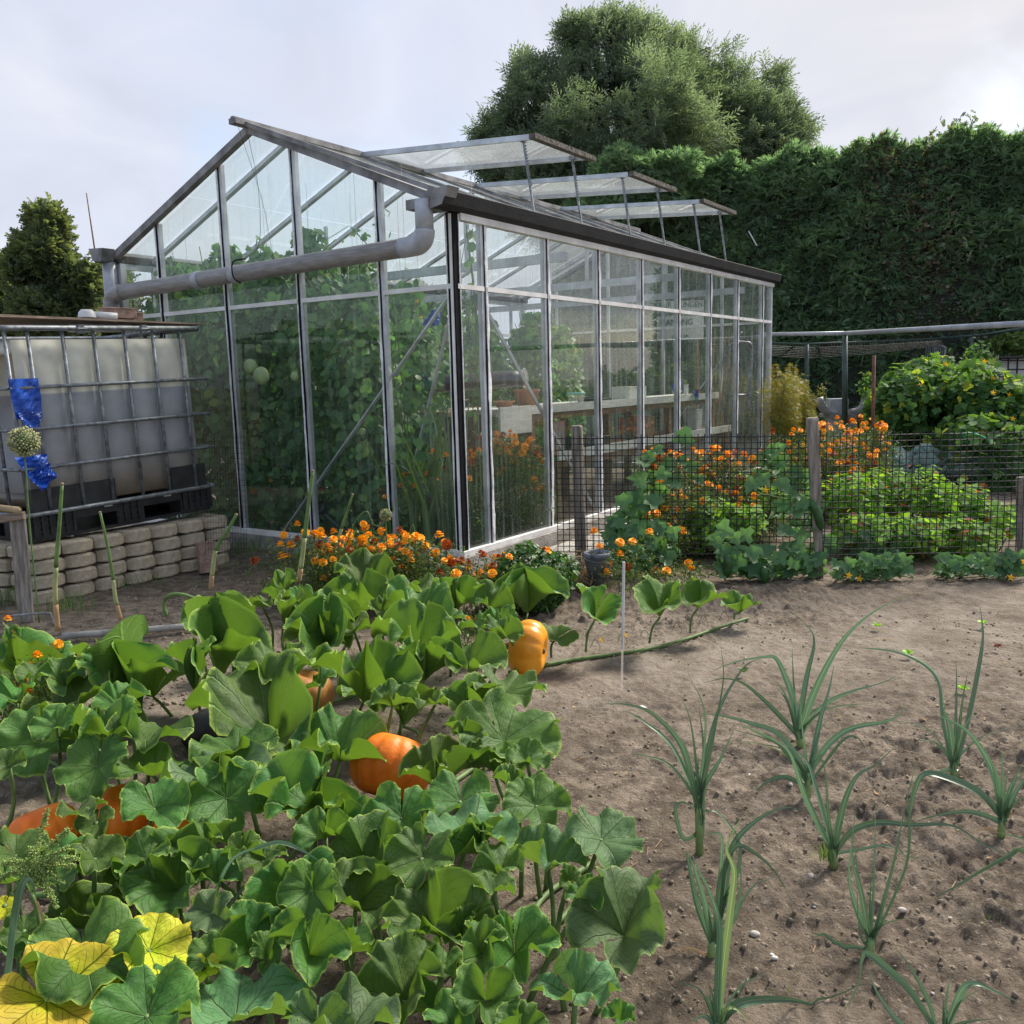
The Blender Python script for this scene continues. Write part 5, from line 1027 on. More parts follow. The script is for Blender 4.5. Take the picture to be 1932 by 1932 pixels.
q = MB(); q.lathe([(.001, .048), (.03, .046), (.045, .03), (.05, .0)], TW(.56, .12, 1.232), 18); q.lathe([(.001, 0), (.02, 0), (.03, .13), (.001, .135)], TW(.60, .12, 1.25), 12, M=rotm((.8, .5, -.12))); o = q.obj('plastic_scoop', MT['whitep'], smooth=True); tag(o, 'white plastic scoop lying on the tank board beside the brick', 'scoop')
q = MB(); q.tube([TW(.40, .06, 1.165), TW(.80, .06, 1.165)], .022, 12); o = q.obj('pipe_piece', MT['whitep'], smooth=True); tag(o, 'short white pipe lying on the tank under the board', 'pipe')
q = MB(); q.tube([D(180, 480, 7.2), D(163, 364, 7.2)], [.006, .004], 6); o = q.obj('rod', MT['cork'], smooth=True); tag(o, 'thin dark rod sticking up beside the left gutter', 'rod')
# walls of scalloped edging blocks
def block_mesh(w_, d_, h_, seed):
    r_ = np.random.default_rng(seed); n_ = 9; fr = []
    for i in range(n_):
        u = i / (n_ - 1); fr.append((u * w_, -.042 * math.sin(PI * u) ** .6))
    pr = fr + [(w_, d_), (0, d_)]; m_ = len(pr); cx, cy = w_ / 2, d_ / 2; V = []
    for z, s_ in ((0.004, .955), (.012, 1), (h_ - .016, 1), (h_ - .002, .94)):
        for x, y in pr: V.append((cx + (x - cx) * s_ + r_.normal(0, .0012), cy + (y - cy) * s_ + r_.normal(0, .0012), z + r_.normal(0, .0018) - .013 * (1 - abs(math.sin(PI * min(1, max(0, x / w_))))) ** 2 * (z > .03)))
    F = [(k * m_ + i, k * m_ + (i + 1) % m_, (k + 1) * m_ + (i + 1) % m_, (k + 1) * m_ + i) for k in range(3) for i in range(m_)] + [tuple(range(m_))[::-1], tuple(range(3 * m_, 4 * m_))]
    return mesh_of('block', V, F, MT['block'])
BM = [block_mesh(.186, .22, .082, i) for i in range(6)]
bw = thing('block_wall', 'stacked wall of scalloped grey-beige concrete blocks under the water tank', 'block wall', TO - GR * .06 - GL * .06, GHY)
for c in range(4):
    off = (.0, .015, .03, .0)[c]
    for k in range(7):
        inst('block', BM[(k * 5 + c) % 6], bw, (off * .5 + k * .1885 - .01 * (c == 0) + rng.normal(0, .002), rng.normal(0, .004), c * .0835 - .012), (0, 0, rng.normal(0, .012)))
for c in range(4):
    for k in range(4): inst('block', BM[(k + c) % 6], bw, (-.008, .23 + k * .1885 + .0, c * .0835 - .012), (0, 0, PI / 2 + rng.normal(0, .01)), (1, -1, 1))
bw2 = thing('block_wall', 'lower stack of concrete blocks in shade at the left edge, behind the first', 'block wall', TO - GR * .62 + GL * .55, GHY)
for c in range(3):
    for k in range(3): inst('block', BM[(k + c) % 6], bw2, (k * .1885 - .2, rng.normal(0, .004), c * .0835 - .012))
pl2 = thing('pallet', 'black plastic pallet on the shaded blocks at the left edge', 'pallet', TO - GR * .62 + GL * .55 + A3(0, 0, .24), GHY)
q = MB(); q.box((-.4, 0, 0), (.42, .8, .02)); q.box((-.4, 0, .10), (.42, .8, .14)); q.box((-.4, 0, .02), (-.15, .1, .10)); q.box((.2, 0, .02), (.42, .1, .1)); q.obj('deck', MT['blackplastic'], pl2, True)
q = MB(); c = G(392, 1078); q.box((-.05, -.03, 0), (.05, .03, .19), M=(rz3(.6), c), jit=.003); tag(q.obj('brick', MT['brick']), 'dark red brick stood on end against the right end of the block wall', 'brick')
# wooden peg with bamboo rest, left edge
t = thing('wooden_post', 'short grey wooden post with a cross board at the left edge', 'post', G(50, 1170))
PY = G(50, 1170)[1]; s_ = pxm(G(50, 1170))
q = MB(); q.bar(G(50, 1172), D(33, 978, PY), 28 * s_, .02, bev=.2, up=(0, 1, 0)); q.obj('upright', MT['wood'], t)
q = MB(); q.bar(D(-90, 992, PY - .02), D(46, 972, PY - .02), .03, 14 * s_, bev=.2); q.obj('cross_board', MT['woodh'], t)
q = MB(); q.tube([D(-90, 948, PY - .02), D(38, 963, PY - .02)], 6.5 * s_, 12, cap=False); q.tube([D(-60, 951, PY - .02), D(37.4, 963, PY - .02)], 4.2 * s_, 12, cap=True); o = q.obj('bamboo_cane', MT['cane'], smooth=True); tag(o, 'thick hollow bamboo cane resting on the wooden cross board', 'cane')
# seed heads and cut stalks
def allium(lb, cx, cy, r, foot, Y, mt='stem', bend=0):
    t = thing('allium', lb, 'seed head', A3(D(foot[0], foot[1], Y)[0], Y, 0), group='round allium seed heads'); c = D(cx, cy, Y); R_ = r * pxm(c)
    f = D(foot[0], foot[1], Y); q = MB(); q.tube(spline([f, f * .45 + c * .55 + A3(-.006, 0, 0), c], 12), .0035, 7); q.obj('stalk', MT['stem'], t, smooth=True)
    k = 320; i = np.arange(k) + .5; ph = np.arccos(1 - 2 * i / k); th = PI * (1 + 5 ** .5) * i; d = np.stack([np.cos(th) * np.sin(ph), np.sin(th) * np.sin(ph), np.cos(ph)], 1)
    T = np.array([(0, 0, 1.0), (.8, 0, .1), (0, .8, .1), (-.8, 0, .1), (0, -.8, .1), (0, 0, -.9)]); F = np.array([(0, 1, 2), (0, 2, 3), (0, 3, 4), (0, 4, 1), (5, 2, 1), (5, 3, 2), (5, 4, 3), (5, 1, 4)])
    V, FF, rr = scatter(T, F, c + d * (R_ * rng.uniform(.78, 1.0, k))[:, None], rotms(d, rng.uniform(0, 6, k)), R_ * rng.uniform(.07, .12, k))
    mk('florets', V, FF, leafmat('allium_floret', (.22, .25, .10), (.55, .55, .34), .2), t, rnd=rr)
    q = MB(); q.add(ico * R_ * .8 + c, icf); q.obj('core', MT['stemd'], t, smooth=True); return t
allium('greenish seed head on a tall thin stalk in front of the blue tape', 45, 833, 29, (74, 1175), 3.9)
allium('small pale seed head above the marigolds by the glass gable', 728, 972, 12, (735, 1060), 4.55)
def stalk(lb, pts, Y, wpx, mats=('stem', 'drystalk', 'dry'), grp='cut garlic stalks'):
    P = spline([D(x, y, Y) for x, y in pts], 24); s_ = pxm(P[0]); t = thing('cut_stalk', lb, 'garlic stalk', P[-1] * A3(1, 1, 0), group=grp)
    ws = np.linspace(.55, 1, 24) * wpx / 2 * s_; cut = (0, 12, 19, 24)
    for k in range(3):
        a, b_ = cut[k], min(24, cut[k + 1] + 1); q = MB(); q.tube(P[a:b_], ws[a:b_], 8); q.obj(('upper_stalk', 'middle_stalk', 'dry_base')[k], MT[mats[k]], t, smooth=True)
    q = MB(); q.tube([P[0], P[0] + (P[0] - P[1]) * .3], [ws[0] * 1.05, ws[0] * .9], 8); q.obj('cut_end', MT['cane'], t, smooth=True); return t
stalk('tall stalk left of the slanting one, yellow at its base', [(117, 915), (112, 990), (106, 1065), (104, 1120), (109, 1190)], 3.75, 11)
stalk('cut stalk slanting down to the right in front of the blocks', [(189, 968), (203, 1030), (213, 1090), (218, 1130), (228, 1170)], 3.95, 9)
stalk('bent stalk at the right end of the block wall', [(446, 971), (430, 1000), (408, 1035), (401, 1075), (398, 1110)], 4.3, 10)
stalk('tallest pale stalk standing before the glass gable', [(590, 890), (582, 950), (575, 1010), (569, 1060), (563, 1098)], 4.2, 11)
stalk('short slanting stalk beside the watering can', [(665, 933), (655, 965), (645, 995), (638, 1022), (634, 1045)], 4.6, 8)
def loop(lb, pts, Y, r, nm='garlic_scape', mt='stem'):
    q = MB(); q.tube(spline([D(x, y, Y) for x, y in pts], 36), r, 8); o = q.obj(nm, MT[mt], smooth=True); tag(o, lb, 'garlic scape', 'curled garlic scapes')
loop('thick scape curling over the bed in front of the blocks', [(U('T', 920, 1745)[0], 1163), (309, 1140), (318, 1124), (345, 1122), (375, 1132), (400, 1131), (418, 1140), (420, 1146)], 3.9, .0085)
loop('thin scape looping beside the watering can', [(650, 1040), (663, 1000), (677, 975), (692, 965), (700, 980), (706, 990), (718, 994), (724, 985)], 4.5, .003)
loop('hooked scape tip right of the flowers', [(769, 1055), (772, 1010), (778, 990), (782, 1000), (784, 1020)], 4.5, .002)
q = MB(); q.tube(spline([D(15, 1163, 3.85), D(40, 1160, 3.85), D(88, 1157, 3.85), D(96, 1160, 3.85), D(103, 1182, 3.85)], 12), .0045, 8); o = q.obj('wire_hoop', MT['galv'], smooth=True); tag(o, 'bent wire hoop low at the foot of the wooden post', 'wire hoop')
# weeds between blocks and beds
for k, (x, y, n_, h_, sp_, lb) in enumerate(((130, 1150, 90, .10, .06, 'grass and weeds growing along the foot of the block wall'), (250, 1105, 60, .08, .10, 'sparse weeds at the middle of the block wall'), (20, 1135, 120, .12, .10, 'weeds at the left edge by the post'), (455, 1040, 160, .11, .13, 'grass along the greenhouse sill right of the blocks'), (480, 1065, 120, .07, .16, 'low grass between the tank and the flowers'), (350, 1100, 40, .06, .1, 'thin grass in front of the right blocks'))):
    tuft(lb, G(x, y), n_, h_, sp_, 60 + k)
# wire mesh panel between tank and greenhouse
m_ = thing('wire_mesh', 'low wire mesh panel between the block wall and the glass gable', 'wire mesh', G(425, 1050))
q = MB()
for i in range(16): a = G(388 + i * 5.2, 1050); q.tube([D(388 + i * 5.2, 1045, 5.35), D(384 + i * 5.0, 820, 5.35)], .0009, 4)
for j in range(22): q.tube([D(386, 822 + j * 10.2, 5.35), D(465, 826 + j * 10.0, 5.35)], .0009, 4)
q.obj('wires', MT['net'], m_, kind='stuff')

# ================================================================== NET FENCE
FA, FB, FC = G(1053, 1068), G(1551, 1088), G(1945, 1078)
FA, FB, FC = A3(*FA[:2], 0), A3(*FB[:2], 0), A3(*FC[:2], 0)
fence = thing('net_fence', 'black plastic net fence on rough wooden posts in front of the flowers', 'fence', FA)
q = MB()
def fpt(t_): return FA + (FB - FA) * t_ if t_ <= 1 else FB + (FC - FB) * (t_ - 1)
L1, L2 = np.linalg.norm(FB - FA), np.linalg.norm(FC - FB); cell = .0355
def zt(t_): return np.interp(t_, [0, .07, 1, 2], [Z0a, Z0a, Z0b, Z0c])
Z0a = D(1053, 827, FA[1])[2]; Z0b = D(1540, 822, FB[1])[2]; Z0c = D(1940, 815, FC[1])[2]
Zba = D(1053, 1040, FA[1])[2]; Zbb = D(1540, 1046, FB[1])[2]; Zbc = D(1940, 1040, FC[1])[2]
def zb(t_): return np.interp(t_, [0, 1, 2], [Zba, Zbb, Zbc])
def fw(t_, v):
    p = fpt(t_); sag = .010 * math.sin(t_ * 9 + v * 4) + .012 * math.sin(t_ * 23) * v; return p + A3(.2 * sag, sag - .02, zb(t_) + (zt(t_) - zb(t_)) * v)
nv = int(L1 / cell) + int(L2 / cell); ts = list(np.linspace(0, 1, int(L1 / cell))) + list(np.linspace(1, 2, int(L2 / cell)))[1:]
for t_ in ts: q.tube([fw(t_ + .0006 * rng.normal(), v) + (A3(0, 0, .018) if v == 1 else 0) for v in np.linspace(0, 1, 7)], .0026, 4)
nh = 21
for j in range(nh): q.tube([fw(t_, j / (nh - 1)) for t_ in ts], .0025 if j not in (nh - 1, 0) else .0032, 4)
q.obj('netting', MT['net'], fence, kind='stuff')
def fpost(top, bot, wpx, taper=1.0, dy=.03):
    B = G(*bot); T_ = D(top[0], top[1], B[1] + dy); B = A3(B[0], B[1] + dy, -.02); s_ = pxm(T_); q = MB(); P = [B, B * .5 + T_ * .5, T_ - (T_ - B) * .012, T_]
    q.tube(P, [wpx / 2 * s_ * taper, wpx / 2 * s_, wpx / 2 * s_, wpx / 2 * s_ * .86], 14); V = q.v[0]; V[:-14] += rng.normal(0, .0018, V[:-14].shape); return q.obj('post', MT['wood'], fence, smooth=False)
fpost((1088, 803), (1098, 1066), 23); fpost((1532, 788), (1551, 1090), 24, .55); fpost((1925, 900), (1932, 1078), 14)

# ================================================================== FLOWERS
def marigold_mesh(seed, mt):
    r_ = np.random.default_rng(seed); T = np.array([(0, -.10, 0), (0, .10, 0), (.42, -.26, .14), (.42, .26, .14), (.62, -.12, .02), (.62, .14, .04)]); F = np.array([(0, 2, 3), (0, 3, 1), (2, 4, 5), (2, 5, 3)])
    pos, R, s_ = [], [], []
    for ring, (n_, el, z, sc) in enumerate(((12, -.25, .0, .9), (12, .25, .16, .95), (10, .75, .32, .8), (7, 1.2, .45, .6))):
        for k in range(n_):
            a = 2 * PI * (k + .5 * ring) / n_ + r_.normal(0, .08); R.append(np.array(Matrix.Rotation(a, 3, 'Z') @ Matrix.Rotation(-el + r_.normal(0, .12), 3, 'Y'))); pos.append((math.cos(a) * .25 * (1 - ring * .25), math.sin(a) * .25 * (1 - ring * .25), z)); s_.append(sc)
    V, FF, rr = scatter(T, F, np.array(pos), np.array(R), np.array(s_)); return mesh_of('flower_head', V, FF, mt, rnd=rr)
FM = [marigold_mesh(i, MT['petal']) for i in range(6)] + [marigold_mesh(9 + i, MT['petalr']) for i in range(2)]
stmT = np.array([(-.5, 0, 0), (.5, 0, 0), (-.35, 0, 1), (.35, 0, 1)])
def cloud(n_, c, rad, seed, flat=.0, hollow=.0):
    r_ = np.random.default_rng(seed); d = r_.normal(size=(n_, 3)); d /= np.linalg.norm(d, axis=1)[:, None]; rr = (hollow + (1 - hollow) * r_.random(n_)) ** (1 / 2.2)
    return np.asarray(c) + d * rr[:, None] * np.asarray(rad), d
TFERN = np.array([(0, -.04, 0), (0, .04, 0), (.5, -.16, .06), (.5, .16, .04), (1, 0, .0), (.25, .30, .05), (.35, -.32, .02)]); FFERN = np.array([(0, 3, 1), (0, 2, 3), (2, 4, 3), (0, 1, 5), (0, 6, 1)])
def foliage(par, c, rad, n_, mt, T=None, F=None, s0=.02, s1=.05, seed=0, nm='foliage', up=.3, local=False, hollow=0.0):
    r_ = np.random.default_rng(seed); pos, d = cloud(n_, c, rad, seed, hollow=hollow); pos[:, 2] = np.maximum(pos[:, 2], .008)
    nrm = d + r_.normal(0, .6, d.shape) + A3(0, 0, up); V, FF, rr = scatter(T if T is not None else TFERN, F if F is not None else FFERN, pos, rotms(nrm, r_.uniform(0, 6.28, n_)), r_.uniform(s0, s1, n_))
    return mk(nm, V, FF, MT[mt], par, local=local, rnd=rr, kind='stuff')
def marigold_plant(lb, flowers, Y, size=.029, seed=0, fol=True, dens=1.0, dY=.15, grp='marigold plants', reds=.18, floor=.02):
    """flowers: picture places; the plant's foliage fills the space below them"""
    r_ = np.random.default_rng(seed); P = []
    for x, y in flowers:
        if isinstance(Y, tuple):
            v = ray(x, y); pn = GL if Y[0] == 'y' else GR; cc0 = Y[1] + r_.uniform(0, .22); p = A3(0, 0, CAM_H) + v * (((GHC + pn * cc0 - A3(0, 0, CAM_H)) @ pn) / (v @ pn))
        else: p = D(x, y, Y + r_.uniform(-dY, dY))
        p[2] = max(p[2], .04); P.append(p)
    P = np.array(P); c = P.mean(0); t = thing('marigold_plant', lb, 'marigold', (c[0], c[1], 0), group=grp)
    q = MB()
    for p in P:
        k = r_.integers(0, 6) if r_.random() > reds else r_.integers(6, 8)
        o = inst('flower_head', FM[k], t, p, (r_.normal(-.1, .35) + .25, r_.normal(0, .35), r_.uniform(0, 6.28)), size * r_.uniform(.8, 1.2), local=False)
        f = A3(p[0] * .8 + c[0] * .2 + r_.normal(0, .02), p[1] * .8 + c[1] * .2 + r_.normal(0, .02), 0); q.tube(spline([f, (p + f) / 2 + r_.normal(0, .012, 3), p], 5), .0016, 4)
    q.obj('stems', MT['stemd'], t, kind='stuff')
    if fol:
        n_ = int(230 * len(P) * dens); r2 = np.random.default_rng(seed + 9); bs = P[r2.integers(0, len(P), n_)]
        pos = bs * A3(1, 1, 0) + np.stack([r2.normal(0, .05, n_), r2.normal(0, .05, n_), floor + bs[:, 2] * r2.random(n_) ** .8 * .92], 1)
        V, FF, rr = scatter(TFERN, FFERN, pos, rotms(r2.normal(size=(n_, 3)) + A3(0, 0, .6), r2.uniform(0, 6.28, n_)), r2.uniform(.012, .030, n_)); mk('foliage', V, FF, MT['ferny'], t, rnd=rr, kind='stuff')
    return t
c_ = lambda L_, f='C': [U(f, *p) for p in L_]
marigold_plant('sprawling marigold with scattered flowers at the left foot of the gable', c_([(305, 965), (195, 1095), (35, 1200), (370, 1150), (240, 1170), (262, 1100), (410, 1060)]), 4.75, seed=1, dens=.5)
marigold_plant('dense marigold left of the watering can, next to the tall pale stalk', c_([(535, 1065), (498, 1115), (485, 1160), (470, 1210), (550, 1240), (575, 1280), (475, 1315), (535, 1190), (610, 1290), (520, 1150)]), 4.55, seed=2)
marigold_plant('marigold in bloom directly in front of the watering can', c_([(640, 1050), (730, 960), (745, 985), (760, 1035), (722, 1060), (800, 1080), (717, 1125), (780, 1130), (838, 1110), (765, 1170), (840, 1155), (640, 1020), (655, 1120)]), 4.7, seed=3)
marigold_plant('marigold below the pale seed head at the gable', c_([(852, 1010), (890, 1055), (925, 1055), (900, 1095), (930, 1125), (972, 1100), (960, 1005), (990, 1030), (905, 1070)]), 4.7, seed=4)
marigold_plant('marigold at the right of the gable clump, before the black corner post', c_([(1050, 1075), (1097, 1055), (1127, 1100), (1025, 1160), (1035, 1200), (980, 1250), (1190, 1155), (1080, 1050), (1000, 1140)]), 4.55, seed=5)
marigold_plant('marigold low beneath the greenhouse corner', c_([(1250, 1200), (1297, 1215), (1220, 1275), (1255, 1340), (1290, 1190)]), 4.3, seed=6, dens=.6)
marigold_plant('marigold with fading brown heads right of the greenhouse corner', c_([(1480, 1155), (1410, 1225), (1603, 1180), (1668, 1175), (1565, 1235), (1525, 1245), (1560, 1280), (1465, 1310), (1490, 1350), (1505, 1165)]), 4.3, seed=7, dens=.5, reds=.4)
marigold_plant('marigold behind the parsley bush', c_([(1765, 1175), (1865, 1150), (1885, 1130), (1910, 1140), (1900, 1160), (1880, 1160)]), 4.5, seed=8, dens=.5, reds=.4)
marigold_plant('small marigold under the back pumpkin leaves', c_([(1410, 1590), (1450, 1585), (1400, 1570)]), 3.7, seed=9, dens=.4, size=.02)
marigold_plant('marigold growing around the grey bucket', c_([(605, 1495), (640, 1590), (567, 1760), (690, 1755), (480, 1915), (460, 1870), (430, 1735), (700, 1700), (650, 1690), (530, 1780)], 'F'), 4.9, seed=10, dens=.15)
marigold_plant('low marigold on the soil below the left cucumber plant', c_([(825, 1720), (850, 1560), (1070, 1750), (770, 1640), (770, 1565), (1000, 1750), (960, 1500)], 'F'), 4.75, seed=11, dens=.7)
marigold_plant('single bright marigold at the foot of the net fence', c_([(1235, 1730), (1215, 1700)], 'F'), 4.8, seed=12, dens=.9)
marigold_plant('orange marigold among the leaves at the left edge', c_([(65, 1025), (500, 1240), (380, 1370), (320, 1340), (280, 1540), (440, 1550), (140, 1600), (240, 1650), (100, 1680), (95, 1820), (275, 1435), (480, 1555)], 'Z'), 2.95, seed=13, size=.021, dens=.8, dY=.1, reds=.05)
marigold_plant('marigold spreading left of the tall pale stalk before the gable', rnd_px(16, 530, 640, 1000, 1060, 31), 4.7, seed=31, dens=.7)
marigold_plant('marigold filling the gap below the pale seed head', rnd_px(18, 640, 760, 1005, 1060, 32), 4.6, seed=32, dens=.7)
marigold_plant('marigold with reddish heads left of the black corner post', rnd_px(14, 740, 850, 1010, 1070, 33), 4.55, seed=33, dens=.6, reds=.4)
marigold_plant('marigold trailing between the corner kerb and the parsley', rnd_px(12, 860, 960, 1045, 1090, 34), 4.35, seed=34, dens=.5, reds=.35)
# inside the glass corner
marigold_plant('tall marigold inside the greenhouse behind the second side pane', c_([(1590, 400), (1630, 390), (1675, 375), (1700, 400), (1600, 440), (1690, 460), (1660, 500), (1705, 435), (1670, 400), (1590, 425), (1585, 380), (1640, 480)]), ('y', .08), seed=21, size=.032, dens=1.6, reds=.05)
marigold_plant('tall marigold inside the greenhouse by the second mullion', c_([(1790, 430), (1770, 460), (1755, 505), (1845, 505), (1890, 560), (1740, 585), (1810, 420), (1780, 490), (1860, 530)]), ('y', .08), seed=22, size=.032, dens=1.8, reds=.05)
marigold_plant('lower marigold flowers near the foot of the second side pane', c_([(1630, 610), (1605, 640), (1830, 675), (1850, 740), (1880, 745), (1830, 760), (1865, 725), (1895, 750), (1590, 950), (1765, 740)]), ('y', .06), seed=23, size=.03, dens=1.6, reds=.05)
marigold_plant('marigold pressed against the narrow first side pane', c_([(1480, 410), (1470, 490), (1420, 500), (1440, 520), (1405, 545), (1420, 575), (1395, 605), (1410, 670), (1405, 700), (1470, 685), (1400, 590), (1430, 560), (1395, 750)]), ('y', .05), seed=24, size=.032, dens=1.2, reds=.05, dY=.08)
marigold_plant('marigold inside seen through the last gable pane', c_([(1180, 500), (1262, 520), (1145, 635), (1110, 640), (1258, 603), (1195, 680), (1150, 815), (1097, 540)]), ('x', .18), seed=25, size=.03, dens=.5, reds=.1)
marigold_plant('marigold inside beside the dark bench leg', c_([(993, 645), (1032, 627), (1063, 720), (1057, 770), (855, 780), (845, 822), (840, 740), (970, 715), (885, 680), (865, 790)]), ('x', .15), seed=26, size=.028, dens=.5, reds=.1)
marigold_plant('few marigolds inside behind the left gable panes', c_([(25, 755), (15, 750), (460, 740), (190, 570), (-60, 1010)]), ('x', .08), seed=27, size=.026, dens=.2)
k = 0
for x0, x1, y0, y1, Y, n_, lb in ((1215, 1300, 850, 900, 6.3, 22, 'marigold behind the net, top left of the bed'), (1290, 1380, 845, 905, 6.4, 22, 'marigold behind the net, left of the second fence post'), (1380, 1480, 850, 925, 6.3, 20, 'marigold behind the net near the far greenhouse corner'),
        (1235, 1330, 900, 990, 5.9, 20, 'marigold in the thick of the bed behind the net'), (1330, 1430, 905, 960, 5.9, 16, 'marigold behind the net among pale round leaves'), (1200, 1290, 960, 1010, 5.6, 14, 'marigold low behind the net by the cucumber leaves'),
        (1530, 1600, 800, 880, 7.2, 26, 'marigold right of the second fence post'), (1595, 1680, 795, 850, 7.6, 24, 'marigold around the rusty stake'), (1540, 1660, 850, 905, 7.0, 30, 'marigold in front of the cabbages'), (1450, 1530, 810, 880, 8.2, 20, 'marigold beyond the far end of the greenhouse'), (1550, 1650, 785, 830, 8.6, 14, 'marigold before the grey planter')):
    marigold_plant(lb, rnd_px(int(n_ * 1.6), x0, x1, y0, y1, 70 + k), Y, size=.029, seed=70 + k, dens=1.0, dY=.2); k += 1

# ================================================================== LEAFY PLANTS
TBR = np.array([(0, 0, 0), (.25, -.42, .08), (.62, -.46, .02), (1.0, 0, -.10), (.62, .46, .02), (.25, .42, .08), (.5, 0, -.03)]) - A3(.4, 0, 0)
FBR = np.array([(0, 1, 6), (1, 2, 6), (2, 3, 6), (3, 4, 6), (4, 5, 6), (5, 0, 6)])
TLOB = np.array([(0, 0, 0), (-.12, -.35, .05), (.12, -.62, .04), (.38, -.42, .06), (.70, -.48, -.02), (.72, -.22, .03), (1.08, 0, -.10), (.72, .22, .03), (.70, .48, -.02), (.38, .42, .06), (.12, .62, .04), (-.12, .35, .05), (.35, 0, -.05)]) - A3(.4, 0, 0)
FLOB = np.array([(i, (i + 1) % 12, 12) for i in range(12)])
TNAR = np.array([(0, -.03, 0), (0, .03, 0), (.5, -.09, .03), (.5, .09, .03), (1, 0, -.06)]); FNAR = np.array([(0, 2, 1), (1, 2, 3), (2, 4, 3)])
def twig_template(n_, ln, seed, narrow=True):
    r_ = np.random.default_rng(seed); V, F = [], []
    for k in range(n_):
        t_ = k / n_; s_ = (1 if k % 2 else -1); a = s_ * r_.uniform(.5, 1.0); M_ = np.array(Matrix.Rotation(a, 3, 'Z') @ Matrix.Rotation(r_.uniform(-.6, .6), 3, 'X')); base = A3(t_, 0, -.15 * t_ * t_)
        w_ = .055 if narrow else .16; L_ = .42 if narrow else .36
        q = np.array([(0, 0, 0), (L_ * .5, -w_, .02), (L_, 0, -.04), (L_ * .5, w_, .02)]) @ M_.T + base; m_ = len(V) * 4; V.append(q); F += [(m_, m_ + 1, m_ + 2), (m_, m_ + 2, m_ + 3)]
    return np.concatenate(V), np.array(F)
def tree(name, label, cat, base, blobs, trunk_r, n_, mt, T, F, s0, s1, seed, group=None, limbs=True, droop=0.0, hollow=.35, core=.0):
    r_ = np.random.default_rng(seed); base = A3(*base); t = thing(name, label, cat, base, group=group); blobs = [(A3(*c), A3(*r)) for c, r in blobs]
    vol = np.array([r[0] * r[2] for c, r in blobs]); vol = vol / vol.sum(); pos, nr = [], []
    for (c, r), v in zip(blobs, vol):
        k = int(n_ * v); p, d = cloud(k, c, r, seed + len(pos), hollow=hollow); p = c + (p - c) * (.56 + .60 * vnoise(d[:, 0] * 2.6 + len(pos) * 3, d[:, 2] * 2.6 + d[:, 1] * 1.3 + 20, seed))[:, None]
        # thin it unevenly so that gaps show through
        g = vnoise(p[:, 0] * 1.3 / s1 * .22 + 40, p[:, 2] * 1.3 / s1 * .22 + p[:, 1] * .3 + 11, seed); keep = g > (.30 if trunk_r > .3 else .14) + .14 * r_.random(k); pos.append(p[keep]); nr.append(d[keep])
    pos = np.concatenate(pos); nr = np.concatenate(nr); k = len(pos)
    dirs = nr * .7 + r_.normal(0, .5, (k, 3)) + A3(0, 0, .25 - droop)
    # each spray points along dirs: x axis of the template
    x = dirs / np.linalg.norm(dirs, axis=1)[:, None]; up = r_.normal(size=(k, 3)) * .5 + A3(0, 0, 1); y = np.cross(up, x); y /= np.linalg.norm(y, axis=1)[:, None] + 1e-9; z = np.cross(x, y); R = np.stack([x, y, z], 2)
    V, FF, rr = scatter(T, F, pos, R, r_.uniform(s0, s1, k), rnd=np.clip(.25 + .5 * (vnoise(pos[:, 0] * .9, pos[:, 2] * .9, 3) - .2) + .35 * r_.random(k), 0, .96)); mk('crown', V, FF, MT[mt], t, rnd=rr, kind='stuff')
    if limbs:
        q = MB(); top = A3(base[0], base[1], 0) + A3(0, 0, (blobs[0][0][2] - base[2]) * .45); fork = base + A3(0, 0, min(2.0, (blobs[0][0][2]) * .35)); q.tube(spline([base - A3(0, 0, .1), (base + fork) / 2 + A3(.05, 0, 0), fork], 6), np.linspace(trunk_r, trunk_r * .8, 6), 9)
        q.obj('trunk', MT['bark'], t, smooth=True)
        for c, r in blobs:
            q = MB()
            for j in range(5 if trunk_r > .3 else 2):
                e_ = c + np.clip(r_.normal(0, .28, 3), -.5, .45) * r * (1 if trunk_r > .3 else .5); mid = fork * .5 + e_ * .5 + r_.normal(0, .2, 3) * r; P = spline([fork - A3(0, 0, .1), mid, e_], 9); q.tube(P, np.linspace(trunk_r * .42, trunk_r * .06, 9), 6)
                for k2 in range(4 if trunk_r > .3 else 0): b0 = P[5 + k2 % 4]; b1 = b0 + np.clip(r_.normal(0, .22, 3), -.4, .3) * r; q.tube([b0, (b0 + b1) / 2 + r_.normal(0, .05, 3) * r, b1], [trunk_r * .10, trunk_r * .07, trunk_r * .03], 5)
            q.obj('limb', MT['bark'], t, smooth=True)
    return t
TW_, FW_ = twig_template(8, 1, 1)
TA_, FA_ = twig_template(7, 1, 2, False)
def BL_(Y, L_): return [(D(x, y, Y + dy), (rx * Y / FPX * 1.0, max(rx, rz) * .8 * Y / FPX, rz * Y / FPX)) for x, y, rx, rz, dy in L_]
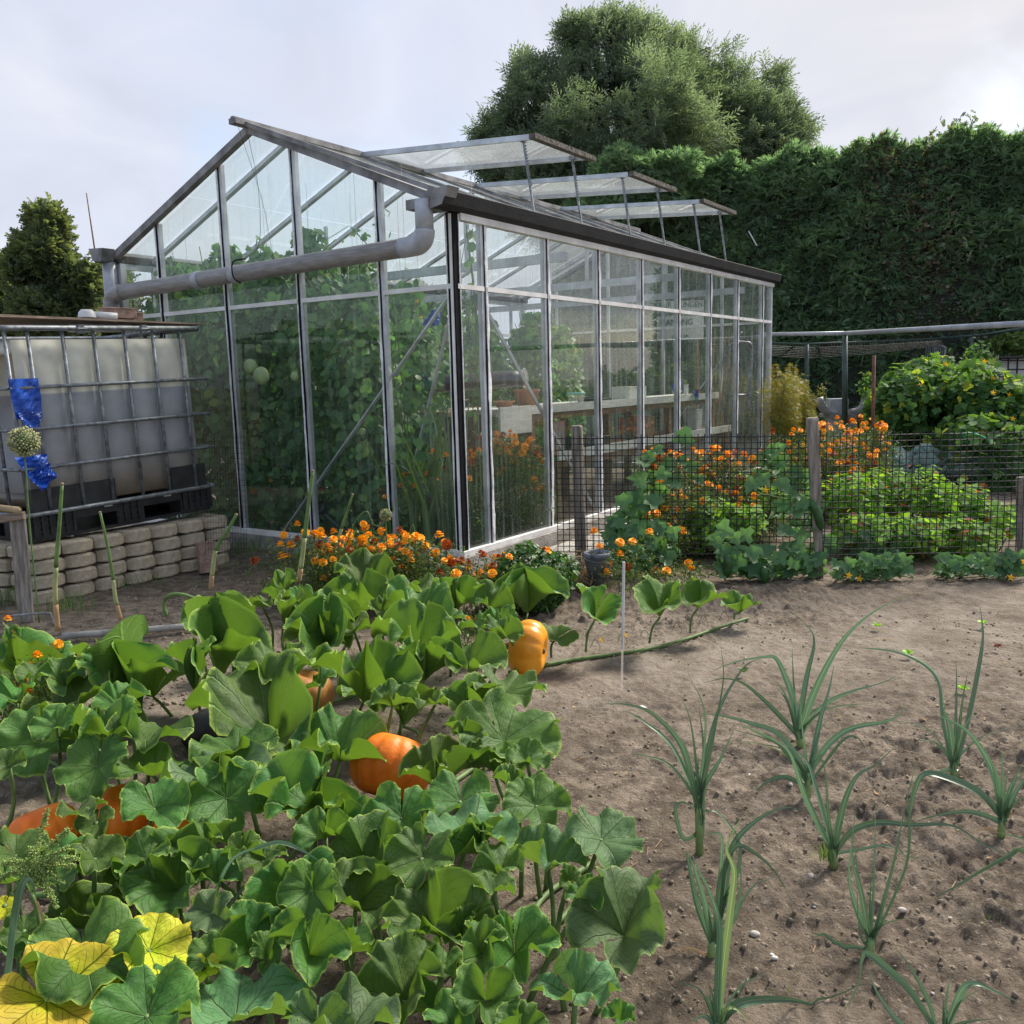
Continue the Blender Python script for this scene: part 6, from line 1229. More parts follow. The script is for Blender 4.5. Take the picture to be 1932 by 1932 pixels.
tree('willow_tree', 'big grey-green willow with a domed crown behind the greenhouse', 'tree', (2.9, 19, 0), BL_(19, [
    (1160, 130, 110, 95, 0), (1290, 150, 120, 85, 1), (1020, 210, 95, 85, -.5), (1390, 200, 95, 80, .5), (960, 300, 70, 80, 0), (1200, 240, 170, 110, -1.5), (1400, 290, 130, 80, 0), (1060, 330, 110, 80, -1), (1250, 340, 170, 90, 0), (1480, 270, 52, 48, 1), (1100, 420, 130, 60, 0), (1330, 110, 60, 45, .5), (1110, 70, 55, 35, 0), (1190, 60, 40, 28, 0), (990, 140, 40, 32, 0), (930, 250, 40, 30, 0), (1440, 150, 45, 40, .5), (1200, 190, 150, 90, 0), (1340, 240, 120, 90, 0), (1060, 260, 90, 80, 0), (1420, 250, 70, 60, 0), (1080, 60, 26, 22, 0), (1150, 45, 26, 20, 0), (1260, 75, 30, 22, 0), (1480, 215, 30, 26, 0), (1505, 250, 28, 22, 0), (905, 300, 26, 30, 0), (950, 180, 26, 26, 0)]),
    .34, 46000, 'willow', TW_, FW_, .15, .30, 5, droop=.0, hollow=.3)
tree('alder_tree', 'dark upright tree behind the water tank at the left', 'tree', (-9.6, 20, 0), BL_(20, [
    (90, 425, 38, 38, 0), (85, 480, 62, 50, 0), (110, 520, 62, 45, .2), (60, 545, 50, 50, 0), (90, 590, 80, 60, 0), (150, 590, 45, 55, .3), (130, 480, 40, 26, 0), (40, 500, 34, 32, 0), (155, 540, 42, 42, 0), (72, 408, 24, 16, 0)]), .2, 11000, 'tree', TA_, FA_, .12, .24, 6)
tree('bushy_tree', 'darker bushy tree cut by the left edge', 'tree', (-11.4, 21, 0), BL_(21, [(-5, 545, 38, 50, 0), (5, 600, 50, 55, 0), (-40, 520, 45, 45, 0)]), .15, 2600, 'tree', TA_, FA_, .16, .30, 7)
tree('bushy_tree', 'lighter green tree between the dark tree and the greenhouse', 'tree', (-8.6, 23, 0), BL_(23, [(185, 560, 45, 55, 0), (160, 610, 70, 50, 0), (215, 600, 55, 50, 0), (260, 560, 50, 55, 0)]), .15, 3600, 'tree2', TA_, FA_, .18, .32, 8)
tree('bushy_tree', 'tree seen through the greenhouse glass behind the tomato row', 'tree', (-4, 24, 0), BL_(24, [(420, 620, 130, 90, 0), (600, 600, 130, 90, 0), (780, 610, 120, 80, 0)]), .2, 4200, 'tree', TA_, FA_, .25, .42, 9)

# ------------------------------------------------------------------ clipped hedge
HA, HB = A3(.9, 16.6, 0), A3(10.6, 13.2, 0)
hd = HB - HA; HL = np.linalg.norm(hd); hx = hd / HL; hn = A3(hx[1], -hx[0], 0)
hedge = thing('hedge', 'tall dense clipped conifer hedge filling the right background', 'hedge', (HA + HB) / 2)
def htop(u):  # height along the hedge
    return np.interp(u, [0, .8, 1.6, 2.4, 3.6, 4.2, 4.8, 5.6, 7.0, 8.6, 10.4], [3.95, 4.35, 4.6, 4.6, 4.68, 4.70, 4.72, 4.72, 4.70, 4.5, 4.35]) + .10 * np.sin(u * 5) + .06 * np.sin(u * 13)
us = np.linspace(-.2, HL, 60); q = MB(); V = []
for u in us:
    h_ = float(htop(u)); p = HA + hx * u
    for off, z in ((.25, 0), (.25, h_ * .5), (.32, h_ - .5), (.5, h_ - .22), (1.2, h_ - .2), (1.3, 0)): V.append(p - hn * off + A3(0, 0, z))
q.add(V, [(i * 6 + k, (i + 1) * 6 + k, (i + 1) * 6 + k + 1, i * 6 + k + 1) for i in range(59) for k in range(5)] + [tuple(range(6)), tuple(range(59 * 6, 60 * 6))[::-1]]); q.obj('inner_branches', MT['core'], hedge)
def fan(seed):
    r_ = np.random.default_rng(seed); V, F = [], []
    for k in range(9):
        a = (k - 4) * .26 + r_.normal(0, .06); L_ = 1 - .07 * abs(k - 4) + r_.normal(0, .1); w_ = .055
        d = A3(math.cos(a), math.sin(a), 0); s_ = A3(-math.sin(a), math.cos(a), 0); b0 = A3(.05 * k * .3, 0, 0); m_ = len(V)
        V += [b0 + s_ * w_ * .4, b0 + d * L_ * .55 + s_ * w_ + A3(0, 0, .05), b0 + d * L_ + A3(0, 0, r_.normal(-.06, .08)), b0 + d * L_ * .55 - s_ * w_ + A3(0, 0, .02)]; F += [(m_, m_ + 1, m_ + 2), (m_, m_ + 2, m_ + 3)]
    return np.array(V), np.array(F)
TF_, FF_ = fan(3)
def hedge_leaves(nm, n_, mt, T, F, s0, s1, seed, mask=None, out=.0):
    r_ = np.random.default_rng(seed); u = r_.uniform(-.2, HL, n_); v = r_.random(n_); h_ = htop(u); z = .05 + v * h_
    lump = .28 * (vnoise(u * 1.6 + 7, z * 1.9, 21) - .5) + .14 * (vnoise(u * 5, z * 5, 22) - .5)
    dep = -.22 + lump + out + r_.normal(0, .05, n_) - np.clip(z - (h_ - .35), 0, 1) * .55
    p = HA + hx * u[:, None] + hn * dep[:, None] + A3(0, 0, 1) * z[:, None]
    # some go on the flat top
    top = r_.random(n_) < .12; p[top] = (HA + hx * u[top][:, None] - hn * r_.uniform(.3, 1.2, top.sum())[:, None]) + A3(0, 0, 1) * (h_[top] - .1 + r_.normal(0, .06, top.sum()))[:, None]
    if mask is not None: k_ = mask(u, z, r_); p, u, z, dep, lump = p[k_], u[k_], z[k_], dep[k_], lump[k_]
    n2 = len(p); x = hn * r_.uniform(.3, 1.0, n2)[:, None] + hx * r_.normal(0, .55, n2)[:, None] + A3(0, 0, 1) * r_.normal(.25, .45, n2)[:, None]; x /= np.linalg.norm(x, axis=1)[:, None]
    up = r_.normal(size=(n2, 3)) * .6 + A3(0, 0, 1); y = np.cross(up, x); y /= np.linalg.norm(y, axis=1)[:, None] + 1e-9; R = np.stack([x, y, np.cross(x, y)], 2)
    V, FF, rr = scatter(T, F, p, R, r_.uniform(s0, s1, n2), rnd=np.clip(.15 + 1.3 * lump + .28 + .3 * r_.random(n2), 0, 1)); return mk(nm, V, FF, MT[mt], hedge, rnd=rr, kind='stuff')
def creeper(u, z, r_): return np.exp(-((u - 6.3 + .3 * (z - 2)) / .75) ** 2) > r_.random(len(u)) * .9 + .12
hedge_leaves('conifer_sprays', 34000, 'conifer', TF_, FF_, .09, .20, 31, lambda u, z, r_: ~(creeper(u, z, r_) & (r_.random(len(u)) < .5)))
hedge_leaves('creeper_leaves', 44000, 'ivy', TBR, FBR, .04, .075, 33, creeper, out=.05)
# wild shoots above the top
r_ = np.random.default_rng(5); V_, F_, rr_, n0 = [], [], [], 0
for k in range(150):
    u = r_.uniform(4.3, 9.3) if k > 60 else r_.uniform(-.1, 2.2); b0 = HA + hx * u - hn * r_.uniform(.3, 1.0) + A3(0, 0, float(htop(u)) - .1); L_ = r_.uniform(.08, .34) * (1.2 if 5.6 < u < 7.6 else .8); d = A3(r_.normal(.1, .3), r_.normal(0, .3), 1); d /= np.linalg.norm(d)
    for j in range(7):
        T2, F2 = TA_ * .12 * (1.3 - j * .1), FA_; R = rotm(A3(r_.normal(), r_.normal(), .4), r_.uniform(0, 6)); V_.append(T2 @ R.T + b0 + d * L_ * j / 6); F_.append(F2 + n0); n0 += len(T2); rr_.append(np.full(len(T2), r_.random() * .7))
mk('top_shoots', np.concatenate(V_), np.concatenate(F_), MT['tree'], hedge, rnd=np.concatenate(rr_), kind='stuff')
tree('conifer_shrub', 'feathery lighter conifer at the left end of the hedge', 'shrub', (2.3, 16.0, 0), BL_(15.6, [(1170, 330, 60, 45, 0), (1270, 310, 60, 30, 0), (1230, 360, 80, 50, .2), (1140, 400, 50, 60, 0)]), .08, 7000, 'conifer', TF_, FF_, .09, .19, 12, hollow=.2, limbs=False)

# ------------------------------------------------------------------ plants behind the fence
def leafy(name, label, cat, c, rad, n_, mt, s0, s1, seed, T=TBR, F=FBR, group=None, stems=6, flowers=0, up=.5, hollow=.1, outward=.45, skirt=0.0):
    r_ = np.random.default_rng(seed); t = thing(name, label, cat, (c[0], c[1], 0), group=group); pos, d = cloud(n_, c, rad, seed, hollow=hollow); rm = (rad[0] + rad[2]) / 2; wob = .75 + .75 * vnoise(d[:, 0] * 2.2 + seed, d[:, 2] * 2.2 + d[:, 1] + 9, seed); pos = A3(*c) + (pos - A3(*c)) * wob[:, None]; lowr = (r_.random(n_) < skirt); pos[lowr, 2] = r_.uniform(.02, 1, lowr.sum()) * np.maximum(pos[lowr, 2], .1); pos[:, 2] = np.maximum(pos[:, 2], .02)
    nrm = d * outward + r_.normal(0, .45, d.shape) + A3(0, -.1, up); V, FF, rr = scatter(T, F, pos, rotms(nrm, r_.uniform(0, 6.28, n_)), r_.uniform(s0, s1, n_)); mk('foliage', V, FF, MT[mt], t, rnd=rr, kind='stuff')
    if stems:
        q = MB()
        for k in range(stems): e_ = A3(*c) + r_.normal(0, .45, 3) * A3(*rad); b0 = A3(c[0] + r_.normal(0, .3) * rad[0], c[1] + r_.normal(0, .3) * rad[1], 0); q.tube(spline([b0, (b0 + e_) / 2 + r_.normal(0, .04, 3), e_], 6), .005, 5)
        q.obj('stems', MT['stem'], t, smooth=True, kind='stuff')
    for k in range(flowers):
        p = A3(*c) + A3(r_.uniform(-.9, .9) * rad[0], -abs(r_.normal(.5, .3)) * rad[1], r_.uniform(-.2, .95) * rad[2]); flower5(t, p, .03, 'yellow', dirn=(0, -1, .4))
    return t
k = 0
for x, y, w_, h_, Y, lb, fl in ((1700, 765, 52, 52, 9.4, 'squash plant at the left end of the tall leafy row', 3), (1755, 745, 60, 62, 9.6, 'squash plant in the row, with tomato foliage above it', 4), (1820, 755, 60, 68, 9.2, 'highest squash plant in the row with yellow flowers', 6), (1885, 775, 60, 50, 9.0, 'squash plant in the row below the far tank', 4), (1945, 785, 50, 50, 8.8, 'squash plant cut by the right edge', 2), (1860, 820, 70, 30, 8.6, 'low squash growth along the foot of the leafy row', 2), (1745, 715, 40, 30, 10.2, 'light green shrub tips rising behind the leafy row', 2)):
    c = D(x, y, Y); s_ = pxm(c); leafy('squash_plant', lb, 'squash plant', c, (w_ * s_ * 1.15, .45, h_ * s_ * 1.2), 1500, 'bean', .04, .095, 100 + k, T=TLOB, F=FLOB, skirt=.38, group='squash plants of the tall row', flowers=fl); k += 1
for x, y, w_, h_, Y, lb in ((1600, 935, 50, 38, 5.9, 'bushy bright green plant right of the second post'), (1670, 930, 50, 40, 6.1, 'bright green bush with a single tall leaf'), (1735, 935, 55, 42, 6.0, 'bright green bush in the middle behind the net'), (1800, 950, 52, 42, 5.9, 'bright green bush near the red stem'), (1860, 975, 45, 36, 5.7, 'yellowing green bush at the right end of the bed'), (1630, 1000, 60, 32, 5.6, 'low leafy plant with dark gaps, left'), (1720, 1005, 60, 30, 5.5, 'low leafy plant with dark gaps, middle'), (1810, 1010, 60, 28, 5.5, 'low leafy plant with dark gaps, right'),
                    (1390, 985, 42, 40, 5.7, 'pale green round-leaved plant between the cucumber leaves'), (1330, 985, 40, 45, 5.8, 'pale nasturtium plant with a few red flowers'), (1430, 940, 45, 35, 6.2, 'green plant below the far greenhouse corner')):
    c = D(x, y, Y); s_ = pxm(c); leafy('bush_bean', lb, 'bean plant', c, (w_ * s_, .28, h_ * s_), 520, 'straw_leaf', .028, .062, 100 + k, group='bush beans behind the net', up=.9); k += 1
for x, y in ((1350, 985), (1372, 1018), (1255, 1000), (1310, 1013)): pass
k = 0
for x, y, r, lb in ((1690, 872, 34, 'leftmost cabbage by the marigolds'), (1745, 850, 38, 'silvery cabbage at the back, palest of the row'), (1800, 868, 36, 'cabbage in the middle of the blue-green row'), (1850, 862, 34, 'cabbage under the green hose ring'), (1735, 888, 34, 'cabbage in front of the palest one'), (1890, 885, 30, 'small cabbage at the right end of the row'), (1830, 893, 32, 'low cabbage with spreading outer leaves')):
    c = D(x, y + 22, 8.6); c[2] = 0; s_ = pxm(c); tt = thing('cabbage', lb, 'cabbage', c, group='cabbages in a row'); rr2 = np.random.default_rng(300 + k); nl = 16
    for j in range(nl):
        a = j * 2.4; el = .15 + 1.15 * j / nl; L_ = r * s_ * (1.55 - .6 * j / nl); M_ = np.array(Matrix.Rotation(a, 3, 'Z') @ Matrix.Rotation(-el, 3, 'Y'))
        gr = []; nr_, na_ = 5, 7
        for ii in range(nr_):
            for jj in range(na_):
                u = ii / (nr_ - 1); v = (jj / (na_ - 1) - .5) * 2; w2 = .55 * math.sin(PI * min(.97, .12 + u * .8)) ** .7; gr.append((u, v * w2, .25 * u * u + .22 * v * v * w2 + .05 * math.sin(v * 7 + j) * u + rr2.normal(0, .012)))
        V = (np.array(gr) * L_) @ M_.T + c + A3(0, 0, .06 + .012 * j); F = np.array([(a2 * na_ + b2, (a2 + 1) * na_ + b2, (a2 + 1) * na_ + b2 + 1, a2 * na_ + b2 + 1) for a2 in range(nr_ - 1) for b2 in range(na_ - 1)]); mk('leaf', V, F, MT['cabbage'], tt, rnd=np.full(len(V), rr2.random()), smooth=True)
    k += 1
# cucumber plants on and in front of the net: single leaves
LOBM = [mesh_of('leaf', TLOB * A3(1, 1, 1 + i * .6) + np.random.default_rng(i).normal(0, .03, TLOB.shape), FLOB, MT['cuke'], rnd=np.full(13, (.05, .3, .55, .75, .95)[i])) for i in range(5)]
def cuke(lb, leaves, Y, seed, cukes=(), fl=(), slope=0.0, R0=31):
    r_ = np.random.default_rng(seed); P = np.array([D(x, y, Y) for x, y in leaves]); t = thing('cucumber_plant', lb, 'cucumber plant', (P[:, 0].mean(), Y, 0), group='cucumber plants on the net fence')
    last = None; q = MB()
    for x, y in leaves:
        p = D(x, y, Y + r_.uniform(-.07, .05)); p[2] = max(p[2], .04); s_ = pxm(p) * R0 * r_.uniform(.75, 1.2)
        R = rotm(A3(r_.normal(0, .35), -1 + r_.normal(0, .2), r_.uniform(.3, 1.3)), -PI / 2 + r_.normal(0, .7)); o = inst('leaf', LOBM[r_.integers(0, 5)], t, p, (0, 0, 0), 1, local=False); o.rotation_euler = Matrix(R.tolist()).to_euler(); o.scale = (s_,) * 3
        b0 = p + A3(r_.normal(0, .03), .04, -.05); q.tube([p, b0], .0022, 4)
        if last is not None and np.linalg.norm(last - b0) < .35: q.tube(spline([last, (last + b0) / 2 + r_.normal(0, .012, 3), b0], 5), .003, 5)
        last = b0
    q.obj('vines', MT['stem'], t, smooth=True, kind='stuff')
    for x, y, L_, a in cukes:
        p = D(x, y, Y - .08); s_ = pxm(p); L2 = L_ * s_; q2 = MB(); dv = A3(math.sin(a), 0, -math.cos(a)); P2 = spline([p - dv * L2 / 2, p + A3(.008, 0, 0), p + dv * L2 / 2], 9); q2.tube(P2, np.array([.25, .75, .95, 1, 1, 1, .95, .75, .3]) * 8.5 * s_, 12); q2.obj('cucumber', MT['cuk'], t, smooth=True)
    for x, y in fl: flower5(t, D(x, y, Y - .1), .022, 'yellow', dirn=(0, -1, .3))
    return t
def gridpx(x0, x1, y0, y1, n_, seed): return rnd_px(n_, x0, x1, y0, y1, seed)
cuke('cucumber plant climbing the left part of the net', [(1290, 826), (1225, 860), (1250, 895), (1215, 925), (1175, 945), (1200, 965), (1240, 850), (1215, 870), (1225, 900), (1205, 905), (1260, 880), (1285, 870), (1200, 940), (1215, 955), (1190, 960), (1230, 945), (1180, 965), (1245, 925), (1270, 910), (1205, 980), (1165, 985), (1300, 880), (1318, 905)], G(1200, 1078)[1], 1)
cuke('cucumber plant sprawling low at the left of the net, a fruit hanging at its foot', gridpx(1145, 1265, 985, 1070, 46, 2) + [(1160, 1000), (1195, 1000), (1240, 995), (1270, 1005), (1230, 1020), (1210, 1065), (1270, 1040)], G(1200, 1078)[1] - .05, 2, cukes=((1225, 1075, 50, .1),))
cuke('cucumber plant around the second post with a hanging cucumber', [(1440, 905), (1470, 890), (1490, 910), (1520, 900), (1500, 965), (1530, 985), (1480, 1000), (1430, 895), (1455, 880), (1500, 890), (1475, 915), (1420, 915), (1495, 930), (1520, 915), (1515, 950), (1480, 950), (1530, 935), (1465, 965), (1525, 975), (1500, 990), (1540, 955), (1510, 1010), (1445, 860), (1460, 850), (1470, 870), (1535, 990)], G(1545, 1085)[1], 3, cukes=((1540, 972, 62, .35),), fl=((1443, 925),))
cuke('low cucumber plant left of the second post, two fruits below it', gridpx(1350, 1545, 1030, 1092, 54, 4) + [(1385, 1015), (1365, 1000), (1405, 1010), (1350, 1020)], G(1450, 1090)[1], 4, cukes=((1371, 1068, 46, 0), (1440, 1085, 34, .05)))
cuke('small cucumber plant on the soil right of the second post', gridpx(1575, 1715, 1050, 1088, 52, 5), G(1640, 1095)[1], 5, fl=((1620, 1092), (1600, 1086)), R0=22)
cuke('cucumber plant creeping at the right edge with tiny yellow flowers', gridpx(1770, 1935, 1045, 1085, 56, 6), G(1860, 1090)[1], 6, fl=((1905, 1090), (1930, 1060)), R0=22)
cuke('cucumber shoots behind the net at its bottom middle', gridpx(1560, 1760, 1010, 1045, 26, 7), G(1640, 1070)[1] + .2, 7, R0=22)
# parsley, straw heap, bucket
c = G(1000, 1150); c[2] = .13; par = leafy('parsley', 'dark green curly parsley bush behind the back pumpkin leaves', 'parsley', c, (.19, .17, .16), 3200, 'parsley', .012, .026, 401, T=TLOB, F=FLOB, up=.4, hollow=.55)
q = MB(); c = G(1080, 1110) + A3(0, .05, .05)
for i in range(420):
    a = rng.uniform(0, 6.28, 2); p = c + rng.normal(0, .4, 3) * A3(.17, .14, .15); p[2] = abs(p[2]); d = rng.normal(size=3) * A3(1, 1, .5); d /= np.linalg.norm(d); L_ = rng.uniform(.04, .12); q.tube(spline([p, p + d * L_ / 2 + rng.normal(0, .012, 3), p + d * L_], 4), .0016, 3, cap=False)
o = q.obj('straw_heap', MT['straw']); tag(o, 'heap of dry straw and withered stems beside the bucket', 'straw heap')
bk = thing('bucket', 'scuffed grey plastic bucket standing at the start of the net fence', 'bucket', G(1128, 1108)); c = G(1128, 1108); s_ = pxm(c)
q = MB(); q.lathe([(.001, .008), (17 * s_, .008), (24 * s_, 58 * s_), (26 * s_, 60 * s_), (26.5 * s_, 67 * s_), (24 * s_, 68 * s_), (23 * s_, 62 * s_), (17 * s_, .02), (.001, .02)], c, 28); q.obj('pail', MT['bucket'], bk, smooth=True)
q = MB(); q.tube([c + A3(25 * s_ * math.cos(a), 25 * s_ * math.sin(a) - .004, 60 * s_ - .02 * abs(math.sin(a))) for a in np.linspace(PI, 2 * PI, 14)], .0025, 6); q.obj('handle', MT['galv'], bk, smooth=True)
# paving by the kerb
pv_ = []
for k in range(9):
    a = GW(.15 + k * .52, -.42); q = MB(); R = rz3(GHY); q.box((0, 0, -.02), (.5, .32, .012), M=(R, a + A3(0, 0, rng.uniform(0, .004))), jit=.0015); o = q.obj('paving_slab', MT['concrete']); o['kind'] = 'structure'
# steel frame with netting
fr_ = thing('fruit_cage', 'green steel post and rail frame with dark netting behind the beds', 'fruit cage', A3(*(G(1594, 860)[:2]), 0))
PYF = 10.5
q = MB(); q.tube([D(1440, 631, PYF + 1.0), D(1594, 629, PYF)], .024, 8); q.tube([D(1594, 629, PYF), D(1960, 609, PYF - 3.2)], .026, 10); q.obj('rail', MT['pvcl'], fr_, smooth=True)
for x0, y0, x1, y1, dY, r in ((1594, 632, 1594, 830, 0, .034), (1522, 650, 1523, 760, 1.5, .03), (1833, 634, 1832, 720, 3, .03), (1765, 640, 1765, 700, 3, .03)): q = MB(); q.tube([D(x0, y0, PYF + dY), D(x1, y1, PYF + dY)], r, 8); q.obj('post', MT['post_green'], fr_, smooth=True)
q = MB(); q.tube([D(1440, 647, PYF + 2), D(1522, 649, PYF + 1.5), D(1750, 640, PYF + 3)], .015, 6); q.tube([D(1750, 640, PYF + 3), D(1850, 632, PYF + 2.5), D(1960, 615, PYF - 1)], .018, 6); q.obj('rail', MT['post_green'], fr_, smooth=True)
q = MB()
for i in range(60): x = 1445 + i * 5.6; q.tube([D(x, 650 - i * .18, PYF + 1.8), D(x + 3, 672 - i * .35, PYF + 1.4)], .004, 3, cap=False)
for j in range(7): q.tube([D(1445, 652 + j * 3.2, PYF + 1.6), D(1530, 656 + j * 3.2, PYF + 1.6), D(1640, 652 + j * 2.6, PYF + 1.6), D(1775, 643 + j * 1.6, PYF + 1.6)], .004, 3, cap=False)
q.obj('netting', MT['net'], fr_, kind='stuff')
q = MB(); q.tube([A3(*D(1649, 790, 8.3)[:2], 0), D(1649, 670, 8.3)], .017, 8); o = q.obj('steel_stake', MT['rust'], smooth=True); tag(o, 'rusty brown steel stake standing between the marigolds', 'stake')
t = thing('wire_rack', 'wire shelf rack hanging in the frame behind the squash row', 'wire rack', D(1765, 700, 12))
q = MB()
for i in range(9): q.tube([D(1748 + i * 4, 655, 12.4), D(1742 + i * 3.6, 705, 12.4)], .005, 4)
q.tube(spline([D(1770, 652, 12.3), D(1782, 655, 12.3), D(1783, 665, 12.3), D(1778, 705, 12.3)], 10), .014, 6); q.obj('wires', MT['galv'], t)
# far tank
t = thing('far_tank', 'distant caged white tank at the right edge behind the squash row', 'water tank', A3(*D(1905, 800, 11.5)[:2], 0))
a_, b_ = D(1885, 745, 11.6), D(1955, 677, 12.4); q = MB(); q.box((a_[0], a_[1], .32), (b_[0], b_[1], b_[2])); q.obj('tank_body', MT['whitep'], t)
for x in (1887, 1903, 1920, 1937): q = MB(); q.tube([D(x, 675, 11.5) * A3(1, 1, 0) + A3(0, 0, .15), D(x, 675, 11.5)], .010, 6); q.obj('cage_bar', MT['net'], t)
for y in (680, 697, 711, 727): q = MB(); q.tube([D(1880, y, 11.48), D(1960, y, 11.48)], .010, 6); q.obj('cage_bar', MT['net'], t)
q = MB(); q.box((a_[0] - .03, 11.5, 0), (b_[0] + .03, 12.45, .30)); q.obj('pallet', MT['blackplastic'], t)
q = MB(); q.box(D(1870, 676, 11.45), D(1960, 672, 12.5)); q.obj('lid', MT['blackplastic'], t)
q = MB(); q.box(D(1874, 712, 11.42), D(1884, 680, 11.46)); q.obj('blue_cover', mat('dull_blue_cover', (.05, .10, .22), .6), t)
# grey planter with pipe arms
t = thing('pipe_planter', 'grey planter box with two upturned grey pipe arms beyond the marigolds', 'planter', A3(*D(1582, 800, 10.8)[:2], 0)); Yp = 10.8
q = MB(); a, b_ = D(1567, 790, Yp), D(1601, 752, Yp); q.box((a[0], Yp, a[2]), (b_[0], Yp + .25, b_[2])); q.obj('box', MT['pvcl'], t)
q = MB(); a, b_ = D(1570, 840, Yp - .03), D(1616, 787, Yp - .03); q.box((a[0], Yp - .05, 0), (b_[0], Yp + .25, b_[2])); q.obj('lower_box', MT['pvcl'], t)
q = MB(); a, b_ = D(1567, 789, Yp - .08), D(1616, 781, Yp - .08); q.box((a[0] - .01, Yp - .08, a[2]), (b_[0] + .01, Yp + .3, b_[2])); q.obj('rim', MT['pvc'], t)
for P in ([(1580, 782), (1563, 778), (1552, 768), (1544, 752)], [(1603, 780), (1620, 776), (1630, 765), (1635, 748)]):
    q = MB(); q.tube(spline([D(x, y, Yp - .02) for x, y in P], 9), .052, 10); q.obj('pipe_arm', MT['pvc'], t, smooth=True)
leafy('planter_herb', 'straggly yellow herb growing in the left pipe arm', 'herb', D(1552, 738, 10.8), (.06, .06, .10), 60, 'fennel', .02, .05, 411, T=TNAR, F=FNAR, stems=4)
leafy('planter_herb', 'leafy herb rising from the right pipe arm', 'herb', D(1636, 728, 10.8), (.10, .08, .18), 130, 'bean', .03, .06, 412, stems=4)
TNDL = np.concatenate([(TNAR * A3(1, .35, 1)) @ np.array(Matrix.Rotation(a, 3, 'Z')).T for a in (-.7, -.25, .25, .7)]); FNDL = np.concatenate([FNAR + 5 * i for i in range(4)])
k = 0
for x, y, w_, h_, Y, lb in ((1478, 770, 34, 70, 9.6, 'tall feathery fennel turning brown, beside the far greenhouse corner'), (1512, 785, 24, 50, 9.9, 'lower yellowing fennel right of the tall one'), (1495, 735, 26, 30, 10, 'brown flower heads of fennel')):
    c = D(x, y, Y); s_ = pxm(c); leafy('fennel', lb, 'fennel', c, (w_ * s_, .2, h_ * s_), 4200 if k < 2 else 900, 'fennel', .025, .055, 420 + k, T=TNDL, F=FNDL, stems=22, hollow=0.0, outward=.2); k += 1
q = MB(); P = [D(1843 + 27 * math.cos(a), 829 + 9 * math.sin(a) + (math.cos(a)) * 8, 8.2 + .1 * math.sin(a)) for a in np.linspace(0, 2 * PI, 30)]; q.tube(P, .009, 6); o = q.obj('hose_ring', mat('green_hose', (.02, .42, .18), .4), smooth=True); tag(o, 'bright green ring of hose above the cabbages', 'hose')
leafy('shrub', 'pale olive shrub at the far right below the hedge', 'shrub', D(1915, 648, 13.4), (.30, .3, .16), 500, 'tree2', .04, .09, 431, stems=6)
leafy('shrub', 'flowering weed in front of the dark end of the frame', 'shrub', D(1848, 690, 11), (.16, .2, .28), 420, 'bean', .03, .06, 432, stems=6)
q = MB(); R = rotm((.5, -1, .3), .6); q.box((-.13, -.01, 0), (.13, .01, .006), M=(R, D(1420, 450, 14.6))); tag(q.obj('litter', MT['whitep']), 'pale strip caught in the hedge face', 'litter')

# ================================================================== INSIDE THE GREENHOUSE
q = MB(); q.box((.04, .04, 0), (Ln - .04, Wd - .04, .022), M=(rz3(GHY), GHC)); o = q.obj('greenhouse_soil', MT['soil']); o['kind'] = 'structure'
def climber(k, lx, ly, h_, n_, rx=.30, ry=.30, lb='climbing melon vine trained on string inside the greenhouse', top=True):
    n_ = int(n_ * 1.9); r_ = np.random.default_rng(500 + k); b0 = GW(lx, ly, .02); t = thing('climbing_vine', lb, 'climbing plant', b0, group='vines trained up inside the greenhouse')
    z = r_.random(n_) ** .85 * h_; a = r_.uniform(0, 6.28, n_); rr0 = np.sqrt(r_.random(n_)) * np.interp(z / h_, [0, .2, .8, 1], [.7, 1, .9, .35]); loc_ = np.stack([lx + rx * rr0 * np.cos(a), ly + ry * rr0 * np.sin(a), z + .03], 1)
    loc_[:, 0] = np.clip(loc_[:, 0], .05, Ln - .06); loc_[:, 1] = np.clip(loc_[:, 1], .06, Wd - .06)
    pos = GHC + loc_[:, :1] * GR + loc_[:, 1:2] * GL + loc_[:, 2:] * A3(0, 0, 1); nrm = np.stack([np.cos(a), np.sin(a), np.full(n_, .5)], 1) @ np.stack([GR, GL, A3(0, 0, 1)]) + r_.normal(0, .5, (n_, 3)) + A3(-.1, -.5, .1)
    V, FF, rr = scatter(TBR * A3(1, 1.1, 1), FBR, pos, rotms(nrm, r_.uniform(0, 6.28, n_)), r_.uniform(.035, .085, n_)); mk('foliage', V, FF, MT['vine'], t, rnd=rr, kind='stuff')
    q = MB()
    for j in range(5):
        P = [b0 + GR * r_.normal(0, rx * .4) * u + GL * r_.normal(0, ry * .4) * u + A3(0, 0, h_ * u * r_.uniform(.8, 1.05)) for u in (0, .35, .7, 1)]; q.tube(spline(P, 12), .004, 5)
    for j in range(14): p = GHC + loc_[r_.integers(0, n_)] @ np.stack([GR, GL, A3(0, 0, 1)]); q.tube(spline([p, p + r_.normal(0, .05, 3), p + r_.normal(0, .09, 3)], 5), .0022, 4)
    q.obj('stems', MT['stem'], t, smooth=True, kind='stuff')
    q = MB(); q.tube([b0 + A3(0, 0, h_ * .8), b0 + A3(0, 0, 2.5)], .0012, 4); q.obj('string', MT['whitep'], t)
    for j in range(3 if k % 2 else 1):
        p = GHC + loc_[r_.integers(0, n_)] @ np.stack([GR, GL, A3(0, 0, 1)]); flower5(t, p, .018, 'yellow', dirn=(r_.normal(0, .4), -1, .2))
    return t
k = 0
for ly in (1.05, 1.5, 1.95, 2.4, 2.85, 3.05):
    for lx in (.32, .75): climber(k, lx, ly, (1.95 if ly > 1.2 else 1.75) + .25 * rng.random(), 620); k += 1
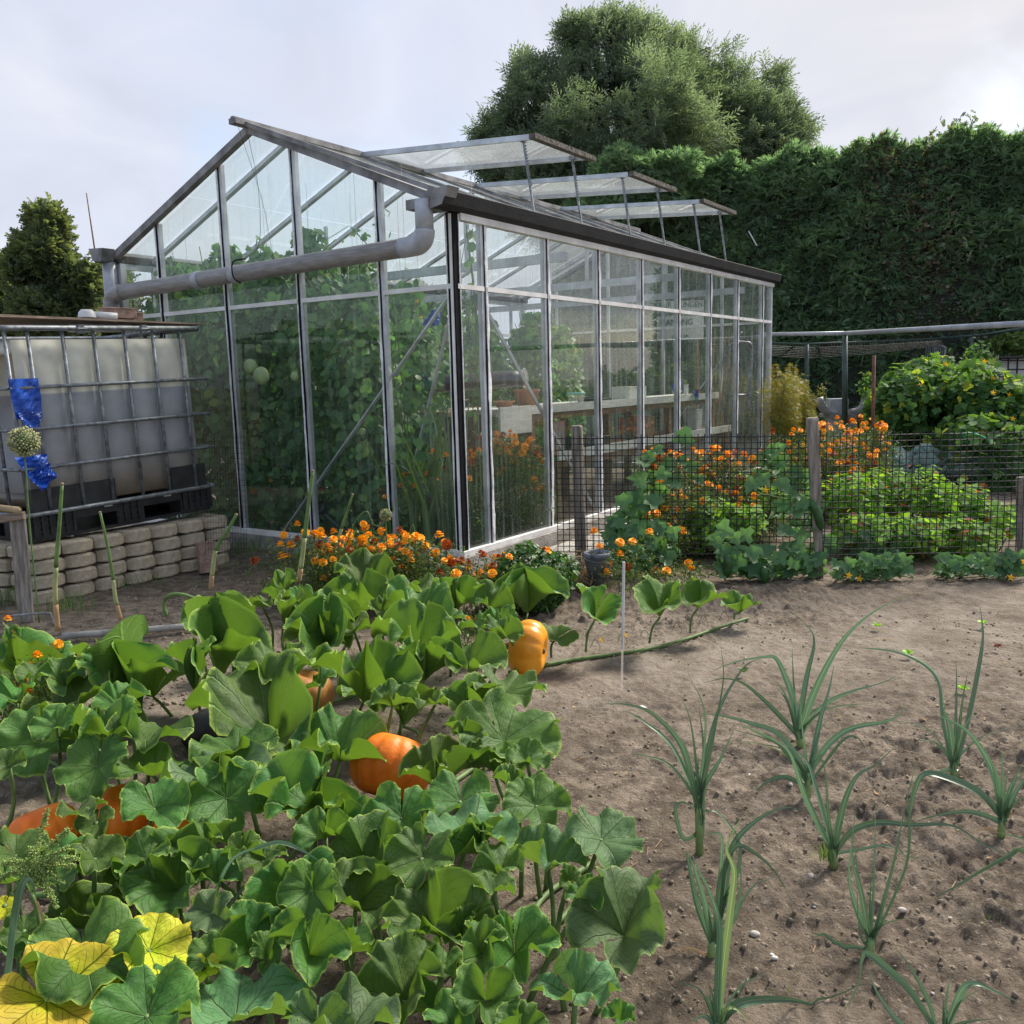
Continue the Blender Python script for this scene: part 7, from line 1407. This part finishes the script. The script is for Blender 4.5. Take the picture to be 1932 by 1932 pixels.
for lx in (1.15, 1.55, 1.95, 2.35, 2.75, 3.15, 3.55, 3.95): climber(k, lx, 2.8, 1.8 + .25 * rng.random(), 520, .32, .3); k += 1
for lx in (1.4, 2.1): climber(k, lx, 2.0, 1.6, 480, .36, .3); k += 1
for lx, ly in ((3.3, 2.15), (3.75, 2.45), (4.15, 2.1), (4.5, 2.5), (4.9, 2.2), (5.3, 2.5), (5.35, 2.9)): climber(k, lx, ly, 1.62 + .2 * rng.random(), 480, .32, .3); k += 1
climber(k, .30, .62, 1.75, 170, .18, .25, 'thin vine with sparse leaves nearest the black corner post'); k += 1
climber(k, .50, .22, 2.1, 40, .10, .10, 'lone shoot climbing past the mid rail at the corner post'); k += 1
for i in range(9):   # shoots rising above the leaf mass
    p = GW(.25 + .2 * rng.random(), .9 + i * .26, 1.85); n_ = 12; q = MB(); P = spline([p, p + A3(rng.normal(0, .05), rng.normal(0, .05), .18), p + A3(rng.normal(0, .1), rng.normal(0, .05), .30 + .1 * rng.random())], n_); q.tube(P, .004, 5); t = thing('vine_shoot', 'leafy vine shoot rising above the mass of leaves under the roof', 'vine shoot', p, group='vine shoots under the roof'); q.obj('stem', MT['stem'], t)
    V, FF, rr = scatter(TLOB, FLOB, P + rng.normal(0, .03, P.shape), rotms(rng.normal(size=(n_, 3)) + A3(0, -.5, .3), rng.uniform(0, 6, n_)), rng.uniform(.03, .07, n_)); mk('leaves', V, FF, MT['vine'], t, rnd=rr, kind='stuff')
for x, y, r, Y, lb in ((493, 709, 15, 6.05, 'round pale melon hanging behind the second gable pane'), (473, 692, 13, 6.1, 'pale melon up left of the round one'), (684, 815, 7, 5.95, 'long pale gourd behind the third gable pane'), (556, 710, 8, 6.0, 'small pale fruit among the leaves')):
    c = D(x, y, Y); s_ = r * pxm(c); q = MB(); a = np.linspace(0, PI, 10); q.lathe([(max(.001, s_ * math.sin(v)), -s_ * 1.15 * math.cos(v)) for v in a], c, 16); o = q.obj('melon', mat('pale_melon_skin', (.26, .36, .17), .6, .15, 9), smooth=True); tag(o, lb, 'melon', 'melons hanging inside the greenhouse')
# bench
bn = thing('bench', 'long white-edged work bench on brown timber legs inside the greenhouse', 'bench', GW(3.4, .5, .02), GHY)
def lb_(p): return A3(p[0] - 3.4, p[1] - .5, p[2] - .02)
def bb(nm, a, b_, mt, par=bn): q = MB(); q.box(lb_(a), lb_(b_)); return q.obj(nm, mt, par, True)
bb('fascia_board', (1.58, .50, .875), (5.5, .52, .94), MT['woodw']); bb('worktop', (1.2, .524, .89), (5.5, 1.05, .925), MT['woodw']); bb('side_board', (1.15, .495, .74), (1.575, .513, .945), MT['woodw'])
bb('under_beam', (1.6, .524, .82), (5.5, .56, .870), MT['woodb'])
for x in (1.62, 2.9, 4.2, 5.4): bb('leg', (x, .53, .0), (x + .06, .59, .818), MT['woodb']); bb('leg', (x, .98, .0), (x + .06, 1.04, .888), MT['woodb'])
bb('lower_board', (1.75, .36, .505), (5.5, .38, .575), MT['woodw']); bb('lower_shelf', (1.75, .384, .53), (5.5, .9, .55), MT['woodb']); bb('lower_beam', (1.75, .384, .44), (5.5, .41, .50), MT['woodb'])
for x in (1.77, 3.6, 5.42): bb('lower_leg', (x, .39, 0), (x + .05, .44, .438), MT['woodb'])
b2_ = thing('side_table', 'small table with a pale top board and a thick dark leg behind the corner post', 'table', GW(1.2, 1.0, .02), GHY)
q = MB(); q.box((-.35, -.25, .87), (.75, .35, .90)); q.obj('top_board', MT['cane'], b2_, True); q = MB(); q.box((-.22, -.18, 0), (-.10, -.08, .868)); q.obj('leg', MT['blackplastic'], b2_, True); q = MB(); q.box((.6, .2, 0), (.68, .28, .868)); q.obj('leg', MT['woodb'], b2_, True)
t = thing('drum', 'dark ribbed tube lying on the table with a clear round end', 'drum', D(890, 720, 6.75)); a, b_ = D(775, 727, 6.7), D(985, 714, 6.95)
q = MB(); q.tube([a + (b_ - a) * i / 9 for i in range(10)], [.062, .065] * 5, 18); q.obj('barrel', MT['blackplastic'], t, smooth=True)
q = MB(); q.tube([b_ + (b_ - a) * .002, b_ + (b_ - a) * .03], [.066, .080], 24, cap=False); dd = (b_ - a) / np.linalg.norm(b_ - a); q.add(*(lambda V, F: (V, F))(*tube_vf([b_ + dd * .018, b_ + dd * .021], .078, 24, True))); q.obj('clear_end', MT['clear'], t, smooth=True)
def pot(lb, c, r, h_, mt='terracotta', grp='clay pots in the greenhouse'):
    q = MB(); q.lathe([(.001, 0), (r * .7, 0), (r * .95, h_ * .82), (r * 1.05, h_ * .82), (r * 1.07, h_), (r * .95, h_), (r * .9, h_ * .8), (r * .66, h_ * .06), (.001, h_ * .06)], c, 22); o = q.obj('clay_pot' if mt == 'terracotta' else 'plastic_tub', MT[mt], smooth=True); tag(o, lb, 'pot' if mt == 'terracotta' else 'tub', grp); return o
zb_ = .925
pot('large clay pot on the bench beside the clear drum end', GW(1.98, .80, zb_), .105, .135); pot('low clay bowl left of the large pot', GW(1.72, .85, zb_), .085, .05); pot('clay pot behind the large one, rim just showing', GW(2.2, .95, zb_), .09, .10)
t = thing('plastic_tub', 'clear tub with a mint green lid on the bench', 'tub', GW(2.62, .70, zb_)); c = GW(2.62, .70, zb_); q = MB(); q.lathe([(.001, 0), (.06, 0), (.075, .075), (.001, .075)], c, 20); q.obj('tub', MT['clear'], t, smooth=True); q = MB(); q.lathe([(.001, .076), (.082, .076), (.082, .092), (.001, .094)], c, 20); q.obj('lid', MT['tub'], t, smooth=True)
def boxt(nm, lb, cat, x, y, z, sx, sy, sz, mt, grp=None):
    q = MB(); rbox(q, (-sx / 2, -sy / 2, 0), (sx / 2, sy / 2, sz), min(sx, sy) * .12, 3, rtop=.004); o = q.obj(nm, MT[mt]); o.data.transform(Matrix.Rotation(GHY, 4, 'Z')); o.location = tuple(GW(x, y, z)); tag(o, lb, cat, grp); return o
boxt('white_box', 'white box on the bench in front of the sign', 'box', 3.75, .75, zb_, .42, .2, .12, 'woodw')
boxt('tray', 'flat dark tray on the bench right of the mint tub', 'tray', 3.0, .72, zb_, .34, .2, .03, 'blackplastic')
q = MB()
crumple('blue_bag', None, GW(4.35, .56, .94), GR, (0, 0, 1), .26, .16, MT['blue'], lambda v: (.1 * v, 1 - .15 * v), amp=.02, seed=8, nrm=-GL)
o = bpy.data.objects['blue_bag']; tag(o, 'crumpled bright blue bag on the bench', 'bag')
o2 = crumple('blue_flap', None, GW(4.72, .485, .83), GR, (0, 0, 1), .09, .15, MT['blue'], lambda v: (.5 - .5 * v, 1), amp=.015, seed=9, nrm=-GL); tag(o2, 'blue plastic flap hanging over the bench edge', 'bag')
boxt('small_bottle', 'small white bottle with a red cap at the far end of the bench', 'bottle', 5.15, .75, zb_, .05, .05, .11, 'whitep')
boxt('brown_jar', 'small brown jar at the far end of the bench', 'jar', 5.3, .68, zb_, .08, .08, .06, 'woodb')
boxt('crate', 'brown slatted crate under the far end of the bench', 'crate', 3.6, .60, .555, .36, .25, .2, 'woodb'); boxt('tray_stack', 'stack of dark trays on the lower shelf', 'tray', 2.5, .55, .555, .45, .3, .09, 'blackplastic'); boxt('white_sack', 'crumpled white sack on the lower shelf', 'sack', 4.9, .55, .555, .16, .14, .22, 'whitep')
boxt('grey_panel', 'pale grey panel leaning beneath the bench', 'panel', 2.1, .60, .555, .26, .03, .24, 'concrete')
# chair of bent tube, canes, sign
t = thing('tube_chair', 'folding chair of bent metal tube by the far end wall', 'chair', GW(5.45, 1.0, .02)); Yc = 9.3
q = MB(); q.tube(spline([D(1362, 775, Yc), D(1366, 720, Yc), D(1372, 662, Yc), D(1384, 648, Yc), D(1404, 646, Yc), D(1418, 655, Yc), D(1416, 720, Yc), D(1412, 775, Yc)], 30), .014, 8); q.tube([D(1364, 745, Yc), D(1413, 745, Yc)], .010, 6); q.obj('back_frame', MT['galv'], t, smooth=True)
for i in range(13):
    a = GW(5.25 + rng.uniform(-.08, .22), .25 + rng.uniform(0, .3), .02); b_ = GW(5.45 + rng.uniform(-.1, .2), .35 + rng.uniform(-.1, .25), 1.5 + rng.uniform(-.1, .35)); q = MB(); q.tube([a, (a + b_) / 2 + rng.normal(0, .01, 3), b_], .006, 5); tag(q.obj('cane', MT['cane']), 'bamboo cane leaning in the far corner of the greenhouse', 'cane', 'canes leaning in the far corner')
t = thing('sign_board', 'white sign board with dark lettering, ending in the word CAMPING, seen through the far panes', 'sign', A3(*D(1282, 700, 10.9)[:2], 0)); Ys = 10.9
a, b_ = D(1240, 642, Ys), D(1328, 566, Ys)
q = MB(); q.box((a[0], Ys, a[2]), (b_[0], Ys + .02, b_[2])); q.obj('board', MT['whitep'], t)
q = MB(); q.box((a[0] - .02, Ys - .015, b_[2] + .002), (b_[0] + .03, Ys + .02, b_[2] + .035)); q.obj('top_frame', MT['blackplastic'], t)
q = MB(); q.box((a[0] + .04, Ys + .022, 0), (a[0] + .09, Ys + .06, b_[2])); q.obj('leg', MT['woodb'], t); q = MB(); q.box((b_[0] - .09, Ys + .022, 0), (b_[0] - .04, Ys + .06, b_[2])); q.obj('leg', MT['woodb'], t)
def text(s_, par, p, size, mt, nm='lettering', rz=0.0, sx=1.0):
    cu = bpy.data.curves.new(nm, 'FONT'); cu.body = s_; cu.size = size; cu.extrude = .002; cu.align_x = 'CENTER'; o = bpy.data.objects.new('tmp', cu); COL.objects.link(o); bpy.context.view_layer.update()
    me = bpy.data.meshes.new_from_object(o.evaluated_get(bpy.context.evaluated_depsgraph_get())); bpy.data.objects.remove(o); me.materials.clear(); me.materials.append(mt)
    o = bpy.data.objects.new(nm, me); link(o, par); o.location = tuple(p - wl(par)); o.rotation_euler = (PI / 2, 0, rz); o.scale = (sx, 1, 1); return o
for s_, x, y, z in (('DEUR REUNGEN', 1281, 580, .115), ('CARAVAN EN CARAVAN', 1281, 596, .085), ('CAMPING', 1277, 613, .12), ('te koop  info', 1283, 636, .06)):
    text(s_, t, D(x, y, Ys - .006), z * .8, MT['textg'], sx=.82 if len(s_) > 9 else .9)
# far house seen through the panes
t = thing('far_house', 'dark brick gable and roof glimpsed through the far greenhouse panes', 'house', (5.2, 30, 0))
# reed screen behind the bench
q = MB()
for i in range(70):
    a = GW(4.2 + .9 * i / 70, 2.5, .5); q.tube([a, GW(3.95 + .9 * i / 70, 2.45, 1.22 - .5 * i / 70)], .006, 4, cap=False)
tag(q.obj('reed_bundle', MT['cane']), 'fanned bundle of dry brown reeds behind the mint tub', 'reeds')
# tall grass and watering can by the corner
tuft('tall grass growing inside just behind the last gable pane', GW(.22, .42, .02), 46, .95, .10, 90, mt='grass', nm='tall_grass')
cg = thing('corner_grass', 'clump of broad tall grass inside behind the last gable pane', 'grass', GW(.3, .35, .02))
for i in range(16):
    b0 = GW(.15 + .3 * rng.random(), .2 + .35 * rng.random(), .02); h_ = rng.uniform(.5, 1.0); d = rng.normal(0, .16, 2); V, F, uv = ribbon(spline([b0, b0 + A3(d[0] * .3, d[1] * .3, h_ * .6), b0 + A3(d[0], d[1], h_), b0 + A3(d[0] * 2.2, d[1] * 2.2, h_ * .8)], 14), .016, (0, -1, .2), seed=i); mk('blade', V, F, MT['leek'], cg, smooth=True, uv=uv)
wc = thing('watering_can', 'dark green watering can with a round rose on a long spout, inside the gable glass', 'watering can', GW(.10, 1.15, .02)); Yw = GW(.14, 1.2)[1]
c = D(728, 1020, Yw); s_ = pxm(c)
MT['can'] = mat('dark_green_plastic', (.02, .055, .04), .4, .15, 6)
q = MB(); q.lathe([(.001, 0), (36 * s_, 0), (38 * s_, 10 * s_), (36 * s_, 42 * s_), (28 * s_, 50 * s_), (.001, 50 * s_)], c - A3(0, 0, 28 * s_), 22); q.obj('body', MT['can'], wc, smooth=True)
q = MB(); q.tube(spline([D(700, 1030, Yw), D(660, 1008, Yw), D(628, 984, Yw), D(612, 968, Yw)], 12), np.linspace(9, 4.5, 12) * s_, 10); q.obj('spout', MT['can'], wc, smooth=True)
q = MB(); q.lathe([(.001, -12 * s_), (5 * s_, -12 * s_), (16 * s_, 3 * s_), (15 * s_, 6 * s_), (.001, 8 * s_)], D(606, 960, Yw), 18, M=rotm((-.6, -.5, .5))); q.obj('rose', MT['blackplastic'], wc, smooth=True)
q = MB(); q.tube(spline([D(668, 1010, Yw), D(678, 985, Yw), D(705, 974, Yw), D(735, 978, Yw), D(752, 1005, Yw), D(755, 1030, Yw)], 18), 5 * s_, 9); q.obj('handle', MT['can'], wc, smooth=True)
bl = crumple('blue_tape_knot', None, D(795, 615, 5.75), (1, 0, 0), (.45, 0, .85), .11, .11, MT['blue'], lambda v: (.2 * v, 1 - .3 * v), amp=.02, seed=12); tag(bl, 'scribble of torn blue tape on the diagonal brace inside the corner', 'tape')
# ------------------------------------------------------------------ near left corner: millet plant
ml = thing('millet_plant', 'green seed plume with a bent blade leaf, nearest thing at the left edge', 'millet', G(40, 1990)); Ym = 1.42
r_ = np.random.default_rng(77); q = MB(); q.tube(spline([G(80, 2010), D(75, 1760, Ym), D(62, 1690, Ym)], 10), .0035, 7); q.obj('stem', MT['stem'], ml, smooth=True)
VV, FFx, RR, n0 = [], [], [], 0
for (x, y) in ((90, 1530), (128, 1565), (130, 1600), (145, 1620), (118, 1665), (108, 1712), (95, 1690), (5, 1630), (0, 1660), (25, 1690), (60, 1600), (140, 1635)):
    a = D(62, 1650 if y > 1600 else 1660, Ym); b_ = D(x, y, Ym + r_.normal(0, .02)); P = spline([a, (a + b_) / 2 + A3(0, 0, .012), b_], 26); k = 26 * 14; pos = np.repeat(P, 14, 0) + r_.normal(0, .0038, (k, 3)) * np.repeat(np.linspace(1.3, .5, 26), 14)[:, None]
    V, F, rr = scatter(ico[[0, 1, 2, 3, 4, 5, 11]], np.array([(0, 1, 2), (0, 2, 3), (0, 3, 4), (0, 4, 5), (0, 5, 1), (6, 2, 1), (6, 3, 2), (6, 4, 3), (6, 5, 4), (6, 1, 5)]), pos, rotms(r_.normal(size=(k, 3)), r_.uniform(0, 6, k)), r_.uniform(.0012, .0024, k)); VV.append(V); FFx.append(F + n0); RR.append(rr); n0 += len(V)
mk('seed_plume', np.concatenate(VV), np.concatenate(FFx), leafmat('millet_seed', (.16, .26, .06), (.42, .52, .18), .25), ml, rnd=np.concatenate(RR), kind='stuff')
for pts, w_, mt in (([(10, 1960), (25, 1800), (38, 1700), (48, 1662), (62, 1665), (72, 1720)], .020, 'leek'), ([(70, 1700), (85, 1745), (105, 1790), (128, 1822)], .005, 'dry')):
    V, F, uv = ribbon(spline([D(x, y, Ym - .03) for x, y in pts], 26), w_, (0, -1, .2), seed=1); mk('blade' if mt == 'leek' else 'dry_strip', V, F, MT[mt], ml, smooth=True, uv=uv)
# garlic leaves growing between the pumpkin leaves
gt = thing('garlic_leaves', 'long dark strap leaves rising between the pumpkin leaves and the yellow leaf', 'garlic', G(375, 1860))
for pts, w_ in (([(365, 1850), (390, 1760), (410, 1680), (440, 1620), (490, 1600), (530, 1605)], .010), ([(355, 1850), (400, 1760), (440, 1700), (472, 1668), (520, 1690)], .012), ([(300, 1890), (305, 1830), (312, 1795), (330, 1795)], .018), ([(340, 1870), (370, 1780), (385, 1700), (400, 1650)], .008), ([(360, 1860), (420, 1790), (470, 1740)], .009), ([(480, 1600), (530, 1590), (580, 1610), (620, 1640)], .008)):
    Yg = G(375, 1860)[1]; V, F, uv = ribbon(spline([D(x, y, Yg + .02) for x, y in pts], 24), w_, (0, -1, .3), seed=w_ * 100); mk('blade', V, F, MT['leek'], gt, smooth=True, uv=uv)
for o in list(bpy.data.objects):
    if o.name.startswith('far_house'):
        for a, b_, mt in (((0, 0, 0), (6, 5, 3.6), MT['brick']),):
            q = MB(); q.box((3.2, 27, 0), (8.5, 32, 3.2)); q.obj('wall', MT['brick'], o)
            q = MB(); q.add([(3.0, 26.8, 3.2), (8.7, 26.8, 3.2), (8.7, 32.2, 3.2), (3.0, 32.2, 3.2), (3.0, 29.5, 5.6), (8.7, 29.5, 5.6)], [(0, 1, 5, 4), (2, 3, 4, 5), (0, 4, 3), (1, 2, 5)]); q.obj('roof', MT['terracotta'], o)
bpy.context.view_layer.update()
